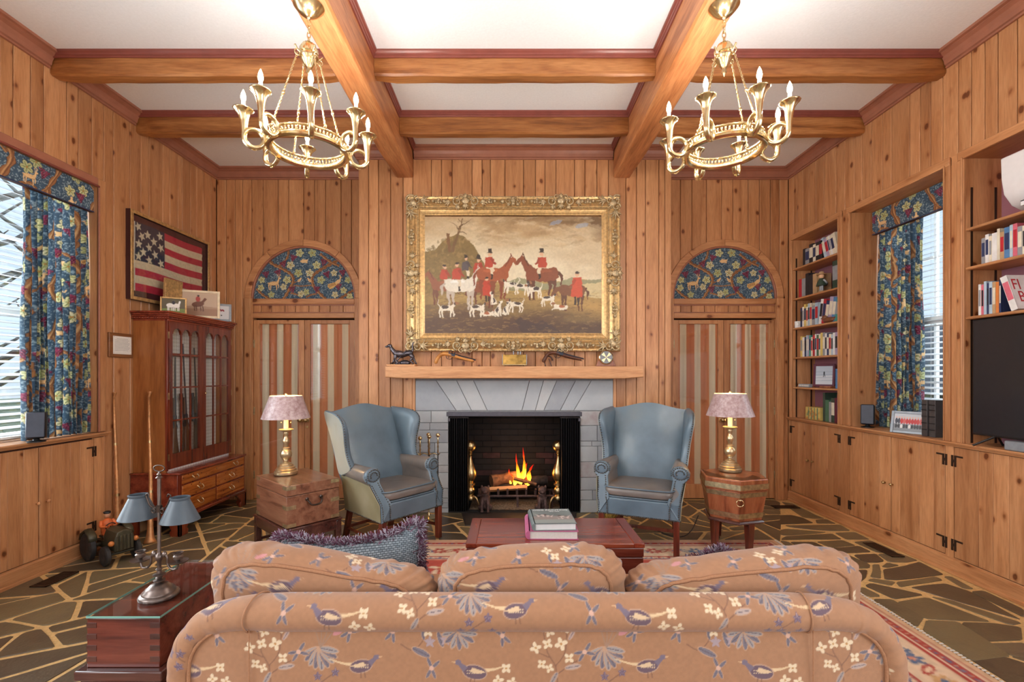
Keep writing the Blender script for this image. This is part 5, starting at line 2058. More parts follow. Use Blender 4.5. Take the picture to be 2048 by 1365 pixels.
for k in (0.5, 2, 3.5, 5, 1.2, 4.2)[:4]:
    a = math.radians(-104 + 60 * k)
    cx_, cy_ = .175 * math.cos(a), .175 * math.sin(a)
    lg = MB().at((cx_, cy_, 0), (0, 0, a))
    lg.add([(-.02, -.02, .03), (.02, -.02, .03), (.02, .02, .03), (-.02, .02, .03), (-.028, -.028, .245), (.028, -.028, .245), (.028, .028, .245), (-.028, .028, .245)], [(3, 2, 1, 0), (4, 5, 6, 7), (0, 1, 5, 4), (1, 2, 6, 5), (2, 3, 7, 6), (3, 0, 4, 7)])
    l_ = lg.build('leg', M['leg_wood'], t, bevel=.003)
    MB().lathe([(.012, -.008), (.016, -.004), (.016, .004), (.012, .008)], 12, (cx_, cy_, .016), 'y').tube([(cx_, cy_, .016), (cx_, cy_, .034)], .006, 6).build('caster', M['iron'], l_)

# ------------------------------------------------------------------ coffee table
t = thing('coffee_table', 'low red mahogany trunk table with a mitred top in front of the sofa', 'coffee table', (0.255, 2.855, .007))
hx_, hy = .505, .235
tp = MB()
b_ = .075
o = [(-hx_, -hy), (hx_, -hy), (hx_, hy), (-hx_, hy)]
i_ = [(-hx_ + b_, -hy + .0), (hx_ - b_, -hy + .0), (hx_ - b_, hy - .0), (-hx_ + b_, hy - .0)]
B(-hx_ + .06, hx_ - .06, -hy, hy, .425, .45).build('top_panel', M['mahog_x'], t, bevel=.003)
for s_ in (-1, 1):
    MB().prism([(s_ * hx_, -hy), (s_ * hx_, hy), (s_ * (hx_ - .06), hy), (s_ * (hx_ - .06), -hy)], .425, .4505, 'z').build('top_end', M['mahog_y'], t, bevel=.003)
B(-hx_ + .004, hx_ - .004, -hy + .004, hy - .004, .372, .424).build('lid', M['trunk'], t, bevel=.004)
B(-hx_ + .006, hx_ - .006, -hy + .006, hy - .006, .12, .369).build('body', M['trunk'], t, bevel=.004)
B(-hx_ - .008, hx_ + .008, -hy - .008, hy + .008, .09, .12).build('base_moulding', M['trunk'], t, bevel=.006)
for sx in (-1, 1):
    for sy in (-1, 1):
        MB().lathe([(.03, .09), (.038, .06), (.034, .03), (.02, .0)], 12, (sx * (hx_ - .05), sy * (hy - .05), 0)).build('bun_foot', M['leg_wood'], t, smooth=50)


def flat_book(name, label, loc, w, d, h, cover, pages, rz=0):
    """lying book, spine on the -x side; w across, d deep"""
    o = thing(name, label, 'book', loc, rz, 'books on the coffee table')
    c = MB()
    c.box(-w / 2, w / 2, -d / 2, d / 2, 0, .004).box(-w / 2, w / 2, -d / 2, d / 2, h - .004, h)
    c.prism([(-w / 2, 0)] + arc(-w / 2 + .004, h / 2, h / 2, 260, 100, 8) + [(-w / 2, h), (-w / 2 + .006, h), (-w / 2 + .006, 0)], -d / 2, d / 2, 'y')
    c.build('cover', cover, o, smooth=40)
    B(-w / 2 + .006, w / 2 - .006, -d / 2 + .006, d / 2 - .006, .004, h - .004).build('pages', pages, o)
    return o


M['pink_cloth'] = plain('pink_book_cloth', (190, 104, 140), 0.6)
bk = flat_book('large_book', 'thick pink bound book at the bottom of the coffee table pile', (0.255, 2.845, .458), .285, .33, .05, M['pink_cloth'], M['offwhite'], math.radians(-1))
bk2 = flat_book('picture_book', 'grey jacketed art book with white title on top of the pink book', (0.258, 2.83, .509), .245, .29, .042, plain('grey_green_jacket', (128, 138, 138), .25, coat=.4), M['white'], math.radians(2.5))
cv = Cv(1, 1.2, 110, (120, 130, 128))
cv.a *= (.8 + .4 * vnoise(cv.H, cv.W, 22, 3))[..., None]
cv.poly([(0, 0), (1, 0), (1, .3), (0, .28)], (150, 160, 156))
cv.poly([(0, .3), (1, .28), (1, .6), (0, .56)], (150, 138, 132))
for x, y_, r, f_ in ((.2, .66, .16, 1), (.42, .6, .13, -1), (.8, .52, .18, -1), (.68, .4, .1, 1)):
    cv.push(x, y_, r, 0, f_)
    for q in ((-.5, -.9), (-.3, -.9), (.3, -.9), (.5, -.9)):
        cv.line([(q[0], 0), q], .16, (206, 190, 184))
    cv.ell(0, 0, .7, .34, (214, 200, 192)); cv.ell(.7, .4, .28, .24, (96, 76, 70)); cv.ell(-.2, .1, .3, .2, (80, 66, 62)); cv.line([(-.6, .1), (-.9, .6)], .1, (206, 190, 184))
    cv.pop()
uu, vv = np.meshgrid(np.linspace(0, 1, 90), np.linspace(0, 1, 108))
color_grid('cover_picture', np.stack([-.118 + .236 * uu, -.14 + .28 * vv, np.full_like(uu, .0425)], -1), cv.sample(uu, vv * 1.2), M['print'], bk2, label='painted dogs on the jacket')


def text_mesh(name, body, size, mat, parent, loc, rot=(0, 0, 0), align='CENTER', extrude=0.0004, sx=1.0):
    cu = bpy.data.curves.new('tmp', 'FONT')
    cu.body = body
    cu.size = size
    cu.extrude = extrude
    cu.align_x = align
    to = bpy.data.objects.new('tmp', cu)
    me = bpy.data.meshes.new_from_object(to)
    bpy.data.objects.remove(to)
    me.transform(Matrix.Diagonal((sx, 1, 1, 1)))
    o = finish(name, me, mat, parent, loc=loc)
    o.rotation_euler = rot
    return o


text_mesh('title_lettering', 'DOG PAINTING', .031, M['white'], bk2, (0, .105, .0435))
text_mesh('title_lettering', '1840-1940', .016, M['white'], bk2, (0.02, .08, .0435))

# ------------------------------------------------------------------ rugs
def rug_canvas(w, h, seed):
    c = Cv(w, h, 110, (176, 84, 66))
    rr = random.Random(seed)
    ivory, red, blue, pink = (224, 196, 164), (176, 70, 58), (92, 108, 136), (206, 138, 112)
    def band(d0, d1, col):
        c.poly([(d0, d0), (w - d0, d0), (w - d0, h - d0), (d0, h - d0)], col)
    for d0, col in ((0, (214, 176, 140)), (.04, red), (.05, ivory), (.075, red), (.12, (230, 206, 178)), (.13, red), (.15, ivory), (.36, red), (.38, ivory), (.41, blue), (.42, pink), (.44, (186, 78, 62))):
        band(d0, 0, col)
    # flowers in the borders and the field
    def flower(x, y, r):
        cols = rr.choice([(blue, ivory), (red, ivory), (pink, blue), (blue, pink), ((204, 160, 110), blue)])
        for k in range(6):
            a = 60 * k
            c.ell(x + r * .7 * math.cos(math.radians(a)), y + r * .7 * math.sin(math.radians(a)), r * .48, r * .32, cols[0], a, n=8)
        c.ell(x, y, r * .35, r * .35, cols[1], n=8)
    def row(x0, y0, x1, y1, step, r):
        L = math.hypot(x1 - x0, y1 - y0)
        n = int(L / step)
        for k in range(n + 1):
            x, y = x0 + (x1 - x0) * k / n, y0 + (y1 - y0) * k / n
            if k % 2: flower(x, y, r)
            else:
                c.ell(x, y, r * 1.2, r * .5, rr.choice([blue, red]), 35 if k % 4 else -35, n=10)
                c.ell(x, y, r * .7, r * .25, ivory, 35 if k % 4 else -35, n=8)
    d = .255
    for a in ((d, d, w - d, d), (d, h - d, w - d, h - d), (d, d, d, h - d), (w - d, d, w - d, h - d)):
        row(*a, .085, .05)
    for d in (.098, .395):
        for a in ((d, d, w - d, d), (d, h - d, w - d, h - d), (d, d, d, h - d), (w - d, d, w - d, h - d)):
            row(*a, .035, .013)
    y = .52
    while y < h - .5:
        x = .52 + rr.uniform(0, .08)
        while x < w - .5:
            if rr.random() < .6: flower(x, y, rr.uniform(.025, .05))
            else:
                c.ell(x, y, .05, .02, rr.choice([blue, ivory, pink]), rr.uniform(0, 180), n=10)
            x += rr.uniform(.07, .13)
        y += .085
    c.a *= (.88 + .24 * vnoise(c.H, c.W, 3, seed))[..., None]
    return c


def rug(label, cx_, cy_, w, h, rz, seed, res=90):
    o = thing('oriental_rug', label, 'rug', (cx_, cy_, .0025), rz)
    c = rug_canvas(w, h, seed)
    nx, ny = int(w * res), int(h * res)
    u, v = np.meshgrid(np.linspace(0, 1, nx), np.linspace(0, 1, ny))
    C = c.sample(u * w, v * h)
    zz = np.full_like(u, .004)
    zz[0, :] = zz[-1, :] = zz[:, 0] = zz[:, -1] = 0
    color_grid('pile', np.stack([(u - .5) * w, (v - .5) * h, zz], -1), C, M['rugm'], o, smooth=False)
    fr = MB()
    rr = random.Random(seed)
    for s_ in (-1, 1):
        n = int(h / .02)
        for k in range(n):
            y0 = -h / 2 + h * (k + .5) / n
            fr.box(s_ * w / 2, s_ * (w / 2 + rr.uniform(.012, .02)), y0 - .004, y0 + .004, 0, .004)
    fr.build('fringe', M['offwhite'], o, kind='stuff')
    return o


rug('large red and ivory floral rug under the coffee table', .50, 2.52, 3.49, 2.88, 0, 3)
rug('small patterned rug corner beside the trunk with the candle lamp', -1.55, 1.72, 1.0, 1.35, math.radians(-25), 9, 80)
# ------------------------------------------------------------------ sofa seen from behind
SX, SYB = 0.083, 1.40
t = thing('sofa', 'tan sofa in a floral and pheasant weave seen from behind', 'sofa', (SX, 1.85, .007))
oy = 1.85


def fabric_tube(name, path, radii, parent, res=70, nring=40, v0=0.0, flat=1.0, u0=0.0, mat=None):
    path = [Vector(p) for p in path]
    m = len(path)
    V = np.zeros((m, nring, 3))
    U_ = np.zeros((m, nring))
    W_ = np.zeros((m, nring))
    s_ = 0
    for i in range(m):
        if i: s_ += (path[i] - path[i - 1]).length
        tg = (path[min(i + 1, m - 1)] - path[max(i - 1, 0)]).normalized()
        w = Vector((0, 1, 0))
        w = (w - tg * w.dot(tg)).normalized()
        up = w.cross(tg)
        for k in range(nring):
            a = 2 * PI * k / nring
            p = path[i] + (w * math.cos(a) * flat + up * math.sin(a)) * radii[i]
            V[i, k] = p
            U_[i, k] = s_ + u0
            W_[i, k] = a * radii[i] * 1.0 + v0
    C = SOF.sample(U_ * 1.6, W_ * 1.6)
    V = np.concatenate([V, V[:, :1]], 1)
    C = np.concatenate([C, C[:, :1]], 1)
    return color_grid(name, V, C, M['sofa'], parent)


# rolled top of the back: along the top, round the corners and down the sides
L_, R_ = -1.085, 1.085
pts = [(L_ + .005, 0, .30), (L_, 0, .42), (L_ + .004, 0, .53), (L_ + .03, 0, .61), (L_ + .09, 0, .66), (L_ + .19, 0, .681), (L_ + .35, 0, .684)]
pts = pts + [(0, 0, .684)] + [(-x, y, z) for x, y, z in pts[::-1]]
path = smoothpath(pts, 1)
P = [Vector(p) for p in pts]
# resample evenly
dense = smoothpath(pts, 40)
acc = [0]
for a, b in zip(dense[:-1], dense[1:]):
    acc.append(acc[-1] + (b - a).length)
N = 1000
path, rad = [], []
for i in range(N):
    d = acc[-1] * i / (N - 1)
    j = min(max(np.searchsorted(acc, d), 1), len(acc) - 1)
    f_ = (d - acc[j - 1]) / max(acc[j] - acc[j - 1], 1e-9)
    p = dense[j - 1] + (dense[j] - dense[j - 1]) * f_
    side = min(1, max(0, (abs(p.x) - .78) / .3))
    z_ = p.z
    r = .052 - .012 * side
    if z_ < .62: r *= 1 - .12 * math.sin((z_ - .3) * 20)
    if .6 < side and z_ > .5: r *= 1 + .03 * math.sin(d * 110)
    path.append(p + Vector((0, SYB + .035 - oy, -.012)))
    rad.append(r)
roll = fabric_tube('back_roll', path, rad, t, nring=96, v0=.3, flat=1.25)
for xs_ in (-.86, .82):
    MB().tube([(xs_ + .012 * math.cos(a), SYB + .035 - oy + .066 * math.cos(a), .672 + .0535 * math.sin(a)) for a in [2 * PI * k / 32 for k in range(32)]], .0028, 6, closed=True).build('seam', plain('tan_seam', (160, 116, 86), .9) if 'seam' not in M else M['seam'], roll, smooth='all')
M['welt'] = plain('tan_welt', (158, 112, 80), .85, scale=200)
# back panel with rounded shoulders
nx, ny = 860, 210
u, v = np.meshgrid(np.linspace(-1, 1, nx), np.linspace(0, 1, ny))
hw = 1.048
x = u * hw
d = np.minimum(hw - np.abs(x), .15)
zt = .64 - (.15 - np.sqrt(np.maximum(.15 ** 2 - (.15 - d) ** 2, 0))) * .85
z = .10 + v * (zt - .10)
yy = SYB - oy - .012 * (1 - u ** 6) * np.sin(PI * np.clip(v * .9 + .1, 0, 1))
color_grid('back_panel', np.stack([x, yy, z], -1), SOF.sample(x * 1.7 + .1, (z - .47) * 1.7 + .03), M['sofa'], t)
ed = [(xx, SYB - oy - .004, zz) for xx, zz in [(-hw, .1), (-hw, .45)] + [(-hw + .15 - .15 * math.cos(math.radians(a)), .5185 + .1275 * math.sin(math.radians(a))) for a in range(0, 91, 10)]]
ed = ed + [(-p[0], p[1], p[2]) for p in ed[::-1]]
MB().tube(ed, .0055, 6).build('back_piping', M['welt'], t, smooth='all')
for xs_ in (-.862, .822):
    MB().tube([(xs_, SYB - oy - .0125, .1 + .54 * k / 8) for k in range(9)], .0018, 5).build('seam', M['welt'], t)
# arms
for s_ in (-1, 1):
    pth = [(s_ * (1.0 + .012 * math.sin(k * .4)), SYB + .05 - oy + .8 * k / 30, .42) for k in range(31)]
    fabric_tube('arm_roll', pth, [.06 + .05 * min(1, k / 2) for k in range(31)], t, nring=30)
    ys_, zs_ = np.meshgrid(np.linspace(SYB + .0, 2.25, 60) - oy, np.linspace(.08, .42, 30))
    color_grid('arm_side', np.stack([s_ * (1.09 + .012 * np.sin(zs_ * 12)), ys_, zs_], -1), SOF.sample(ys_, zs_), M['sofa'], t)
B(-1.08, 1.08, SYB + .02 - oy, 2.25 - oy, .1, .30).build('seat_base', M['welt'], t, bevel=.02)
for sx in (-1, 1):
    for yy_ in (SYB + .06 - oy, 2.18 - oy):
        MB().lathe([(.028, .1), (.03, .07), (.02, .03), (.024, .0)], 12, (sx * 1.0, yy_, 0)).build('foot', M['leg_wood'], t, smooth=50)


def cushion(name, parent, c, h, seed, dz=lambda x: 0, ex=.42, wr=.0035, nu=420, nv=90, pip=True, lean=.0, skew=0.0):
    """stuffed box cushion; c centre, h half sizes (x, y, z)"""
    rr = np.random.RandomState(seed)
    ad = np.linspace(0, 2 * PI, 6000)
    q = np.stack([h[0] * np.sign(np.cos(ad)) * np.abs(np.cos(ad)) ** ex, h[2] * np.sign(np.sin(ad)) * np.abs(np.sin(ad)) ** ex], -1)
    al = np.concatenate([[0], np.cumsum(np.hypot(*np.diff(q, axis=0).T))])
    a, p = np.meshgrid(np.interp(np.linspace(0, al[-1], nu + 1), al, ad), np.linspace(-PI / 2, PI / 2, nv))
    ca, sa = np.cos(a), np.sin(a)
    ox = np.sign(ca) * np.abs(ca) ** ex
    oz = np.sign(sa) * np.abs(sa) ** ex
    cp = np.abs(np.cos(p)) ** .5
    x = h[0] * ox * cp
    z = h[2] * oz * cp
    y = h[1] * np.sign(np.sin(p)) * np.abs(np.sin(p)) ** .9
    ph = rr.rand(6) * 6.28
    edge = np.abs(np.cos(p)) ** 2
    w = wr * edge * (np.sin(a * 23 + ph[0] + p * 2) + .7 * np.sin(a * 37 + ph[1]) * np.sin(p * 3 + ph[2]))
    x = x + w * ca
    z = z + w * sa + np.vectorize(dz)(x) * (z + h[2]) / (2 * h[2])
    y = y + wr * 1.2 * np.sin(x * 22 + ph[3]) * np.clip(z / h[2], 0, 1) * (1 - edge * .3) + lean * z
    V = np.stack([c[0] + x, c[1] + y, c[2] + z], -1)
    C = SOF.sample((x + c[0] + .3 + skew) * 1.5, (z + y * .8) * 1.5 + .1)
    o = color_grid(name, V, C, M['sofa'], parent)
    if pip:
        for off in (-.55, .55):
            q = int((off + 1) / 2 * (nv - 1))
            MB().tube([Vector(V[q, k]) + (Vector(V[q, k]) - Vector(c)).normalized() * .003 for k in range(0, nu, 2)], .006, 6, closed=True).build('piping', M['welt'], o, smooth='all')
    return o


CY, CZ = 1.63 - oy, .60
cushion('back_cushion', t, (-.64 - SX, CY, CZ), (.388, .1, .2), 1, lambda x: -.045 * (x + .1) / .35 - .008 * math.sin(x * 9), lean=-.1)
cushion('back_cushion', t, (.075 - SX, CY, CZ), (.325, .1, .205), 2, lambda x: .012 * math.sin(x * 6 + .5), lean=-.1, skew=.3)
cushion('back_cushion', t, (.803 - SX, CY, CZ - .01), (.405, .1, .195), 3, lambda x: .03 * x / .4 + .008 * math.sin(x * 8), lean=-.1, skew=.55)
for k in range(3):
    B(-1.0 + k * .67, -1.0 + k * .67 + .66, SYB + .22 - oy, 2.24 - oy, .30, .46).build('seat_cushion', M['welt'], t, bevel=.05, seg=4)

# ------------------------------------------------------------------ throw pillows
wv = NT('grey_basket_weave')
_c = wv.coords((1, 1, 1), False)
_b = wv.n('TexBrick', i_Scale=34.0)
_b.inputs['Color1'].default_value = lin4((150, 160, 166)); _b.inputs['Color2'].default_value = lin4((112, 124, 132)); _b.inputs['Mortar'].default_value = lin4((52, 60, 68))
_b.inputs['Mortar Size'].default_value = .035
_mp = wv.n('Mapping'); _mp.inputs['Rotation'].default_value = (PI / 2, 0, .1)
wv.l(_c, _mp.inputs[0]); wv.l(_mp.outputs[0], _b.inputs['Vector']); wv.l(_b.outputs[0], wv.b.inputs['Base Color']); wv.bump(_b.outputs[1], -.4, .004)
M['weave'] = wv.set(.9)
M['fr1'] = plain('mauve_fringe', (116, 74, 96), .9); M['fr2'] = plain('grey_fringe', (168, 160, 172), .9); M['fr3'] = plain('maroon_fringe', (84, 36, 50), .9)


def pillow(label, Y, BL, BR, TR, TL, sag, seed, lift=None):
    cx_ = (BL[0] + TR[0]) / 2
    o = thing('throw_pillow', label, 'pillow', (cx_, Y, BL[1]), 0, 'fringed grey throw pillows')
    rr = random.Random(seed)
    def Pm(u, v):
        x = (BL[0] * (1 - u) + BR[0] * u) * (1 - v) + (TL[0] * (1 - u) + TR[0] * u) * v
        z = (BL[1] * (1 - u) + BR[1] * u) * (1 - v) + (TL[1] * (1 - u) + TR[1] * u) * v
        z += v * (-sag * math.sin(PI * u) ** 1.2 + (lift(u) if lift else 0))
        return x - cx_, z - BL[1]
    def bul(u, v):
        return .085 * (max(0, math.sin(PI * u) * math.sin(PI * v))) ** .55 + .004 * math.sin(9 * u + 4 * v)
    n = 36
    m = MB()
    m.grid(lambda u, v: (Pm(u, v)[0], -bul(u, v), Pm(u, v)[1]), n, n)
    m.grid(lambda u, v: (Pm(1 - u, v)[0], bul(u, v), Pm(1 - u, v)[1]), n, n)
    m.build('cover', M['weave'], o, smooth='all')
    # fringe
    edge = [(i / 90, 1) for i in range(91)] + [(1, 1 - i / 60) for i in range(61)] + [(0, i / 60) for i in range(61)]
    ms = [MB(), MB(), MB()]
    for (u, v) in edge:
        x, z = Pm(u, v)
        cxx, czz = Pm(.5, .45)
        base = math.atan2(z - czz, x - cxx)
        if v == 1 and .03 < u < .97: base = PI / 2 + (0.5 - u) * .9
        for k in range(22):
            a = base + rr.gauss(0, .75)
            el = rr.gauss(0, .9)
            L = rr.uniform(.022, .038)
            dx, dz, dy = math.cos(a) * math.cos(el), math.sin(a) * math.cos(el), math.sin(el)
            p0 = Vector((x + rr.uniform(-.006, .006), rr.uniform(-.008, .008), z - .004 + rr.uniform(-.006, .006)))
            p1 = p0 + Vector((dx, dy, dz)) * L
            sd = Vector((dz, .3, -dx)).normalized() * .0016
            q = ms[rr.choice((0, 0, 1, 1, 2))]
            q.add([p0 - sd, p0 + sd, p1 + sd * .8, p1 - sd * .8, p0 + Vector((0, .002, 0))], [(0, 1, 2, 3), (4, 0, 3), (1, 4, 2)])
    for q, mt in zip(ms, ('fr1', 'fr2', 'fr3')):
        q.build('fringe', M[mt], o, kind='stuff')
    return o


pillow('grey woven pillow with mauve looped fringe on the near end of the sofa', 1.87, (-.93, .47), (-.36, .47), (-.365, .80), (-.93, .76), .05, 4, lambda u: .02 * max(0, 1 - abs(u - .95) / .1))
pillow('fringed pillow mostly hidden behind the far back cushion', 1.87, (.66, .47), (1.2, .47), (1.16, .62), (.72, .66), -.02, 6, lambda u: .04 * max(0, 1 - abs(u - .28) / .2))

# ------------------------------------------------------------------ end trunk with glass top
t = thing('end_trunk', 'dark red wooden trunk on a stand with a glass top beside the sofa', 'side table', (-1.372, 1.90, 0))
ex, ey = .13, .25
gedge = NT('green_glass_edge')
gedge.b.inputs['Base Color'].default_value = lin4((120, 168, 156))
gedge.b.inputs['Transmission Weight'].default_value = .0
gedge.set(.08)
B(-ex, ex, -ey, ey, .37, .545).build('body', M['trunk'], t, bevel=.003)
for z in (.40, .44, .48, .52):
    for sx in (-1, 1):
        B(sx * ex, sx * (ex - .035), -ey - .0012, -ey, z - .009, z + .009).build('dovetail', M['dark_wood'], t)
B(-ex - .001, ex + .001, -ey - .001, ey + .001, .546, .553).build('glass_top', M['glass'], t)
fr = MB()
fr.box(-ex - .0015, ex + .0015, -ey - .0018, -ey - .001, .546, .553).box(ex + .001, ex + .0018, -ey, ey, .546, .553).box(-ex - .0018, -ex - .001, -ey, ey, .546, .553)
fr.build('glass_edge', gedge.m, t)
B(-ex - .025, ex + .025, -ey - .025, ey + .025, .335, .37).build('stand_top', M['dark_wood'], t, bevel=.005)
B(-ex - .012, ex + .012, -ey - .012, ey + .012, .25, .335).build('stand_apron', M['dark_wood'], t, bevel=.003)
for sx in (-1, 1):
    for sy in (-1, 1):
        B(sx * (ex + .015), sx * (ex - .03), sy * (ey + .015), sy * (ey - .03), 0, .25).build('leg', M['dark_wood'], t, bevel=.003)

# ------------------------------------------------------------------ twin shade candle lamp
t = thing('candlestick_lamp', 'bronze twin shade candlestick lamp with two empty candle cups', 'lamp', (-1.358, 1.80, .5535), math.radians(-6))
MB().lathe([(.066, 0), (.067, .006), (.064, .012), (.056, .016), (.055, .022), (.047, .027), (.046, .032), (.037, .038), (.03, .046), (.02, .05), (.008, .053)], 32).build('base', M['pewter'], t, smooth=50)
MB().lathe([(.007, .05), (.008, .056), (.02, .06), (.02, .063), (.008, .067), (.012, .072), (.009, .076), (.022, .082), (.022, .085), (.009, .089), (.008, .1), (.012, .104), (.007, .108), (.007, .135), (.012, .14), (.0145, .15), (.012, .16), (.007, .165), (.0062, .17), (.0062, .455), (.012, .458), (.006, .464), (.008, .47), (.004, .476), (.003, .482)], 18).build('stem', M['pewter'], t, smooth=45)
MB().tube([(.023 * math.cos(a), 0, .494 + .012 * math.sin(a)) for a in [2 * PI * k / 24 for k in range(24)]], .0024, 6, closed=True).build('ring_handle', M['bronze'], t, smooth='all')
for s_ in (-1, 1):
    p = smoothpath([(s_ * .008, 0, .152), (s_ * .022, 0, .162), (s_ * .034, 0, .15), (s_ * .036, 0, .125), (s_ * .05, 0, .108), (s_ * .072, 0, .108), (s_ * .08, 0, .125), (s_ * .08, 0, .134)], 6)
    a_ = MB().tube(p, .0042, 8).ball((s_ * .022, 0, .162), (.01, .008, .012), 8, 6).build('candle_arm', M['pewter'], t, smooth='all')
    MB().lathe([(.004, .13), (.03, .134), (.034, .138), (.034, .14), (.02, .137), (.006, .137)], 24, (s_ * .08, 0, 0)).build('drip_pan', M['pewter'], a_, smooth=60)
    MB().lathe([(.006, .136), (.008, .143), (.016, .148), (.017, .158), (.012, .163), (.018, .17), (.018, .172), (.011, .17), (.01, .15)], 18, (s_ * .08, 0, 0)).build('candle_cup', M['pewter'], a_, smooth=50)
    z0 = .302 if s_ < 0 else .297
    sh = MB()
    rs = []
    for r, z in ((.066, 0), (.0665, -.002), (.031, .078), (.034, .084), (.034, .088), (.03, .089), (.0295, .08), (.0645, .0)):
        rs.append([(s_ * .088 + r * math.cos(2 * PI * k / 36), r * math.sin(2 * PI * k / 36), z0 + z) for k in range(36)])
    sh.rings(rs, cap=False)
    sh.build('lamp_shade', M['tole'], t, smooth=40)
    p = smoothpath([(s_ * .007, 0, .342), (s_ * .022, 0, .34), (s_ * .036, -.004, .352), (s_ * .046, -.004, .372), (s_ * .052, -.004, .39), (s_ * .042, -.004, .396), (s_ * .038, -.004, .386)], 6)
    MB().tube(p, .0028, 6).tube([(s_ * (.018 + .008 * math.cos(a)), -.006, .33 + .008 * math.sin(a)) for a in [2 * PI * k / 16 for k in range(16)]], .0024, 6, closed=True).build('scroll_bracket', M['bronze'], t, smooth='all')
MB().lathe([(.011, .325), (.011, .35), (.008, .352)], 14).build('collar', M['bronze'], t, smooth=40)

# ------------------------------------------------------------------ table lamps
sm = NT('marbled_mauve_shade')
_n = sm.n('TexNoise', i_Scale=26.0, i_Detail=8.0, i_Roughness=.75)
sm.l(sm.coords(rnd=False), _n.inputs['Vector'])
_r = sm.ramp(_n.outputs[0], [(.3, (140, 104, 100)), (.5, (176, 150, 150)), (.62, (196, 176, 176)), (.75, (170, 150, 120))])
sm.l(_r.outputs[0], sm.b.inputs['Base Color'])
M['shade'] = sm.set(.4)
M['shade_in'] = plain('gilt_shade_lining', (236, 206, 150), .5, var=.02)
M['lampbrass'] = plain('mellow_brass', (208, 186, 148), .32, .85, var=.12, scale=18)


def table_lamp(label, loc):
    t = thing('table_lamp', label, 'lamp', loc, 0, 'lit brass candlestick lamps')
    MB().lathe([(.088, 0), (.09, .004), (.09, .022), (.084, .026), (.08, .03), (.082, .04), (.07, .048), (.07, .058), (.056, .064), (.056, .074), (.04, .08), (.04, .088), (.024, .096), (.014, .104)], 32).build('base', M['lampbrass'], t, smooth=45)
    MB().lathe([(.014, .1), (.02, .112), (.018, .118), (.03, .124), (.044, .148), (.046, .168), (.04, .188), (.024, .205), (.03, .21), (.03, .215), (.016, .222), (.018, .245), (.027, .262), (.026, .28), (.016, .3), (.014, .32), (.02, .328), (.018, .345), (.026, .352), (.056, .362), (.058, .37), (.05, .374), (.01, .374)], 28).build('stem', M['lampbrass'], t, smooth=45)
    MB().lathe([(.019, .374), (.019, .47), (.006, .472)], 18).build('candle_sleeve', M['candle'], t, smooth=40)
    bl_ = MB().lathe([(.008, .472), (.024, .5), (.03, .53), (.02, .56), (.002, .57)], 14).build('bulb', M['bulb'], t, smooth='all')
    rs = []
    N_ = 40
    for r, z in ((.186, .462), (.188, .462), (.124, .648), (.122, .648), (.185, .463)):
        rs.append([(r * math.cos(2 * PI * k / N_), r * math.sin(2 * PI * k / N_), z) for k in range(N_)])
    MB().rings(rs[:3], cap=False).build('lamp_shade', M['shade'], t, smooth=40)
    MB().rings([[(p[0] * .985, p[1] * .985, p[2]) for p in r] for r in rs[2:0:-1]], cap=False).build('shade_lining', M['shade_in'], t, smooth=40)
    for k in range(3):
        a = 2 * PI * k / 3
        MB().tube([(0, 0, .64), (.122 * math.cos(a), .122 * math.sin(a), .645)], .002, 5).build('spider_arm', M['brass'], t)
    MB().tube([(0, 0, .57), (0, 0, .655)], .003, 6).ball((0, 0, .662), .011, 10, 8).build('finial', M['brass'], t, smooth='all')
    for s_ in (-1, 1):
        MB().tube([(s_ * .035, 0, .5), (s_ * .04, 0, .43)], .0015, 5).ball((s_ * .04, 0, .425), .006, 8, 6).build('pull_chain', M['brass'], t, smooth='all')
    for z, e in ((.54, 4.2),):
        l = bpy.data.lights.new('lamp_light', 'POINT')
        l.energy = e
        l.color = (1, .72, .4)
        l.shadow_soft_size = .04
        lo = bpy.data.objects.new('lamp_light', l)
        COL.objects.link(lo)
        lo.parent = t
        lo.location = (0, 0, .6)
    return t


table_lamp('lit brass lamp with a mauve shade on the walnut chest', (-1.862, 3.866, .587))
table_lamp('lit brass lamp with a mauve shade on the six sided box', (1.846, 3.9, .604))
o = MB().tube(smoothpath([(1.62, 4.0, .2), (1.56, 3.99, .08), (1.48, 4.0, .015), (1.38, 4.06, .012), (1.3, 4.2, .012)], 8), .004, 6).build('lamp_cord', M['black'], smooth='all')
tag(o, 'thin dark lamp cord trailing on the flagstones behind the wing chair', 'cord')

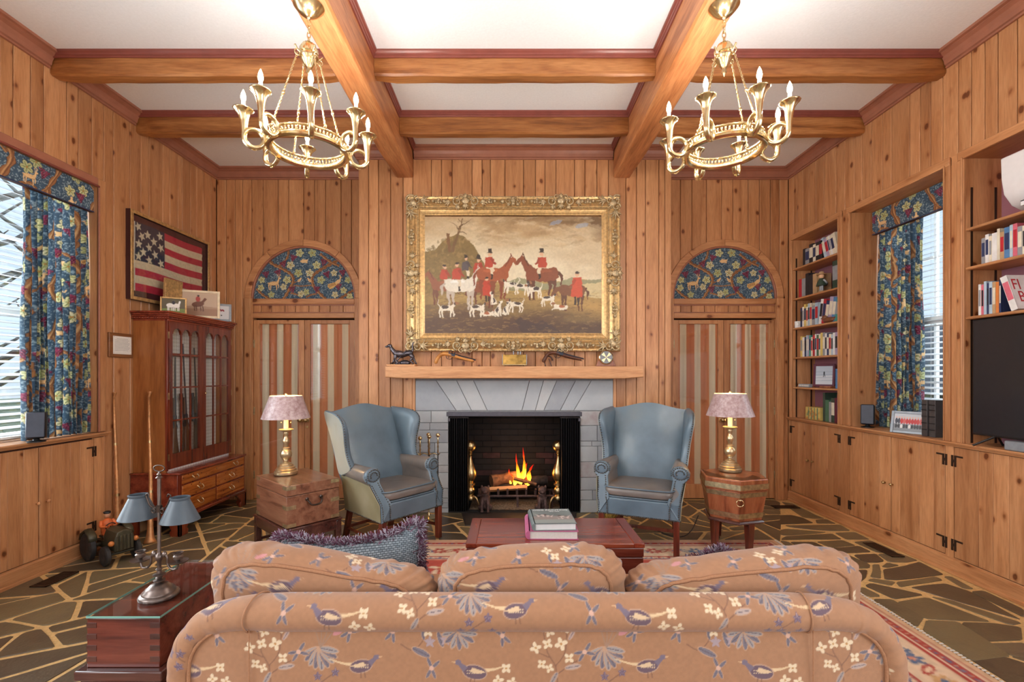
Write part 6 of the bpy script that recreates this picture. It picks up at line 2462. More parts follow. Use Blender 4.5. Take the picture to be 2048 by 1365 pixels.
# ------------------------------------------------------------------ chandeliers
def chandelier(label, cx_, cy_, a0):
    t = thing('chandelier', label, 'chandelier', (cx_, cy_, 0), 0, 'brass hunting horn chandeliers')
    G = M['brass']
    z0 = 3.415
    MB().lathe([(.078, z0), (.08, z0 - .006), (.07, z0 - .018), (.066, z0 - .022), (.05, z0 - .04), (.03, z0 - .052), (.012, z0 - .06), (.008, z0 - .075), (.003, z0 - .08)], 28).build('canopy', G, t, smooth=40)
    z = z0 - .082
    k = 0
    while z > 3.225:
        pts = [(.009 * math.cos(a), 0, z - .017 + .019 * math.sin(a)) for a in [2 * PI * q / 14 for q in range(14)]]
        if k % 2: pts = [(0, p[0], p[2]) for p in pts]
        MB().tube(pts, .003, 6, closed=True).build('chain_link', G, t, smooth='all')
        z -= .03
        k += 1
    hub = MB()
    rs = []
    for r, z in ((.004, 3.225), (.012, 3.215), (.03, 3.205), (.044, 3.18), (.046, 3.155), (.04, 3.15), (.05, 3.14), (.05, 3.13), (.036, 3.115), (.024, 3.09), (.01, 3.07), (.014, 3.055), (.006, 3.04), (.002, 3.03)):
        rs.append([((r * (1 + (.08 if 3.15 < z < 3.21 and q % 2 else 0))) * math.cos(2 * PI * q / 32), (r * (1 + (.08 if 3.15 < z < 3.21 and q % 2 else 0))) * math.sin(2 * PI * q / 32), z) for q in range(32)])
    hub.rings(rs[::-1])
    hub.build('hub', G, t, smooth=50)
    # ring: rail, pierced gallery, top rope
    rail = MB()
    prof = [(.204, 2.612), (.21, 2.618), (.208, 2.628), (.2, 2.634), (.198, 2.64), (.182, 2.64), (.178, 2.63), (.18, 2.618), (.19, 2.61)]
    n = 72
    rail.rings([[(r * math.cos(2 * PI * q / n), r * math.sin(2 * PI * q / n), z) for r, z in prof] for q in range(n)], closed=True)
    rail.f = [f_[::-1] for f_ in rail.f]
    rail.build('ring_rail', G, t, smooth=40)
    gal = MB()
    for q in range(64):
        a = 2 * PI * q / 64
        gal.at((.194 * math.cos(a), .194 * math.sin(a), 2.655), (0, 0, a)).box(-.003, .003, -.0045, .0045, -.016, .016)
    gal.off()
    gal.tube([(.194 * math.cos(2 * PI * q / n), .194 * math.sin(2 * PI * q / n), 2.642) for q in range(n)], .004, 6, closed=True)
    gal.tube([(.194 * math.cos(2 * PI * q / 96), .194 * math.sin(2 * PI * q / 96), 2.673 + .0012 * (q % 2)) for q in range(96)], [.0055 + .0012 * (q % 2) for q in range(96)], 6, closed=True)
    gal.build('pierced_gallery', G, t, smooth='all')
    for q in range(4):
        a = math.radians(a0 + 22 + 90 * q)
        p0 = Vector((.06 * math.cos(a), .06 * math.sin(a), 3.135))
        p1 = Vector((.194 * math.cos(a), .194 * math.sin(a), 2.685))
        ch = MB()
        nn = 60
        for ph in (0, PI):
            ax = (p1 - p0).normalized()
            e1 = ax.orthogonal().normalized(); e2 = ax.cross(e1)
            ch.tube([p0 + (p1 - p0) * (i / nn) + (e1 * math.cos(i * 1.1 + ph) + e2 * math.sin(i * 1.1 + ph)) * .0032 for i in range(nn + 1)], .0028, 5)
        pm = p0 + (p1 - p0) * .55
        ch.ball(pm, (.009, .009, .012), 8, 6)
        cb = ch.build('chain', G, t, smooth='all')
        rg = MB()
        for c_, r_ in ((p0 + Vector((0, 0, -.0)), .016), (p1 + Vector((0, 0, .0)), .012)):
            rg.tube([c_ + Vector((math.cos(a) * math.cos(b), math.sin(a) * math.cos(b), math.sin(b))) * r_ for b in [2 * PI * i / 14 for i in range(14)]], .003, 6, closed=True)
        rg.build('chain_ring', G, cb, smooth='all')
        MB().tube(smoothpath([(.04 * math.cos(a), .04 * math.sin(a), 3.14), (.06 * math.cos(a), .06 * math.sin(a), 3.15), (.075 * math.cos(a), .075 * math.sin(a), 3.17)], 4), .005, 6).build('hub_hook', G, t, smooth='all')
    for q in range(8):
        a = math.radians(a0 + 45 * q)
        ca, sa = math.cos(a), math.sin(a)
        def PT(rho, z, tan=0):
            return Vector((rho * ca - tan * sa, rho * sa + tan * ca, z))
        pth, rad = [], []
        for rho, z, r in ((.31, 2.778, .05), (.31, 2.774, .046), (.31, 2.767, .037), (.309, 2.755, .029), (.308, 2.74, .0235), (.307, 2.715, .019), (.307, 2.69, .016), (.307, 2.66, .0135)):
            pth.append(PT(rho, z)); rad.append(r)
        turns = 1.62
        nn = 44
        for i in range(nn + 1):
            b = -2 * PI * turns * i / nn
            rr_ = .046 + (.003 * i / nn)
            pth.append(PT(.261 + rr_ * math.cos(b), 2.636 + rr_ * math.sin(b), .006 * i / nn * turns))
            rad.append(.013 - .0045 * i / nn)
        hm = MB()
        hm.tube(pth[::-1], rad[::-1], 12)
        hm.tube([PT(.261 + .012 * math.cos(b), 2.585 + .010 * math.sin(b), .003) for b in [2 * PI * i / 12 for i in range(12)]], .0022, 5, closed=True)
        hm.tube([PT(.216, 2.636), PT(.2, 2.64)], .007, 6)
        h = hm.build('horn', G, t, smooth='all')
        MB().lathe([(.009, 0), (.0095, .05), (.004, .051)], 12, PT(.31, 2.768)).build('candle_sleeve', M['candle'], h, smooth=40)
        MB().lathe([(.006, 0), (.0115, .012), (.0125, .024), (.009, .042), (.004, .055), (.0005, .062)], 12, PT(.31, 2.819)).build('bulb', M['bulb'], h, smooth='all')
        l = bpy.data.lights.new('bulb_light', 'POINT')
        l.energy = 7.8
        l.color = (1, .95, .89)
        l.shadow_soft_size = .02
        lo = bpy.data.objects.new('bulb_light', l)
        COL.objects.link(lo)
        lo.parent = t
        lo.location = PT(.31, 2.85)
    return t


chandelier('brass chandelier of eight hunting horns hanging nearer the gun cabinet', -1.093, 2.527, 25)
chandelier('brass chandelier of eight hunting horns hanging nearer the bookcases', 1.163, 2.527, 5)
# ------------------------------------------------------------------ gun cabinet against the left wall (doors face +x)
GX0, GXF, GXB = XL + .004, -2.999, -2.874       # wall, front of the upper case, front of the base
GY0, GY1 = 4.077, 5.007
t = thing('gun_cabinet', 'tall mahogany gun cabinet with arched glazed doors and five drawers', 'cabinet', (GX0, (GY0 + GY1) / 2, 0))
gx, gy = GX0, (GY0 + GY1) / 2
def gb(x0, x1, y0, y1, z0, z1):
    return B(x0 - gx, x1 - gx, y0 - gy, y1 - gy, z0, z1)
gb(GX0, GXF - .02, GY0, GY0 + .02, .55, 1.9).build('side_panel', M['cab_side'], t)
gb(GX0, GXF - .02, GY1 - .02, GY1, .55, 1.9).build('side_panel', M['cab_side'], t)
gb(GXF - .024, GXF - .004, GY0 - .004, GY0 + .012, .56, 1.9).build('corner_post', M['mahog'], t, bevel=.003)
M['lining'] = plain('pale_quilted_lining', (206, 204, 202), .8, var=.03)
lm = NT('white_diamond_lining')
_c = lm.coords(rnd=False)
_m2 = lm.n('Mapping'); _m2.inputs['Rotation'].default_value = (PI / 4, 0, 0); _m2.inputs['Scale'].default_value = (40, 40, 40)
lm.l(_c, _m2.inputs[0])
_ck = lm.n('TexChecker', i_Scale=1.0)
_ck.inputs[1].default_value = lin4((246, 243, 240)); _ck.inputs[2].default_value = lin4((222, 217, 210))
lm.l(_m2.outputs[0], _ck.inputs[0]); lm.l(_ck.outputs[0], lm.b.inputs['Base Color'])
M['diamond'] = lm.set(.7)
gb(GX0, GX0 + .15, GY0 + .02, GY1 - .02, .56, 1.9).build('back_lining', M['diamond'], t, label='white lining with a fine diamond pattern')
gb(GX0, GXF - .02, GY0 + .02, GY1 - .02, .55, .57).build('case_floor', M['diamond'], t)
gb(GX0 + .15, GX0 + .18, GY0 + .02, GY1 - .02, 1.58, 1.61).build('gun_rack', M['mahog_y'], t)
gb(GX0, GXF - .02, GY0 + .02, GY1 - .02, 1.88, 1.9).build('case_top', M['cab_side'], t)
# cornice
for z0, z1, p in ((1.885, 1.9, .004), (1.9, 1.922, .012), (1.922, 1.936, .02), (1.936, 1.952, .028), (1.952, 1.968, .04)):
    gb(GX0, GXF + p, GY0 - p, GY1 + p, z0, z1).build('cornice', M['mahog_y'], t, bevel=.004)
dm = MB()
for k in range(46):
    y_ = GY0 - .008 + (GY1 - GY0 + .016) * k / 45
    dm.ball((GXF + .013 - gx, y_ - gy, 1.911), (.005, .008, .008), 6, 4)
for k in range(15):
    x_ = GX0 + (GXF - GX0 + .01) * k / 14
    dm.ball((x_ - gx, GY0 - .013 - gy, 1.911), (.009, .005, .008), 6, 4)
dm.build('rope_moulding', M['mahog'], t, smooth='all', kind='stuff')
# doors: frame with three arched lights over three rows
def cab_door(y0, y1, knob_side):
    z0, z1 = .575, 1.884
    dy = (y0 + y1) / 2
    xa, xb = GXF - .022 - gx, GXF - gx
    st, r_bot, r_top = .045, .13, .05
    fr = MB()
    fr.box(xa, xb, y0 - gy, y0 + st - gy, z0, z1).box(xa, xb, y1 - st - gy, y1 - gy, z0, z1)
    fr.box(xa, xb, y0 + st - gy, y1 - st - gy, z0, z0 + r_bot)
    # top rail with three arches cut out
    w = (y1 - y0 - 2 * st) / 3
    zs = z1 - r_top - w / 2
    for k in range(3):
        c = y0 + st + w * (k + .5)
        r = w / 2 - .007
        prev = None
        for i in range(0, 11):
            a = math.radians(180 - 18 * i)
            p = (c + r * math.cos(a) - gy, zs + r * math.sin(a))
            if prev:
                fr.prism([(prev[0], prev[1]), (p[0], p[1]), (p[0], z1), (prev[0], z1)], xa, xb, 'x')
            prev = p
        for e in (-1, 1):
            ya, yb_ = c + e * r - gy, c + e * w / 2 - gy
            fr.box(xa, xb, min(ya, yb_), max(ya, yb_), zs, z1)
    d = fr.build('door', M['mahog'], t)
    for k in (1, 2):
        yy_ = y0 + st + w * k
        gb(GXF - .016, GXF - .004, yy_ - .007, yy_ + .007, z0 + r_bot, zs).build('glazing_bar', M['mahog'], d)
    for k in (1, 2, 3):
        zz = z0 + r_bot + (zs - z0 - r_bot) * k / 3.62
        gb(GXF - .015, GXF - .005, y0 + st, y1 - st, zz - .007, zz + .007).build('glazing_bar', M['mahog'], d)
    gb(GXF - .012, GXF - .010, y0 + st - .004, y1 - st + .004, z0 + r_bot - .004, z1 - r_top + .01).build('pane', M['glass'], d)
    for hz in (.68, 1.22, 1.76):
        hy = y0 if knob_side > 0 else y1
        gb(GXF - .016, GXF + .002, hy - .003, hy + .004, hz - .03, hz + .03).build('hinge', M['brass_old'], d)
    return d


cab_door(GY0 + .012, gy - .001, 1)
dd = cab_door(gy + .001, GY1 - .004, -1)
MB().ball((GXF + .01 - gx, .025, 1.23), .01, 10, 8).build('knob', M['brass'], dd, smooth='all')
# base with drawers
BY0, BY1 = GY0 - .03, GY1 + .03
gb(GX0, GXB - .02, BY0, BY1, .16, .535).build('base_body', M['mahog_y'], t, bevel=.003)
gb(GXB - .02, GXB - .001, BY0, BY1, .16, .535).build('base_frame', M['mahog'], t)
gb(GX0, GXB + .012, BY0 - .012, BY1 + .012, .535, .552).build('base_top', M['mahog_y'], t, bevel=.005)
gb(GX0, GXB + .014, BY0 - .014, BY1 + .014, .14, .17).build('base_moulding', M['mahog_y'], t, bevel=.006)


def drawer(y0, y1, z0, z1, nh):
    d = gb(GXB - .004, GXB + .008, y0, y1, z0, z1).build('drawer', M['burl'], t, bevel=.003)
    for k in range(nh):
        yc = y0 + (y1 - y0) * ((k + .5) / nh if nh == 1 else (.17 if k == 0 else .83)) - gy
        zc_ = (z0 + z1) / 2
        h = MB().tube(smoothpath([(GXB + .012 - gx, yc - .032, zc_ + .01), (GXB + .024 - gx, yc - .028, zc_ - .01), (GXB + .026 - gx, yc, zc_ - .022), (GXB + .024 - gx, yc + .028, zc_ - .01), (GXB + .012 - gx, yc + .032, zc_ + .01)], 5), .0035, 6)
        h.lathe([(.01, 0), (.008, .006)], 8, (GXB + .006 - gx, yc - .032, zc_ + .01), 'x').lathe([(.01, 0), (.008, .006)], 8, (GXB + .006 - gx, yc + .032, zc_ + .01), 'x')
        h.build('bail_handle', M['brass'], d, smooth='all')
    MB().lathe([(.009, 0), (.009, .003), (.002, .004)], 10, (GXB + .008 - gx, (y0 + y1) / 2 - gy, z1 - .03), 'x').build('keyhole', M['brass'], d)


drawer(BY0 + .025, BY1 - .025, .45, .525, 2)
for z0, z1 in ((.325, .435), (.19, .31)):
    drawer(BY0 + .025, gy - .012, z0, z1, 1)
    drawer(gy + .012, BY1 - .025, z0, z1, 1)
for yy_, s_ in ((BY0, 1), (BY1, -1)):
    pr = [(0, 0), (.11, 0), (.12, .04), (.1, .055), (.12, .09), (.16, .115), (.2, .14), (0, .14)]
    MB().prism([(yy_ - gy + s_ * (a * .9 - .01), b) for a, b in pr], GXB - .015 - gx, GXB + .01 - gx, 'x').build('bracket_foot', M['mahog'], t, bevel=.003)
    MB().prism([(GXB + .01 - gx - a * .8, b) for a, b in pr], yy_ - gy - s_ * .01, yy_ - gy + s_ * .015, 'y').build('bracket_foot', M['mahog'], t, bevel=.003)
    B(0, .06, yy_ - gy - .01, yy_ - gy + .03, 0, .14).build('rear_foot', M['mahog'], t)

# long guns standing in the cabinet
M['gunsteel'] = plain('blued_steel', (58, 60, 68), .35, .8)
M['gunwood'] = wood('walnut_stock', (50, 26, 16), (92, 52, 32), (116, 72, 46), 'z', rough=.35)


def long_gun(label, y_, z0, L, lean, scope=False, two=False, x0=.215):
    g = thing('long_gun', label, 'rifle', (GX0 + x0, y_, z0), 0, 'guns standing in the cabinet', rot=(lean, -.03, 0))
    st = [(-.03, 0), (.055, .0), (.05, .12), (.028, .27), (.024, .34), (.022, .36), (-.018, .36), (-.02, .32), (-.03, .22), (-.034, .1)]
    MB().prism([(b, c) for b, c in st], -.016, .016, 'x').build('stock', M['gunwood'], g, bevel=.008)
    MB().tube([(0, 0, .34), (0, 0, .62)], [.018, .014], 8).build('fore_end', M['gunwood'], g, smooth=50)
    B(-.014, .014, -.02, .022, .34, .46).build('receiver', M['gunsteel'], g, bevel=.004)
    for dx in ((-.008, .008) if two else (0,)):
        MB().tube([(.012, dx, .42), (.012, dx, L)], [.009, .006], 8).build('barrel', M['gunsteel'], g, smooth=50)
    if scope:
        MB().tube([(.0, -.04, .38), (.0, -.04, .43), (0, -.04, .45), (0, -.04, .58), (0, -.04, .6), (0, -.04, .66)], [.016, .016, .012, .012, .018, .018], 10).build('scope', M['gunsteel'], g, smooth=50)
    MB().tube([(0, .025 + .018 * math.cos(a), .35 + .03 * math.sin(a)) for a in [2 * PI * k / 16 for k in range(16)]], .003, 5, closed=True).build('trigger_guard', M['gunsteel'], g, smooth='all')
    return g


long_gun('scoped rifle with dark walnut stock behind the middle of the near glass door', gy - .085, .575, 1.13, .03, True)
long_gun('scoped rifle leaning behind the far glass door beside the centre stile', gy + .06, .575, 1.1, .02, True)
long_gun('short shotgun behind the outermost column of the near glass door', GY0 + .085, .575, .86, -.06, False, True)
long_gun('slim long gun behind the second column of the near glass door', GY0 + .2, .575, 1.0, -.04, False)

# ------------------------------------------------------------------ framed flag
FY0, FY1, FZ0, FZ1 = 4.003, 5.055, 2.065, 2.845
t = thing('framed_flag', 'antique star and stripe flag in a deep maroon shadow box with gilt edge', 'picture', (XL + .001, (FY0 + FY1) / 2, FZ0))
fy, hw_ = (FY0 + FY1) / 2, (FY1 - FY0) / 2
hh = FZ1 - FZ0
M['maroon'] = plain('maroon_mount', (74, 28, 34), .7)
M['maroon_side'] = plain('dark_maroon_lacquer', (56, 24, 26), .35)
for a, b, c, d in ((-hw_, -hw_ + .03, 0, hh), (hw_ - .03, hw_, 0, hh), (-hw_ + .03, hw_ - .03, 0, .03), (-hw_ + .03, hw_ - .03, hh - .03, hh)):
    B(0, .04, a, b, c, d).build('box_side', M['maroon_side'], t)
    g_ = B(.04, .048, a, b, c, d).build('gilt_edge', M['gold'], t, bevel=.003)
B(0, .012, -hw_ + .03, hw_ - .03, .03, hh - .03).build('mount', M['maroon'], t)
c = Cv(.86, .58, 260, (216, 196, 166))
sh = .58 / 9
RED = (184, 36, 62)
for k in range(9):
    if k % 2 == 0: c.poly([(0, .58 - sh * (k + 1)), (.86, .58 - sh * (k + 1)), (.86, .58 - sh * k), (0, .58 - sh * k)], RED)
c.poly([(.0, .58 - sh * 5), (.345, .58 - sh * 5), (.345, .58), (0, .58)], (48, 46, 66))
stars = [(.045, .545, 20), (.15, .5, 5), (.29, .53, 15), (.085, .47, 30), (.22, .46, 10), (.05, .4, 0), (.165, .395, 12), (.3, .43, 30), (.1, .34, 8), (.235, .35, 20), (.05, .295, 0), (.165, .285, 15), (.305, .29, 24)]
for x, y_, r in stars:
    pts = [((.042 if k % 2 == 0 else .018) * math.cos(math.radians(90 + 36 * k + r)), (.042 if k % 2 == 0 else .018) * math.sin(math.radians(90 + 36 * k + r))) for k in range(10)]
    c.poly([(x + p, y_ + q) for p, q in pts], (214, 202, 176))
c.poly([(-.01, 0), (.012, 0), (.012, .58), (-.01, .58)], (222, 214, 196))
c.a *= (.9 + .2 * vnoise(c.H, c.W, 4, 6))[..., None]
u, v = np.meshgrid(np.linspace(0, 1, 210), np.linspace(0, 1, 140))
y_ = -.455 + .90 * u + .004 * np.sin(v * 60) * (u > .995)
z_ = .085 + .61 * v + .006 * np.sin(u * 7)
color_grid('flag_cloth', np.stack([.014 + .0015 * np.sin(u * 20 + v * 9), y_, z_], -1), c.sample(u * .86, v * .58), M['tapestry'], t, label='faded red and cream striped flag with scattered stars')
B(.03, .032, -hw_ + .03, hw_ - .03, .03, hh - .03).build('front_glass', M['glass'], t)

# plaque
t = thing('wall_plaque', 'small oak plaque with a white paper notice pinned beside the gun cabinet', 'plaque', (XL + .001, 3.94, 1.556))
B(0, .018, -.12, .12, 0, .205).build('board', wood('oak_plaque', (84, 48, 24), (124, 78, 44), (146, 98, 60), 'y', rough=.4), t, bevel=.006)
B(.018, .0195, -.085, .1, .028, .178).build('paper', M['offwhite'], t)
ln = MB()
for k in range(9):
    ln.box(.0195, .0198, -.07 + (.02 if k == 0 else 0), .085 - (.02 if k == 0 else .01 * (k % 3)), .155 - k * .012, .158 - k * .012)
ln.build('text_lines', plain('grey_ink', (150, 150, 152), .8), t, kind='stuff')
for yy_ in (-.078, .093):
    for zz in (.035, .171):
        MB().ball((.0195, yy_, zz), .003, 6, 4).build('pin', M['brass'], t)


# ------------------------------------------------------------------ photo frames
def photo_frame(label, loc, w, h, rz, tilt, frame_mat, paint, border=.02, mount=0, name='photo_frame', thick=.012):
    """easel frame; faces -y before rotation, stands on its lower edge"""
    t = thing(name, label, 'photo frame', loc, 0, None, rot=(-tilt, 0, rz))
    for a, b, c_, d in ((-w / 2, -w / 2 + border, 0, h), (w / 2 - border, w / 2, 0, h), (-w / 2 + border, w / 2 - border, 0, border), (-w / 2 + border, w / 2 - border, h - border, h)):
        B(a, b, -thick, 0, c_, d).build('frame_bar', frame_mat, t, bevel=.003)
    B(-w / 2 + border * .5, w / 2 - border * .5, -.004, 0, border * .5, h - border * .5).build('frame_back', M['black'], t)
    pw, ph = w - 2 * border, h - 2 * border
    cv = Cv(pw, ph, 90 / pw, (200, 196, 190))
    paint(cv, pw, ph)
    n = 70
    u, v = np.meshgrid(np.linspace(0, 1, n), np.linspace(0, 1, n))
    color_grid('photograph', np.stack([-pw / 2 + pw * u, np.full_like(u, -.005), border + ph * v], -1), cv.sample(u * pw, v * ph), M['print'], t)
    MB().prism([(0, 0), (.1 * h / .2, 0), (0, h * .8)], -.01, .01, 'x').build('easel_strut', M['black'], t) if tilt > .02 else None
    return t


def ph_horse(c, w, h):
    c.poly([(0, 0), (w, 0), (w, h), (0, h)], (92, 84, 62))
    c.poly([(0, 0), (w, 0), (w, h * .3), (0, h * .26)], (120, 136, 70))
    for x in (.35, .62):
        c.ell(w * x, h * .5, w * .16, h * .16, (232, 228, 220)); c.line([(w * (x + .1), h * .5), (w * (x + .16), h * .85)], w * .08, (236, 232, 226))
        for q in (-.1, -.05, .06, .12):
            c.line([(w * (x + q), h * .45), (w * (x + q), h * .12)], w * .035, (232, 228, 220))
    c.ell(w * .5, h * .72, w * .07, h * .14, (40, 40, 50))


def ph_rider(c, w, h):
    c.poly([(0, 0), (w, 0), (w, h), (0, h)], (190, 164, 140))
    c.poly([(0, 0), (w, 0), (w, h * .34), (0, h * .3)], (156, 120, 96))
    c.poly([(0, h * .34), (w * .4, h * .44), (w, h * .38), (w, h * .3), (0, h * .3)], (170, 140, 116))
    c.ell(w * .5, h * .5, w * .16, h * .12, (110, 66, 46), 12); c.line([(w * .6, h * .56), (w * .7, h * .76)], w * .07, (110, 66, 46))
    for q in (.4, .45, .56, .62):
        c.line([(w * q, h * .45), (w * (q + .02), h * .2)], w * .025, (90, 52, 38))
    c.ell(w * .5, h * .72, w * .06, h * .12, (168, 62, 52)); c.ell(w * .51, h * .86, w * .03, h * .04, (40, 30, 30))


def ph_red(c, w, h):
    c.poly([(0, 0), (w, 0), (w, h), (0, h)], (226, 224, 226))
    rr = random.Random(3)
    for k in range(9):
        c.ell(w * (.2 + .07 * k), h * (.62 + rr.uniform(-.08, .1)), w * .035, h * .09, (150, 40, 50), rr.uniform(-40, 40))
    for k in range(7):
        c.ell(w * (.2 + .08 * k), h * (.3 + rr.uniform(-.04, .04)), w * .03, h * .05, (40, 40, 46))


def ph_group(c, w, h):
    c.poly([(0, 0), (w, 0), (w, h), (0, h)], (196, 200, 206))
    c.poly([(0, 0), (w, 0), (w, h * .4), (0, h * .4)], (130, 134, 138))
    rr = random.Random(5)
    for k in range(11):
        x = w * (.08 + .084 * k)
        c.ell(x, h * .56, w * .045, h * .17, rr.choice([(196, 50, 48), (206, 96, 90), (60, 60, 72), (190, 40, 44)]))
        c.ell(x, h * .78, w * .026, h * .05, (222, 180, 160))
        c.ell(x, h * .26, w * .04, h * .12, rr.choice([(40, 40, 46), (226, 224, 220), (52, 50, 56)]))


def ph_snow(c, w, h):
    c.poly([(0, 0), (w, 0), (w, h), (0, h)], (190, 200, 212))
    c.poly([(0, 0), (w, 0), (w, h * .5), (0, h * .45)], (212, 216, 222))
    for k in range(4):
        c.line([(0, h * (.2 + .16 * k)), (w, h * (.22 + .16 * k))], h * .02, (150, 166, 184))
    c.ell(w * .5, h * .62, w * .05, h * .09, (50, 56, 66)); c.line([(w * .48, h * .55), (w * .46, h * .4)], w * .04, (50, 56, 66)); c.line([(w * .52, h * .55), (w * .56, h * .42)], w * .04, (50, 56, 66))


GT = 1.968
photo_frame('small gold framed photo of pale horses on the gun cabinet', (-3.09, 4.27, GT), .2, .155, math.radians(33), .1, M['gold'], ph_horse, .014)
photo_frame('large cream framed photo of a rider standing on the gun cabinet', (-3.06, 4.56, GT), .37, .27, math.radians(24), .03, plain('cream_frame', (226, 208, 176), .4), ph_rider, .022)
photo_frame('silver framed photo with red figures at the far end of the gun cabinet', (-3.05, 4.84, GT), .26, .19, math.radians(30), .2, M['silver'], ph_red, .022)
o = MB().box(-.012, .012, -.11, .11, 0, .34).build('leaning_picture', M['gold'], bevel=.002, loc=(-3.2, 4.40, GT))
o.rotation_euler = (0, .05, 0)
tag(o, 'thin gilt framed picture leaning edge on behind the cream photo frame', 'photo frame')

# ------------------------------------------------------------------ coaching horns
def coach_horn(label, bot, top):
    bot, top = Vector(bot), Vector(top)
    L = (top - bot).length
    t = thing('coaching_horn', label, 'horn', bot, 0, 'long copper coaching horns')
    d = (top - bot)
    def pt(s_, w=0.0):
        return d * s_ + Vector((w, 0, 0))
    M_ = M['copperbrown'] if 'copperbrown' in M else M.setdefault('copperbrown', plain('worn_copper_brown', (196, 140, 92), .4, .5, var=.12))
    ss = [0, .012, .03, .06, .1, .18, .3, .45, .62, .8, .97]
    rr_ = [.048, .042, .032, .025, .021, .018, .0155, .013, .011, .0095, .008]
    MB().tube([pt(a, .008 * math.sin(a * 5)) for a in ss], rr_, 14).build('tube', M_, t, smooth='all')
    MB().tube([pt(.965, .008 * math.sin(.965 * 5)), pt(.985), pt(.992), pt(1.0)], [.008, .009, .014, .015], 12).build('mouthpiece', M_, t, smooth=50)
    for a in (.33, .66):
        MB().tube([pt(a - .008, .008 * math.sin(a * 5)), pt(a + .008, .008 * math.sin(a * 5))], .0175 if a < .5 else .014, 12).build('ferrule', M['brass_old'], t, smooth=50)
    return t


coach_horn('tall slender coaching horn leaning on the gun cabinet side', (-3.02, 3.90, .0), (-3.14, 4.055, 1.262))
coach_horn('tall slender coaching horn leaning on the plank wall behind the toy tractor', (-3.235, 3.83, .0), (-3.285, 3.865, 1.265))

# ------------------------------------------------------------------ toy tractor and its driver
t = thing('toy_tractor', 'old dark green toy tractor with rubber wheels on the flagstones', 'toy', (-3.045, 3.57, 0), math.atan2(-.5, .87))
M['trac'] = plain('dark_green_enamel', (66, 62, 46), .4, .2, var=.2, scale=20)
M['rubber'] = plain('black_rubber', (40, 37, 36), .7, var=.2)
def wheel(x, y_, r, w, name='wheel'):
    prof = [(r * .5, -w * .5), (r * .86, -w * .5), (r, -w * .3), (r, w * .3), (r * .86, w * .5), (r * .5, w * .5), (r * .45, w * .2), (.02, w * .2), (.018, w * .45), (.001, w * .46)]
    m = MB().lathe([(.001, -w * .3)] + prof, 22, (x, y_, r), 'y')
    return m.build(name, M['rubber'], t, smooth=40)
# rear wheels big, front small; forward is +x
for s_ in (-1, 1):
    wheel(-.11, s_ * .115, .105, .045)
    wheel(.13, s_ * .095, .072, .035)
    MB().tube([(-.20, s_ * .115, .15), (-.18, s_ * .115, .2), (-.11, s_ * .115, .235), (-.04, s_ * .115, .2), (-.02, s_ * .115, .16)], .028, 8, flat=.3).build('mudguard', M['trac'], t, smooth='all')
    MB().ball((.175, s_ * .075, .165), .019, 10, 8).build('headlamp', plain('amber_lamp', (196, 120, 60), .4), t, smooth='all')
hd = MB()
hd.rings([[(x, y_ * k1, .10 + z) for y_, z in ((-.06, 0), (.06, 0), (.062, .09), (.045, .14), (0, .155), (-.045, .14), (-.062, .09))] for x, k1 in ((.0, 1.0), (.19, .98))])
hd.build('hood', M['trac'], t, bevel=.006)
for k in range(5):
    B(.19, .197, -.046 + k * .023 - .008, -.046 + k * .023 + .008, .105, .215).build('grille_bar', M['trac'], t, bevel=.003)
B(-.17, .02, -.045, .045, .08, .14).build('chassis', M['trac'], t, bevel=.008)
B(-.15, -.08, -.04, .04, .15, .165).build('seat', M['trac'], t, bevel=.006)
MB().tube([(-.02, 0, .17), (-.05, 0, .24)], .005, 6).tube([(-.05 + .012 * math.cos(a), .03 * math.sin(a), .24 + .026 * math.cos(a)) for a in [2 * PI * k / 14 for k in range(14)]], .004, 6, closed=True).build('steering_wheel', M['iron'], t, smooth='all')
MB().tube([(.13, -.08, .072), (.13, .08, .072)], .01, 8).build('front_axle', M['trac'], t)
MB().tube([(-.11, -.1, .105), (-.11, .1, .105)], .014, 8).build('rear_axle', M['trac'], t)
dv = thing('driver_figurine', 'small painted driver figurine in an orange coat and black cap on the tractor', 'figurine', (-3.045 - .115 * .87, 3.57 + .115 * .5, .165), math.atan2(-.5, .87))
skc = plain('orange_coat_paint', (206, 104, 52), .5)
b_ = MB().tube(smoothpath([(0, 0, 0), (0, 0, .05), (.005, 0, .1), (.005, 0, .125)], 4), [.034, .035, .036, .037, .038, .038, .038, .036, .034, .03, .024, .018, .014], 12)
for s_ in (-1, 1):
    b_.tube(smoothpath([(0, s_ * .034, .11), (.03, s_ * .046, .075), (.07, s_ * .02, .08)], 4), [.013] * 4 + [.011] * 4 + [.009], 8)
    b_.tube(smoothpath([(0, s_ * .02, .01), (.05, s_ * .025, .015), (.07, s_ * .03, -.04)], 4), [.017] * 4 + [.014] * 4 + [.011], 8)
b_.build('body', skc, dv, smooth='all')
h_ = MB().ball((.008, 0, .155), (.022, .02, .025), 12, 8).ball((.03, 0, .152), (.006, .005, .006), 6, 4)
h_.build('head', plain('figurine_skin', (214, 160, 124), .5), dv, smooth='all')
MB().ball((.004, 0, .172), (.026, .025, .014), 12, 6).ball((.022, 0, .168), (.018, .016, .004), 8, 4).build('cap', M['black'], dv, smooth='all')

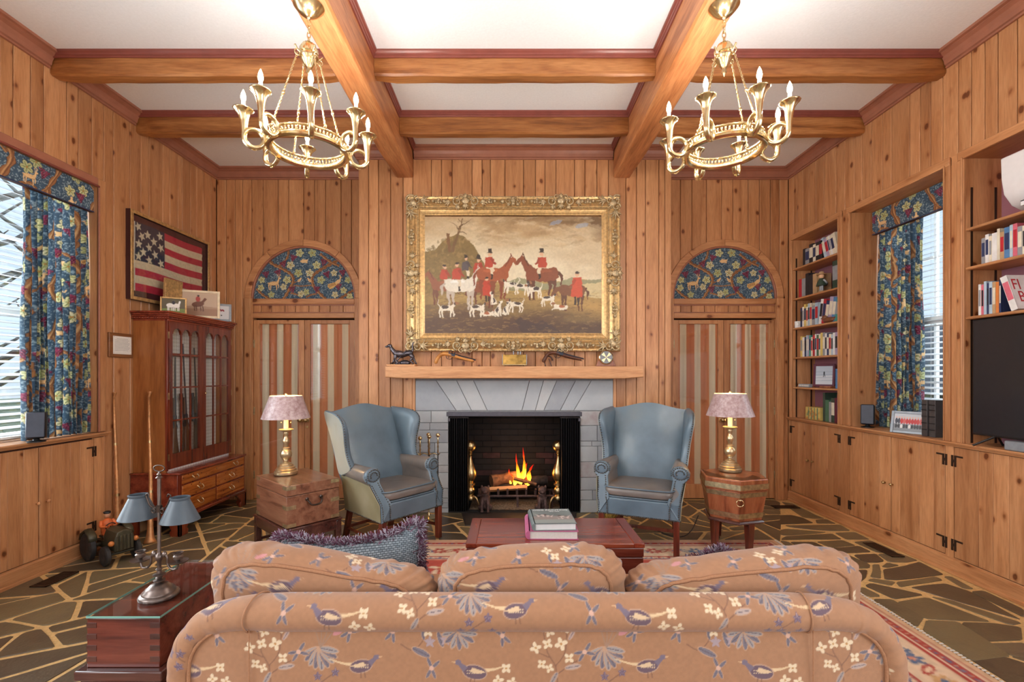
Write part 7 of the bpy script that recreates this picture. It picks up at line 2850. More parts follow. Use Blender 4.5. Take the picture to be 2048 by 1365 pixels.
# ------------------------------------------------------------------ floor vents
def vent(label, x, y_, w, h, rz=0):
    t = thing('floor_vent', label, 'vent', (x, y_, .002), rz, 'brown floor registers')
    B(-w / 2, w / 2, -h / 2, h / 2, -.001, .0005).build('vent_pan', M['black'], t)
    for a, b, c_, d in ((-w / 2, -w / 2 + .01, -h / 2, h / 2), (w / 2 - .01, w / 2, -h / 2, h / 2), (-w / 2, w / 2, -h / 2, -h / 2 + .01), (-w / 2, w / 2, h / 2 - .01, h / 2)):
        B(a, b, c_, d, 0, .004).build('vent_rim', M['hinge'], t)
    n = int(h / .016)
    for k in range(1, n):
        B(-w / 2 + .008, w / 2 - .008, -h / 2 + h * k / n - .004, -h / 2 + h * k / n + .004, .0005, .003).build('louver', M['bronze'], t)
    return t


vent('brown floor register in the flagstones below the pine cupboard by the tractor', -3.13, 3.2, .11, .24)
vent('brown floor register beside the cupboards under the window alcove', 3.0, 3.74, .1, .3)
vent('brown floor register in the far corner by the narrow bookcase', 2.93, 4.95, .26, .1)
# ------------------------------------------------------------------ hunting scene in a carved gilt frame
PW, PH = 1.80, 1.20


def hunt_canvas():
    c = Cv(PW, PH, 230, (200, 176, 140))
    H, W = c.H, c.W
    yy, xx = np.mgrid[0:H, 0:W]
    v, u = yy / H, xx / W
    def mixc(a, b, t):
        return np.array(lin(a)) * (1 - t[..., None]) + np.array(lin(b)) * t[..., None]
    n1 = vnoise(H, W, (90, 30), 1) * .6 + vnoise(H, W, (34, 13), 2) * .4
    n2 = vnoise(H, W, (50, 16), 3)
    sky = mixc((226, 212, 178), (184, 152, 108), np.clip((v - .52) * 2.0 + (n1 - .5) * .9, 0, 1))
    dark = np.clip((v - .84 + (n1 - .5) * .34 + .10 * np.sin(u * 5 + 2)) * 7, 0, 1) * np.clip((u - .3) * 5, 0, 1)
    sky = sky * (1 - dark[..., None]) + np.array(lin((112, 86, 56))) * dark[..., None]
    lightp = np.clip(1 - np.abs(v - .62) * 5, 0, 1) * .5 * np.clip(1.2 - np.abs(u - .42) * 2.2, 0, 1)
    sky = sky * (1 - lightp[..., None]) + np.array(lin((238, 228, 200))) * lightp[..., None]
    gr = mixc((98, 76, 52), (176, 146, 84), np.clip((v - .05) * 2.6 + (n2 - .5) * .9, 0, 1))
    gr = gr * (1 - np.clip((.2 - v) * 6, 0, .75)[..., None]) + np.array(lin((70, 52, 48))) * np.clip((.2 - v) * 6, 0, .75)[..., None]
    path = np.clip(1 - np.abs(v - (.2 + .12 * np.sin(u * 3))) * 9, 0, 1) * np.clip((u - .5) * 5, 0, 1) * .75
    gr = gr * (1 - path[..., None]) + np.array(lin((196, 156, 88))) * path[..., None]
    hor = .45 + .012 * np.sin(u * 9) + .008 * np.sin(u * 31)
    m = (v < hor)
    c.a = np.where(m[..., None], gr, sky)
    # far hills, water
    c.poly([(.8, .52), (.95, .58), (1.05, .56), (1.2, .52), (1.35, .53), (1.5, .58), (1.62, .55), (1.8, .57), (1.8, .48), (.8, .44)], (150, 148, 112))
    c.poly([(1.5, .5), (1.8, .53), (1.8, .36), (1.65, .38), (1.45, .44)], (206, 188, 140))
    # wooded mound
    c.poly([(0, .5), (0, .84), (.1, .86), (.22, .98), (.32, 1.02), (.4, 1.0), (.5, .9), (.58, .76), (.66, .6), (.72, .46), (.6, .4), (0, .42)], (126, 104, 58))
    rr = random.Random(4)
    for k in range(420):
        x, y_ = rr.uniform(0, .68), rr.uniform(.44, .98)
        if y_ > .86 + .14 * math.sin(x * 5) - max(0, x - .38) * 1.6: continue
        c.ell(x, y_, rr.uniform(.012, .035), rr.uniform(.008, .018), rr.choice([(110, 92, 50), (142, 116, 66), (120, 98, 54), (158, 130, 76)]), rr.uniform(0, 180), .55, 8)
    c.line([(.28, .84), (.3, .92), (.33, 1.0), (.36, 1.1), (.385, 1.18)], [.034, .03, .026, .018, .01], (112, 84, 52))
    c.line([(.25, .84), (.24, .94), (.235, 1.03)], [.03, .028, .036], (118, 82, 48))
    for q in ([(.35, 1.06), (.31, 1.12), (.25, 1.15)], [(.36, 1.1), (.42, 1.14), (.47, 1.17)], [(.345, 1.04), (.4, 1.04), (.43, 1.02)], [(.37, 1.14), (.34, 1.18)]):
        c.line(q, [.012, .007, .003], (104, 78, 50))
    # foreground bank
    c.poly([(.85, 0), (.86, .12), (.98, .17), (1.1, .11), (1.2, .14), (1.3, .08), (1.4, 0)], (62, 50, 54), .85)
    c.poly([(0, 0), (0, .3), (.3, .32), (.62, .3), (.9, .16), (1.0, 0)], (88, 66, 56), .55)

    for k in range(700):
        x, y_ = rr.uniform(0, 1.8), rr.uniform(.0, .46)
        c.line([(x, y_), (x + rr.uniform(.02, .08), y_ + rr.uniform(-.006, .01))], rr.uniform(.004, .012), rr.choice([(150, 118, 70), (96, 70, 50), (128, 100, 58), (174, 140, 86), (84, 62, 56)]), .4)
    for k in range(160):
        x, y_ = rr.uniform(.4, 1.8), rr.uniform(.9, 1.2)
        c.ell(x, y_, rr.uniform(.03, .1), rr.uniform(.008, .02), rr.choice([(120, 92, 60), (206, 176, 130), (160, 128, 88), (226, 206, 170)]), rr.uniform(-20, 20), .22, 10)
    c.ell(1.33, 1.14, .07, .018, (150, 166, 186), 18, .6); c.ell(1.6, 1.11, .07, .02, (146, 164, 188), 12, .6)

    def horse(x, y_, s, col, dk, flip=1, head='up', lift=False):
        c.push(x, y_, s, 0, flip)
        for q in ([(-.42, -.05), (-.5, -.4), (-.44, -.62), (-.47, -.95)], [(-.3, -.1), (-.32, -.42), (-.27, -.64), (-.31, -.95)], [(.34, -.1), (.34, -.5), (.33, -.95)], [(.46, -.08), (.5, -.4), (.56, -.6) if lift else (.48, -.6), (.46, -.74) if lift else (.47, -.95)]):
            c.line(q, [.24, .12, .08, .07][:len(q)], dk)
        c.ell(0, .02, .56, .27, col, 2)
        c.ell(-.4, .06, .26, .26, col)
        c.ell(.4, .05, .24, .27, col)
        c.line([(-.62, .14), (-.76, -.05), (-.74, -.4)], [.08, .12, .04], dk)
        if head == 'up':
            c.line([(.42, .12), (.62, .42), (.76, .66)], [.4, .26, .18], col)
            c.line([(.72, .72), (.86, .6), (.98, .44)], [.18, .15, .11], col)
            c.poly([(.68, .74), (.7, .9), (.76, .78)], dk)
            c.line([(.5, .36), (.64, .62), (.7, .74)], .05, dk)
        else:
            c.line([(.42, .1), (.72, .1), (.9, -.1)], [.36, .24, .18], col)
            c.line([(.88, -.05), (.98, -.28), (1.02, -.5)], [.18, .14, .1], col)
        c.ell(-.1, .18, .3, .06, tuple(min(255, int(q * 1.25)) for q in col), 0, .6)
        c.pop()

    def rider(x, y_, s, flip=1, coat=(182, 62, 42), hat=True, stand=False):
        c.push(x, y_, s, 0, flip)
        if stand:
            c.line([(-.06, 0), (-.08, -.5), (-.06, -.85)], [.14, .12, .1], (40, 36, 40)); c.line([(.08, 0), (.08, -.5), (.1, -.85)], [.14, .12, .1], (40, 36, 40))
            c.poly([(-.24, .55), (.2, .55), (.24, .1), (.3, -.45), (-.28, -.45), (-.26, .1)], coat)
        else:
            c.line([(.02, .05), (.14, -.2), (.1, -.5)], [.22, .18, .1], (222, 206, 176)); c.line([(.1, -.4), (.1, -.66)], [.13, .1], (40, 32, 32))
            c.poly([(-.22, .5), (.16, .52), (.2, .2), (.14, -.05), (-.26, -.05), (-.28, .2)], coat)
        c.line([(.08, .45), (.22, .22), (.34, .12)], [.15, .12, .08], tuple(int(q * .85) for q in coat))
        c.ell(0, .68, .1, .12, (222, 176, 140))
        if hat:
            c.poly([(-.1, .76), (-.09, .96), (.1, .96), (.1, .76)], (34, 30, 30)); c.poly([(-.17, .77), (.17, .77), (.15, .73), (-.15, .73)], (34, 30, 30))
        else:
            c.ell(0, .78, .12, .07, (40, 34, 34))
        c.pop()

    def dog(x, y_, s, flip=1, pose='stand'):
        c.push(x, y_, s, 0, flip)
        wh, bk = (232, 222, 200), (64, 56, 56)
        if pose == 'stand':
            for q in ([(-.4, 0), (-.48, -.3), (-.42, -.6)], [(-.26, 0), (-.3, -.3), (-.24, -.6)], [(.28, 0), (.28, -.6)], [(.4, .0), (.5, -.3), (.52, -.55)]):
                c.line(q, [.17, .09, .08][:len(q)], wh)
            c.ell(0, .06, .5, .19, wh); c.ell(-.1, .12, .26, .12, bk); c.ell(.36, .04, .16, .17, wh)
            c.line([(.38, .1), (.55, .32)], [.2, .14], wh); c.ell(.66, .36, .18, .1, (150, 100, 66), -8); c.ell(.56, .34, .07, .11, bk)
            c.line([(-.46, .12), (-.6, .36), (-.52, .58)], [.07, .05, .03], wh)
        elif pose == 'lie':
            c.ell(0, -.1, .56, .18, wh); c.ell(-.1, -.04, .25, .12, (170, 96, 60)); c.line([(.3, -.05), (.5, .12)], [.2, .14], wh); c.ell(.58, .18, .15, .1, (150, 96, 64)); c.line([(.3, -.2), (.7, -.28)], .09, wh); c.line([(-.4, -.2), (-.1, -.3)], .1, wh)
        else:
            c.line([(-.2, -.5), (-.05, 0), (.12, .38)], [.42, .34, .22], wh); c.ell(-.08, -.1, .14, .26, bk); c.line([(.12, .1), (.16, -.55)], [.16, .09], wh); c.line([(.0, .1), (.02, -.55)], [.14, .09], wh); c.ell(.16, .52, .13, .14, wh); c.ell(.08, .5, .06, .1, bk)
        c.pop()

    horse(.19, .49, .2, (142, 84, 58), (110, 64, 48), -1); rider(.2, .57, .17, 1, hat=False)
    rider(.42, .66, .16, 1, (74, 70, 76))
    horse(.58, .48, .22, (132, 70, 44), (104, 54, 38)); rider(.545, .63, .19)
    horse(.36, .49, .25, (226, 218, 200), (190, 176, 160)); rider(.33, .57, .2, 1, hat=False)
    horse(.69, .6, .255, (160, 82, 48), (128, 62, 40)); rider(.66, .69, .19)
    rider(.63, .46, .15, 1, (190, 60, 40), False, True)
    horse(1.19, .6, .265, (132, 68, 42), (92, 50, 36), -1); rider(1.185, .69, .195, -1)
    horse(1.5, .44, .21, (118, 72, 46), (92, 56, 40), -1, 'down'); rider(1.545, .47, .2, -1, (200, 72, 44), False, True)
    for x, y_, s, f_, p in ((.22, .26, .15, 1, 'stand'), (.53, .26, .14, 1, 'stand'), (.88, .5, .14, -1, 'stand'), (.98, .48, .13, 1, 'stand'), (.93, .3, .13, -1, 'stand'), (1.25, .36, .13, 1, 'stand'), (1.12, .45, .13, -1, 'stand'), (1.38, .29, .13, -1, 'lie'), (.64, .22, .12, 1, 'lie'), (.75, .26, .13, 1, 'sit'), (.83, .26, .12, 1, 'sit'), (.69, .36, .11, -1, 'sit')):
        dog(x, y_, s, f_, p)
    c.a *= (.92 + .16 * vnoise(H, W, 3, 12))[..., None]
    return c


HX, HZ = .0325, 1.645
t = thing('hunt_painting', 'large oil painting of riders and hounds in a carved gilt frame', 'painting', (HX, YC - .003, HZ))
fw, fh = 2.165, 1.57
cx0, cx1, cz0, cz1 = -.895, .90, .176, 1.368
cvs = hunt_canvas()
u, v = np.meshgrid(np.linspace(0, 1, 400), np.linspace(0, 1, 268))
color_grid('canvas', np.stack([cx0 + (cx1 - cx0) * u, np.full_like(u, -.04), cz0 + (cz1 - cz0) * v], -1), cvs.sample(u * PW + .014 * (vnoise(268, 400, 5, 31) - .5), v * PH + .014 * (vnoise(268, 400, 5, 32) - .5)) * .86 + np.array(lin((150, 112, 70))) * .1, M['canvas'], t, label='oil painting of red coated riders, horses and hounds under a brown sky')
# stepped frame profile (distance from outer edge, projection)
prof = [(0, .0), (0, .05), (.012, .066), (.03, .06), (.05, .072), (.085, .078), (.1, .064), (.112, .06), (.135, .066), (.142, .058), (.168, .05), (.176, .044), (.19, .04), (.19, .0)]
x0, x1, z0, z1 = -fw / 2, fw / 2, 0, fh


def frame_side(k):
    mb = MB()
    r0, r1 = [], []
    for d, p in prof:
        d = d * 1.0
        dx, dz = d * .985, d * .98
        if k == 0: a, b = (x0 + dx, -p, z0 + dz), (x1 - dx, -p, z0 + dz)
        elif k == 1: a, b = (x1 - dx, -p, z0 + dz), (x1 - dx, -p, z1 - dz)
        elif k == 2: a, b = (x1 - dx, -p, z1 - dz), (x0 + dx, -p, z1 - dz)
        else: a, b = (x0 + dx, -p, z1 - dz), (x0 + dx, -p, z0 + dz)
        r0.append(a); r1.append(b)
    mb.rings([r0, r1])
    return mb.build('frame_rail', M['gold'], t, smooth=25)


for k in range(4):
    frame_side(k)


def scroll(mb, x, z, s, a0, hand, y=-.075, turns=1.4):
    pts, rad = [], []
    n = 22
    for i in range(n + 1):
        q = i / n
        r = s * (1 - q) ** .9
        a = math.radians(a0) + hand * 2 * PI * turns * q
        pts.append((x + r * math.cos(a), y - .012 * q, z + r * math.sin(a)))
        rad.append(.009 * s / .05 * (1 - .5 * q))
    mb.tube(pts, rad, 6)
    mb.ball((x, y - .014, z), .011 * s / .05, 8, 5)


def acanthus(mb, x, z, s, ang, y=-.078):
    a = math.radians(ang)
    c_, n_ = math.cos(a), math.sin(a)
    for k in (-1, -.5, 0, .5, 1):
        b = a + k * .55
        L = s * (1 - .3 * abs(k))
        mb.tube(smoothpath([(x, y, z), (x + L * .5 * math.cos(b), y - .014, z + L * .5 * math.sin(b)), (x + L * math.cos(b + k * .4), y + .004, z + L * math.sin(b + k * .4))], 3), [.004, .008, .011, .01, .008, .006, .002], 5)


def cartouche(x, z, ang, s=1.0, name='carved_cartouche'):
    mb = MB()
    a = math.radians(ang)
    tx, tz = math.cos(a), math.sin(a)        # along the rail
    nx, nz = -math.sin(a), math.cos(a)       # outwards
    P_ = lambda al, ou: (x + tx * al * s + nx * ou * s, z + tz * al * s + nz * ou * s)
    for sg in (-1, 1):
        px_, pz_ = P_(sg * .062, -.004); scroll(mb, px_, pz_, .036 * s, ang + 90, -sg)
        px_, pz_ = P_(sg * .03, .03); scroll(mb, px_, pz_, .024 * s, ang - 90, sg)
        px_, pz_ = P_(sg * .11, -.012); acanthus(mb, px_, pz_, .06 * s, ang + (0 if sg > 0 else 180))
        px_, pz_ = P_(sg * .05, -.035); acanthus(mb, px_, pz_, .04 * s, ang - 60 * sg - 90 * (1 - sg) / 1)
    px_, pz_ = P_(0, 0)
    mb.ball((px_, -.085, pz_), (.03 * s, .016, .026 * s), 12, 8)
    acanthus(mb, *P_(0, .02), .04 * s, ang + 90)
    acanthus(mb, *P_(0, -.02), .05 * s, ang - 90)
    return mb.build(name, M['gilt_pale'], t, smooth='all')


m = .055
for sx in (-.48, .0, .48):
    s_ = 1.35 if sx else .8
    cartouche(sx, z1 - m, 0, s_); cartouche(sx, z0 + m, 180, s_)
cartouche(x0 + m, fh / 2, 90, 1.35); cartouche(x1 - m, fh / 2, -90, 1.35)
for sz in (.3, 1.27):
    cartouche(x0 + m, sz + .12 * (1 if sz < 1 else -1), 90, .5); cartouche(x1 - m, sz + .12 * (1 if sz < 1 else -1), -90, .5)
for sx in (-.75, -.24, .24, .75):
    cartouche(sx, z1 - m, 0, .42); cartouche(sx, z0 + m, 180, .42)
for sx, sz, a in ((-1, 0, 135), (1, 0, 225), (1, 1, -45), (-1, 1, 45)):
    mb = MB()
    xx, zz = (x0 + .075 if sx < 0 else x1 - .075), (z0 + .075 if sz == 0 else z1 - .075)
    ox, oz = (-1 if sx < 0 else 1), (-1 if sz == 0 else 1)
    scroll(mb, xx + ox * .03, zz + oz * .03, .055, 45, 1); scroll(mb, xx - ox * .04, zz + oz * .03, .045, 90, -ox * oz); scroll(mb, xx + ox * .03, zz - oz * .04, .045, 0, ox * oz)
    scroll(mb, xx - ox * .03, zz - oz * .03, .03, 200, 1)
    acanthus(mb, xx - ox * .07, zz + oz * .02, .11, 180 if ox > 0 else 0); acanthus(mb, xx + ox * .02, zz - oz * .07, .11, -90 if oz > 0 else 90)
    acanthus(mb, xx, zz, .07, math.degrees(math.atan2(-oz, -ox)))
    mb.ball((xx, -.088, zz), (.03, .016, .03), 12, 8)
    mb.build('carved_corner', M['gilt_pale'], t, smooth='all')
bd = MB()
for d_, r_ in ((.122, .0055), (.008, .006)):
    for (ax, az, bx, bz) in ((x0 + d_, z0 + d_, x1 - d_, z0 + d_), (x0 + d_, z1 - d_, x1 - d_, z1 - d_), (x0 + d_, z0 + d_, x0 + d_, z1 - d_), (x1 - d_, z0 + d_, x1 - d_, z1 - d_)):
        n = int(math.hypot(bx - ax, bz - az) / .016)
        for k in range(n + 1):
            bd.ball((ax + (bx - ax) * k / n, -.064, az + (bz - az) * k / n), (r_ * 1.2, r_, r_), 6, 4)
bd.build('beading', M['gilt_pale'], t, smooth='all', kind='stuff')

# ------------------------------------------------------------------ things on the mantel
MZ, MY = 1.4925, YC - .11
M['silverbronze'] = plain('silvered_bronze', (92, 88, 94), .28, .85, var=.2, scale=25)
t = thing('hound_statue', 'silvery bronze pointer dog statue with curled tail on the mantel', 'statue', (-1.09, MY, MZ))
B(-.135, .15, -.05, .05, 0, .02).build('plinth', M['mantel'], t, bevel=.004)
b_ = MB()
b_.tube(smoothpath([(.115, 0, .125), (.08, 0, .135), (.02, 0, .12), (-.04, 0, .13), (-.07, 0, .145)], 5), [.02, .026, .03, .032, .033, .031, .029, .028, .028, .03, .033, .036, .037, .037, .036, .035, .033, .03, .027, .025, .02], 12)
b_.tube(smoothpath([(-.06, 0, .14), (-.09, 0, .175), (-.105, 0, .2)], 5), [.03, .027, .024, .022, .02, .019, .018, .018, .017, .016, .015], 10)
b_.ball((-.112, 0, .207), (.026, .019, .019), 10, 8).ball((-.14, 0, .198), (.02, .011, .011), 8, 6)
for s_ in (-1, 1):
    b_.ball((-.1, s_ * .018, .2), (.009, .006, .02), 6, 5)
    b_.tube(smoothpath([(.1, s_ * .018, .12), (.12, s_ * .02, .085), (.1 + .03 * (s_ > 0), s_ * .02, .06), (.13 + .02 * (s_ > 0), s_ * .02, .026)], 4), [.02] * 4 + [.013] * 4 + [.009] * 4 + [.009], 8)
    b_.tube(smoothpath([(-.05, s_ * .018, .12), (-.05 - .02 * (s_ > 0), s_ * .02, .07), (-.05 + .03 * (s_ < 0) - .04 * (s_ > 0), s_ * .02, .026)], 4), [.017] * 4 + [.01] * 4 + [.01], 8)
b_.tube(smoothpath([(.11, 0, .14), (.118, 0, .17), (.115, 0, .21), (.125, 0, .245)], 4), [.01] * 4 + [.007] * 8 + [.004], 8)
b_.build('dog', M['silverbronze'], t, smooth='all')
rk = MB().ball((.04, 0, .035), (.06, .03, .03), 10, 6).ball((-.03, .01, .03), (.04, .03, .022), 8, 6).tube([(-.1, .0, .03), (-.03, -.02, .06), (.05, -.03, .15), (.06, -.03, .16)], [.006, .006, .005, .003], 6)
rk.build('ground', M['silverbronze'], t, smooth='all')


def pistol(label, loc, stock, metal, L=.37, tilt=-.2, second=False):
    t = thing('flintlock_pistol', label, 'pistol', loc, 0, 'antique pistols on the mantel', rot=(0, .21, 0))
    pr = smoothpath([(-.175, 0, -.045), (-.165, 0, -.005), (-.14, 0, .035), (-.09, 0, .055), (-.03, 0, .052), (.04, 0, .046), (.19, 0, .042)], 4)
    MB().tube(pr, [.017] * 4 + [.016] * 4 + [.017] * 4 + [.018] * 4 + [.016] * 4 + [.013] * 4 + [.011], 10, flat=1.1).ball((-.176, 0, -.05), (.02, .016, .015), 10, 6).build('stock', stock, t, smooth='all')
    MB().tube([(-.05, 0, .066), (.21, 0, .055)], [.0095, .0075], 10).build('barrel', metal, t, smooth=50)
    lk = MB().box(-.07, .0, -.016, -.011, .045, .068)
    lk.tube(smoothpath([(-.055, -.014, .065), (-.065, -.014, .085), (-.045, -.014, .098), (-.03, -.014, .09)], 3), .004, 6).tube([(-.01, -.014, .065), (-.005, -.014, .088)], .005, 6)
    lk.build('lock', metal, t, smooth=50)
    MB().tube(smoothpath([(-.09, 0, .036), (-.075, 0, .012), (-.04, 0, .01), (-.02, 0, .034)], 4), .003, 6).tube([(-.06, 0, .036), (-.058, 0, .016)], .003, 6).build('trigger_guard', metal, t, smooth='all')
    MB().tube([(.02, 0, .028), (.2, 0, .032)], .003, 6).build('ramrod', metal, t)
    return t


M['yellowwood'] = wood('yellow_walnut_stock', (134, 78, 30), (186, 122, 56), (208, 148, 80), 'x', rough=.3)
pistol('yellow walnut flintlock pistol lying on the mantel', (-.56, MY, MZ + .054), M['yellowwood'], M['gunsteel'])
pistol('dark wooden flintlock pistol on a stand at the far part of the mantel', (.52, MY, MZ + .066), M['gunwood'], M['gunsteel'])
t = thing('pistol_stand', 'small dark curved metal prop holding up the pistol butt on the mantel', 'stand', (.40, MY + .035, MZ))
MB().tube(smoothpath([(-.06, 0, .06), (-.03, 0, .1), (.01, 0, .095), (.03, 0, .06)], 5), .008, 8).build('arch', M['rust'], t, smooth='all')
MB().tube([(-.01, 0, .08), (.02, 0, .0)], .005, 6).build('prop', M['rust'], t)
MB().tube([(-.06, 0, .06), (-.04, 0, .0)], .005, 6).build('prop', M['rust'], t)

t = thing('brass_clock_box', 'tarnished brass box on little feet in the middle of the mantel', 'box', (.045, MY, MZ))
B(-.118, .118, -.03, .03, .02, .118).build('case', plain('tarnished_brass', (178, 140, 72), .34, .75, var=.25, scale=18), t, bevel=.004)
B(-.122, .122, -.033, .033, .014, .022).build('base_plate', M['brass_old'], t)
for sx in (-.1, .1):
    for sy in (-.022, .022):
        MB().ball((sx, sy, .008), .008, 8, 6).build('foot', M['brass_old'], t)
for sx in (-.123, .118):
    B(sx, sx + .005, -.032, .032, .02, .12).build('end_bar', M['silver'], t)
for k, sx in enumerate((-.01, .035, .06)):
    MB().lathe([(.006, 0), (.004, .01), (.007, .022 + .006 * (k == 0)), (.001, .034 + .006 * (k == 0))], 8, (sx, 0, .118)).build('finial', M['silver'], t, smooth=50)

t = thing('round_barometer', 'round glass fronted brass dial on a curved wooden stand on the mantel', 'barometer', (.955, MY, MZ))
MB().prism([(-.1, 0), (.1, 0), (.098, .012), (.085, .05), (.06, .075), (-.06, .075), (-.085, .05), (-.098, .012)], -.02, .02, 'y').build('stand', M['cooler'], t, bevel=.005)
MB().lathe([(.071, .02), (.073, 0), (.071, -.024), (.064, -.03), (.06, -.026)], 32, (0, -.01, .09), 'y').build('rim', M['brass'], t, smooth=40)
MB().lathe([(.061, 0), (.061, -.002), (.001, -.002)], 32, (0, -.037, .09), 'y').build('dial', plain('silvered_dial', (128, 130, 132), .5, 0), t)
dl = MB()
for k in range(4):
    a = math.radians(45 + 90 * k)
    dl.add([(0, -.0402, .09), (.055 * math.cos(a - .3), -.0402, .09 + .055 * math.sin(a - .3)), (.055 * math.cos(a + .3), -.0402, .09 + .055 * math.sin(a + .3))], [(0, 1, 2)])
dl.build('dial_rays', M['brass'], t)

# straw bundle half hidden under the far wing chair
rr = random.Random(8)
sb = MB()
for k in range(420):
    a, e = rr.uniform(0, 2 * PI), rr.uniform(.1, 1.2)
    L = rr.uniform(.05, .13)
    p0 = Vector((rr.uniform(-.07, .07), rr.uniform(-.04, .04), .03))
    d_ = Vector((math.cos(a) * math.cos(e), math.sin(a) * math.cos(e), math.sin(e)))
    w_ = Vector((-math.sin(a), math.cos(a), 0)) * .0022
    sb.add([p0 - w_, p0 + w_, p0 + d_ * L + w_, p0 + d_ * L - w_, p0 + Vector((0, 0, .003))], [(0, 1, 2, 3), (0, 3, 4), (1, 4, 2)])
t = thing('kindling_basket', 'golden dry twigs in a low basket under the wing chair by the six sided box', 'basket', (.95, 4.42, .0))
o = sb.build('twigs', plain('golden_straw', (196, 166, 84), .8, var=.2), t, kind='stuff')
MB().lathe([(.08, .0), (.1, .05), (.095, .055), (.078, .01)], 18).build('basket', M['bronze'], t, smooth=40)
# ------------------------------------------------------------------ right wall shelves
def shelf(label, y0, y1, z):
    o = thing('shelf', label, 'shelf', (XR + .008, (y0 + y1) / 2, z))
    h = (y1 - y0) / 2 - .001
    B(0, RDEP - .01, -h, h, -.02, 0).build('board', M['pine_y'], o)
    MB().tube([(0, -h, -.01), (0, h, -.01)], .0105, 8).build('nosing', M['pine_y'], o, smooth=60)
    return o


A0, A1 = REC[0]
T0, T1 = REC[2]
SA = [2.585, 2.252, 1.927, 1.603, 1.275]
ORD = ['topmost', 'second', 'third', 'fourth', 'fifth']
for z, o in zip(SA, ORD):
    shelf('%s pine shelf from the top in the tall narrow bookcase' % o, A0, A1, z)
SB = [2.418, 2.15, 1.809]
for z, o in zip(SB, ('upper pine shelf just below the air conditioner', 'middle pine shelf carrying a row of paperbacks above the television', 'lowest pine shelf directly above the television')):
    shelf(o, T0, T1, z)
for (a, b) in (REC[0], REC[2]):
    for yy_ in (a + .001, b - .004):
        for xx_ in (XR + .03, XR + RDEP - .05):
            struct(B(xx_, xx_ + .014, yy_, yy_ + .003, .94, 2.7).build('trim_shelf_standard', M['hinge']))

BC = {'cream': (226, 218, 196), 'white': (232, 232, 230), 'black': (40, 40, 46), 'grey': (150, 152, 156), 'navy': (46, 58, 96), 'blue': (84, 132, 180), 'pale blue': (176, 200, 216), 'red': (186, 44, 56), 'pink': (216, 110, 128), 'green': (70, 110, 84), 'yellow': (222, 196, 112), 'teal': (70, 150, 140), 'maroon': (96, 34, 54), 'tan': (190, 156, 116), 'dark green': (52, 70, 58), 'orange': (218, 132, 70), 'lilac': (176, 160, 190)}
BM = {k: plain(k.replace(' ', '_') + '_book_cover', v, .45, var=.05, scale=20) for k, v in BC.items()}
NTH = ['first', 'second', 'third', 'fourth', 'fifth', 'sixth', 'seventh', 'eighth', 'ninth', 'tenth', 'eleventh', 'twelfth', 'thirteenth', 'fourteenth', 'fifteenth', 'sixteenth', 'seventeenth', 'eighteenth', 'nineteenth', 'twentieth']


def book(col, label, y, z, th, h, d, lean=0.0, band=None, xf=.03, group=None):
    """upright book, spine facing -x; y = far edge, thickness runs towards the camera"""
    o = thing('book', label, 'book', (XR + xf, y - th / 2, z), 0, group, rot=(lean, 0, 0))
    c = MB()
    t2 = th / 2
    c.box(0, d, -t2, -t2 + .002, 0, h).box(0, d, t2 - .002, t2, 0, h).box(-.001, .003, -t2, t2, 0, h)
    c.build('cover', BM[col], o)
    B(.003, d - .004, -t2 + .002, t2 - .002, .003, h - .003).build('pages', M['offwhite'], o)
    if band:
        B(-.0018, -.001, -t2 + .003, t2 - .003, h * .3, h * .82).build('spine_title', BM[band], o)
    return o


def book_row(cols, y0, y1, z, hs, where, lean=0, seed=0, d=.15, xf=.04):
    """cols from far (left in view) to near"""
    rr = random.Random(seed)
    ws = [rr.uniform(.7, 1.35) for _ in cols]
    k = (y0 - y1) / sum(ws)
    y = y0
    for i, c_ in enumerate(cols):
        th = ws[i] * k
        col, band = c_ if isinstance(c_, tuple) else (c_, rr.choice(['black', 'navy', 'red', 'cream', 'grey', None]))
        if band == col: band = 'cream' if col != 'cream' else 'navy'
        hh_ = rr.uniform(*hs)
        ln = lean if hasattr(lean, '__len__') is False else lean[i]
        book(col, '%s book, %s from the far end of %s' % (col, NTH[i], where), y, z + abs(math.sin(ln)) * th * .5, th - .001, hh_, d, ln, band, xf, 'books on the shelves')
        y -= th


PXY = lambda px, x=XR + .04: x * F / (px - 1020)
book_row(['black', 'grey', 'black', 'cream', 'black', 'black'], PXY(1606), PXY(1645), SA[0] + .001, (.17, .21), 'the top shelf', 0, 1)
book_row([('pale blue', 'cream'), 'lilac', 'cream', 'white', 'cream', 'cream'], PXY(1649), PXY(1678), SA[0] + .001, (.19, .23), 'the leaning books on the top shelf', -.28, 2)
book_row([('red', None), ('grey', None), ('black', None), ('black', None), ('tan', None)], PXY(1598), PXY(1634), SA[1] + .001, (.2, .25), 'the second shelf', 0, 3)
book('dark green', 'dark green patterned tall book at the near end of the second shelf', PXY(1667), SA[1] + .001, .075, .27, .18, 0, 'grey', .03, 'books on the shelves')
book_row(['navy', 'white', 'yellow', 'cream', 'pale blue', 'cream', 'grey', 'pale blue'], PXY(1601), PXY(1636), SA[2] + .001, (.2, .25), 'the third shelf', 0, 4)
book_row(['white', 'red', 'navy', 'lilac', 'blue', 'teal'], PXY(1637), PXY(1676), SA[2] + .001, (.22, .26), 'the slanting books on the third shelf', .16, 5)
book_row(['yellow', 'white', 'navy', 'pale blue', 'lilac', 'teal', 'cream', 'red', 'white', 'green', 'cream', 'yellow', 'grey', 'white', 'navy', 'cream', 'pale blue', 'white', 'lilac', 'maroon'], PXY(1601), PXY(1679), SA[3] + .001, (.2, .235), 'the fourth shelf', 0, 6)
book_row(['blue', 'white'], PXY(1671), PXY(1680), SA[4] + .001, (.19, .22), 'the fifth shelf', 0, 7)
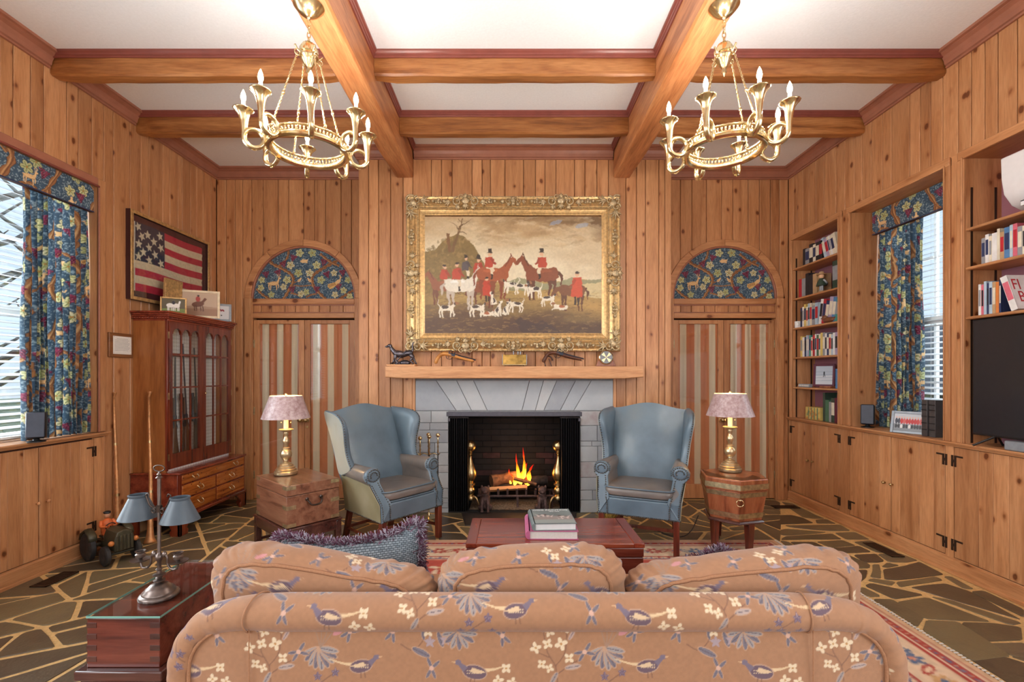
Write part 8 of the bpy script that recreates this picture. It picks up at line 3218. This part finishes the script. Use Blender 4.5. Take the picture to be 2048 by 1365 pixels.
book_row([('dark green', None), ('green', None), 'grey', 'dark green', ('maroon', None), 'maroon'], PXY(1646), PXY(1679), .938, (.2, .29), 'the bookcase floor', 0, 8)
book_row(['grey', 'white', 'cream', 'white', 'cream', 'tan', 'blue', 'pale blue', 'pink', 'grey', 'cream', 'tan', 'lilac', 'white', 'navy', 'red'], PXY(1963), PXY(2100), SB[1] + .001, (.175, .215), 'the shelf two above the television', 0, 9)
book_row(['white', 'pink', 'pale blue', 'navy', 'pale blue', 'tan', 'orange', 'navy'], PXY(1957), PXY(2003), SB[2] + .001, (.2, .225), 'the shelf directly above the television', 0, 10)
fb_ = book('white', 'thick white book with big red capitals on its cover leaning backward', 2.94, SB[2] + .008, .04, .235, .17, -.3, 'pink', .03, 'books on the shelves')
text_mesh('cover_lettering', 'FI', .105, BM['red'], fb_, (.012, -.0205, .135), (PI / 2, 0, 0), 'LEFT', sx=.75)
text_mesh('cover_lettering', 'BE', .105, BM['red'], fb_, (.03, -.0205, .05), (PI / 2, 0, 0), 'LEFT', sx=.75)

# boy figurine, other shelf ornaments
t = thing('boy_figurine', 'ceramic boy in a hat and cape reading on the second shelf', 'figurine', (XR + .06, PXY(1643, XR + .06), SA[1] + .001), PI / 2)
MB().lathe([(.03, 0), (.032, .01), (.028, .02)], 14).build('base', BM['tan'], t)
for s_ in (-1, 1):
    MB().tube([(s_ * .013, 0, .015), (s_ * .013, 0, .08)], .012, 8).build('leg', BM['grey'], t, smooth=50)
MB().lathe([(.05, .07), (.042, .1), (.026, .135), (.014, .15)], 14).build('cape', BM['dark green'], t, smooth=50)
MB().ball((0, 0, .17), (.026, .026, .028), 12, 8).ball((0, -.026, .168), (.005, .006, .005), 6, 4).build('head', plain('ceramic_skin', (226, 178, 140), .4), t, smooth='all')
MB().lathe([(.046, .184), (.048, .188), (.026, .194), (.02, .215), (.001, .222)], 16).build('hat', BM['tan'], t, smooth=50)
B(-.03, .03, -.05, -.03, .08, .1).build('open_book', BM['dark green'], t, bevel=.004)
for s_ in (-1, 1):
    MB().tube(smoothpath([(s_ * .03, 0, .13), (s_ * .045, -.02, .1), (s_ * .02, -.04, .095)], 4), .01, 8).build('arm', BM['grey'], t, smooth='all')
t = thing('white_mug', 'small white mug at the far end of the third shelf', 'mug', (XR + .04, PXY(1596), SA[2] + .001))
MB().lathe([(.03, 0), (.032, .004), (.033, .07), (.03, .071), (.028, .008)], 18).build('cup', M['white'], t, smooth=50)
MB().tube(smoothpath([(-.02, -.024, .058), (-.025, -.045, .05), (-.025, -.045, .025), (-.02, -.024, .018)], 4), .005, 6).build('handle', M['white'], t, smooth='all')
t = thing('duck_ornament', 'carved brown sleeping duck ornament on the third shelf', 'ornament', (XR + .045, PXY(1658), SA[2] + .001), -PI / 2)
dk = MB().ball((0, 0, .03), (.085, .04, .03), 14, 8).ball((-.055, -.01, .058), (.032, .024, .024), 10, 8).ball((-.085, -.015, .052), (.02, .012, .007), 8, 5)
dk.tube([(.06, 0, .035), (.1, 0, .05)], [.02, .004], 8)
dk.build('body', plain('polished_brown_wood', (120, 74, 50), .3), t, smooth='all')
photo_frame('maroon framed snowy photo on the fifth bookcase shelf', (XR + .12, PXY(1648, XR + .12), SA[4] + .012), .21, .235, math.radians(-62), .06, BM['maroon'], ph_snow, .022)
t = thing('stone_letter_block', 'grey carved stone block lying on the fifth bookcase shelf', 'ornament', (XR + .04, PXY(1611), SA[4] + .001))
B(-.02, .02, -.09, .09, 0, .035).build('block', M['silver'], t, bevel=.004)
for k in range(6):
    B(-.024, -.02, -.08 + k * .03, -.065 + k * .03, .008, .028).build('carving', M['offwhite'], t)
o = B(-.03, .03, -.08, .08, 0, .02).build('wooden_box', M['cooler'], bevel=.003, loc=(XR + .05, PXY(1653), SA[4] + .001))
tag(o, 'flat brown wooden box beneath the maroon photo frame', 'box')
tc = Cv(.2, .13, 300, (214, 190, 110))
for k in range(26):
    tc.ell(RND.uniform(0, .2), RND.uniform(0, .13), .02, .012, RND.choice([(206, 150, 70), (120, 150, 110), (226, 206, 140), (190, 120, 60)]), RND.uniform(0, 180), .8)
for k in (.045, .085, .13, .17):
    tc.line([(k, 0), (k, .13)], .01, (64, 120, 104))
t = thing('keepsake_box', 'yellow and green marbled box with book spines in the bookcase floor', 'box', (XR + .04, PXY(1625), .938))
B(0, .13, -.115, .115, 0, .13).build('box_body', BM['yellow'], t, bevel=.003)
u, v = np.meshgrid(np.linspace(0, 1, 60), np.linspace(0, 1, 40))
color_grid('painted_spines', np.stack([np.full_like(u, -.0012), .112 - .224 * u, .004 + .122 * v], -1), tc.sample(u * .2, v * .13), M['print'], t)

# ------------------------------------------------------------------ television, sound bar, air conditioner, speakers, alcove things
t = thing('television', 'large black flat television standing in the shelf recess', 'television', (3.175, 2.47, .936))
B(-.02, .03, -.705, .705, .067, .848).build('housing', M['black'], t, bevel=.006)
B(-.0215, -.0195, -.693, .693, .082, .838).build('screen', plain('dark_screen', (34, 37, 42), .22, var=.02, bump=0), t)
for s_ in (-1, 1):
    MB().tube([(.0, s_ * .56, .075), (-.1, s_ * .62, .004)], .007, 6).tube([(.0, s_ * .56, .075), (.1, s_ * .62, .006)], .007, 6).build('stand_leg', M['black'], t)
o = B(-.035, .035, -.45, .45, 0, .06).build('sound_bar', M['silver'], bevel=.008, loc=(3.145 + .0, 2.48, .9365))
tag(o, 'silver grey sound bar on the ledge in front of the television', 'sound bar')
t = thing('air_conditioner', 'white split air conditioner on the recess wall above the shelves', 'air conditioner', (XR + RDEP, 2.55, 2.47))
pr = [(0, 0), (-.09, .0), (-.15, .03), (-.2, .1), (-.216, .2), (-.22, .33), (-.2, .34), (0, .34)]
MB().prism(pr[::-1], -.45, .45, 'y').build('casing', M['ac'], t, bevel=.004)
B(-.19, -.11, -.36, .36, -.002, .03).build('outlet', M['black'], t)
for k in range(2):
    B(-.2 + k * .03, -.185 + k * .03, -.35, .35, -.006, .02).build('louver', M['ac'], t)


def speaker(label, loc, rz):
    t = thing('desk_speaker', label, 'speaker', loc, rz, 'small desktop speakers')
    MB().lathe([(.05, 0), (.05, .006), (.02, .012), (.012, .03)], 18).build('foot', M['black'], t, smooth=40)
    o = MB().at((0, 0, .115), (-.12, 0, 0)).box(-.05, .05, -.035, .05, -.09, .09).build('cabinet', M['black'], t, bevel=.012)
    MB().at((0, 0, .115), (-.12, 0, 0)).box(-.046, .046, -.043, -.034, -.085, .085).build('grille', M['slate_blue'], t, bevel=.006)
    return t


speaker('small blue grey speaker on the sill under the blinds by the long curtain', (-3.265, 3.205, .947), math.radians(38))
speaker('small dark speaker in the window alcove next to the narrow bookcase', (3.215, 4.18, .937), math.radians(-42))
photo_frame('grey framed group photo of people in red jackets in the window alcove', (3.19, 3.72, .937), .25, .18, math.radians(-62), .22, M['silver'], ph_group, .02)
for k, y_ in enumerate((3.58, 3.515)):
    o = thing('tall_ledger', 'tall dark ribbed album standing in the alcove, %s the photo frame' % ('nearest' if k == 0 else 'second from'), 'album', (3.21, y_, .937), math.radians(-4 + 5 * k))
    B(-.02, .12, -.026, .026, 0, .28).build('cover', plain('charcoal_album', (70, 66, 66), .5), o, bevel=.003)
    for z in (.05, .1, .15, .2, .24):
        B(-.023, -.02, -.024, .024, z, z + .006).build('spine_band', M['black'], o)

# ------------------------------------------------------------------ curtains, valances, blinds
def curtain(label, face, sgn, y0, y1, z0, z1, folds, seed, u0=0):
    t = thing('curtain', label, 'curtain', (face, (y0 + y1) / 2, z0), 0, 'blue tapestry curtains')
    nx, ny = (260, 300) if folds > 4 else (60, 200)
    u, v = np.meshgrid(np.linspace(0, 1, nx), np.linspace(0, 1, ny))
    rs = np.random.RandomState(seed)
    w = np.cumsum(.6 + .8 * vnoise(1, nx, nx / folds / 1.5, seed)[0]); w = w / w[-1]
    ph = w[None, :] * folds * 2 * PI
    amp = .026 * (.55 + .45 * (1 - v)) * (1 + .25 * np.sin(u * 9))
    x = amp * np.sin(ph + .5 * np.sin(v * 4 + u * 7)) + .006 * np.sin(v * 9 + u * 20)
    y = y0 + (y1 - y0) * u + .012 * np.cos(ph) * (1 - v * .5) - (y0 + y1) / 2
    V = np.stack([sgn * x, y, (z1 - z0) * v], -1)
    C = TAP.sample(u0 + u * (y1 - y0) * 1.75, v * (z1 - z0))
    color_grid('curtain_cloth', V, C, M['curtain'], t)
    MB().tube([(0, -(y1 - y0) / 2 - .02, z1 - z0 - .01), (0, (y1 - y0) / 2 + .02, z1 - z0 - .01)], .01, 8).build('curtain_rod', M['white'], t)
    return t


def valance(label, face, sgn, y0, y1, z0, z1):
    t = thing('valance', label, 'valance', (face, (y0 + y1) / 2, z0), 0, 'flat tapestry valances')
    h = (y1 - y0) / 2
    B(0, -sgn * .03, -h, h, 0, z1 - z0).build('board', M['groove'], t)
    nx, ny = int((y1 - y0) * 330), 70
    u, v = np.meshgrid(np.linspace(0, 1, nx), np.linspace(0, 1, ny))
    color_grid('valance_cloth', np.stack([np.full_like(u, sgn * .003), -h + 2 * h * u, (z1 - z0) * v], -1), TAP.sample(u * (y1 - y0) * .95 + .1, v * .2 + .33), M['tapestry'], t)
    MB().tube([(sgn * .004, -h, .004), (sgn * .004, h, .004)], .004, 6).build('welt', BM['navy'], t)
    return t


curtain('long blue tapestry curtain hanging at the window over the pine cupboard', XL - .055, 1, 3.2, WL1 - .01, .952, 2.73, 11, 3)
valance('tapestry valance across the window beside the framed flag', XL - .012, 1, WL0 + .01, WL1 - .012, 2.705, WZ1 - .003)
curtain('blue tapestry curtain hanging in the alcove between the bookcases', XR + .235, -1, 3.79, 4.262, .94, 2.73, 9, 5, .2)
curtain('blue tapestry curtain at the camera side of the alcove window', XR + .235, -1, 3.37, 3.46, .94, 2.73, 3, 6, .1)
valance('tapestry valance across the alcove window', XR + .19, -1, 3.357, 4.27, 2.69, RZ - .003)


def blind(label, x, sgn, y0, y1, z0, z1):
    t = thing('window_blind', label, 'blind', (x, (y0 + y1) / 2, z0), 0, 'white slatted blinds')
    h = (y1 - y0) / 2
    me = None
    n = int((z1 - z0) / .046)
    for k in range(n):
        if me is None:
            o = MB().at((0, 0, 0), (0, sgn * .32, 0)).box(-.024, .024, -h, h, -.0012, .0012).build('slat', M['slat'], t)
            me = o.data
        else:
            o = bpy.data.objects.new('slat', me)
            COL.objects.link(o)
            o.parent = t
        o.location = (0, 0, .03 + k * .046)
    B(-.03, .03, -h, h, z1 - z0 - .03, z1 - z0).build('head_rail', M['white'], t)
    B(-.022, .022, -h, h, -.002, .012).build('bottom_rail', M['white'], t)
    for yy_ in (-h * .8, 0, h * .8):
        MB().tube([(.0, yy_, 0), (0, yy_, z1 - z0)], .0015, 4).build('ladder_cord', M['slat'], t)
    return t


blind('white slatted blind behind the long curtain over the pine cupboard', XL - .19, 1, WL0 + .03, WL1 - .03, .965, WZ1 - .01)
blind('white slatted blind in the alcove window', XR + .305, -1, 3.36, 4.25, .95, RZ - .01)

# ------------------------------------------------------------------ outdoors, seen through the windows
struct(B(-40, 40, -40, 40, -.6, -.5).build('ground_outside', plain('winter_lawn', (118, 124, 84), .95, var=.15, scale=2)))
M['bark_out'] = plain('grey_bark', (120, 106, 94), .9, var=.2, scale=12)
M['leaf_out'] = plain('hedge_green', (92, 120, 62), .8, var=.2, scale=9)


def tree(label, x, y, h, r, seed):
    rr = random.Random(seed)
    t = thing('bare_tree', label, 'tree', (x, y, -.5), 0, 'bare trees outside')
    top = Vector((rr.uniform(-.3, .3), rr.uniform(-.3, .3), h))
    MB().tube([(0, 0, 0), tuple(top * .5 + Vector((.15, 0, 0))), tuple(top)], [r, r * .7, r * .2], 8).build('trunk', M['bark_out'], t, smooth=60)
    for k in range(14):
        s_ = rr.uniform(.25, .9)
        p0 = top * s_
        a = rr.uniform(0, 2 * PI)
        L = rr.uniform(.8, 2.2) * (1.1 - s_ * .5)
        p1 = p0 + Vector((math.cos(a) * L, math.sin(a) * L, L * .8))
        MB().tube([p0, (p0 + p1) / 2 + Vector((0, 0, -.1)), p1], [r * .3, r * .18, r * .06], 6).build('branch', M['bark_out'], t, smooth=60)
    return t


tree('bare grey tree standing close outside the curtained window', -6.5, 5.6, 6, .16, 1)
tree('slanting bare tree farther off outside the curtained window', -9.5, 9.3, 7, .2, 2)
tree('thin bare tree at the edge of the lawn outside the curtained window', -8.5, 7.2, 6, .12, 7)


def hedge(label, x, y, w, d, h, seed):
    rr = random.Random(seed)
    m_ = MB()
    for k in range(900):
        p = Vector((rr.uniform(-w, w), rr.uniform(-d, d), rr.uniform(0, h)))
        a, e, s_ = rr.uniform(0, 6.28), rr.uniform(-1, 1), rr.uniform(.05, .11)
        q = Vector((math.cos(a), math.sin(a), e)) * s_
        w_ = Vector((-math.sin(a), math.cos(a), rr.uniform(-.5, .5))) * s_ * .5
        m_.add([p - w_, p + q, p + w_, p - q], [(0, 1, 2, 3)])
    o = m_.build('hedge', M['leaf_out'], loc=(x, y, -.5))
    o['kind'] = 'stuff'
    return tag(o, label, 'hedge')


hedge('green leafy hedge low outside the curtained window', -5.2, 4.7, .35, 1.5, 1.3, 1)
hedge('green shrub low outside the alcove window', 4.9, 5.5, .3, .8, 1.5, 2)
t = thing('outbuilding', 'grey roofed low building beyond the alcove window', 'building', (9.5, 9.0, -.5))
B(-1.5, 1.5, -4, 4, 0, 1.6).build('wall', plain('grey_siding', (150, 152, 156), .8), t)
MB().prism([(-1.9, 1.55), (1.9, 1.55), (0, 3.0)], -4.2, 4.2, 'y').build('roof', plain('slate_roof', (104, 108, 116), .8), t)
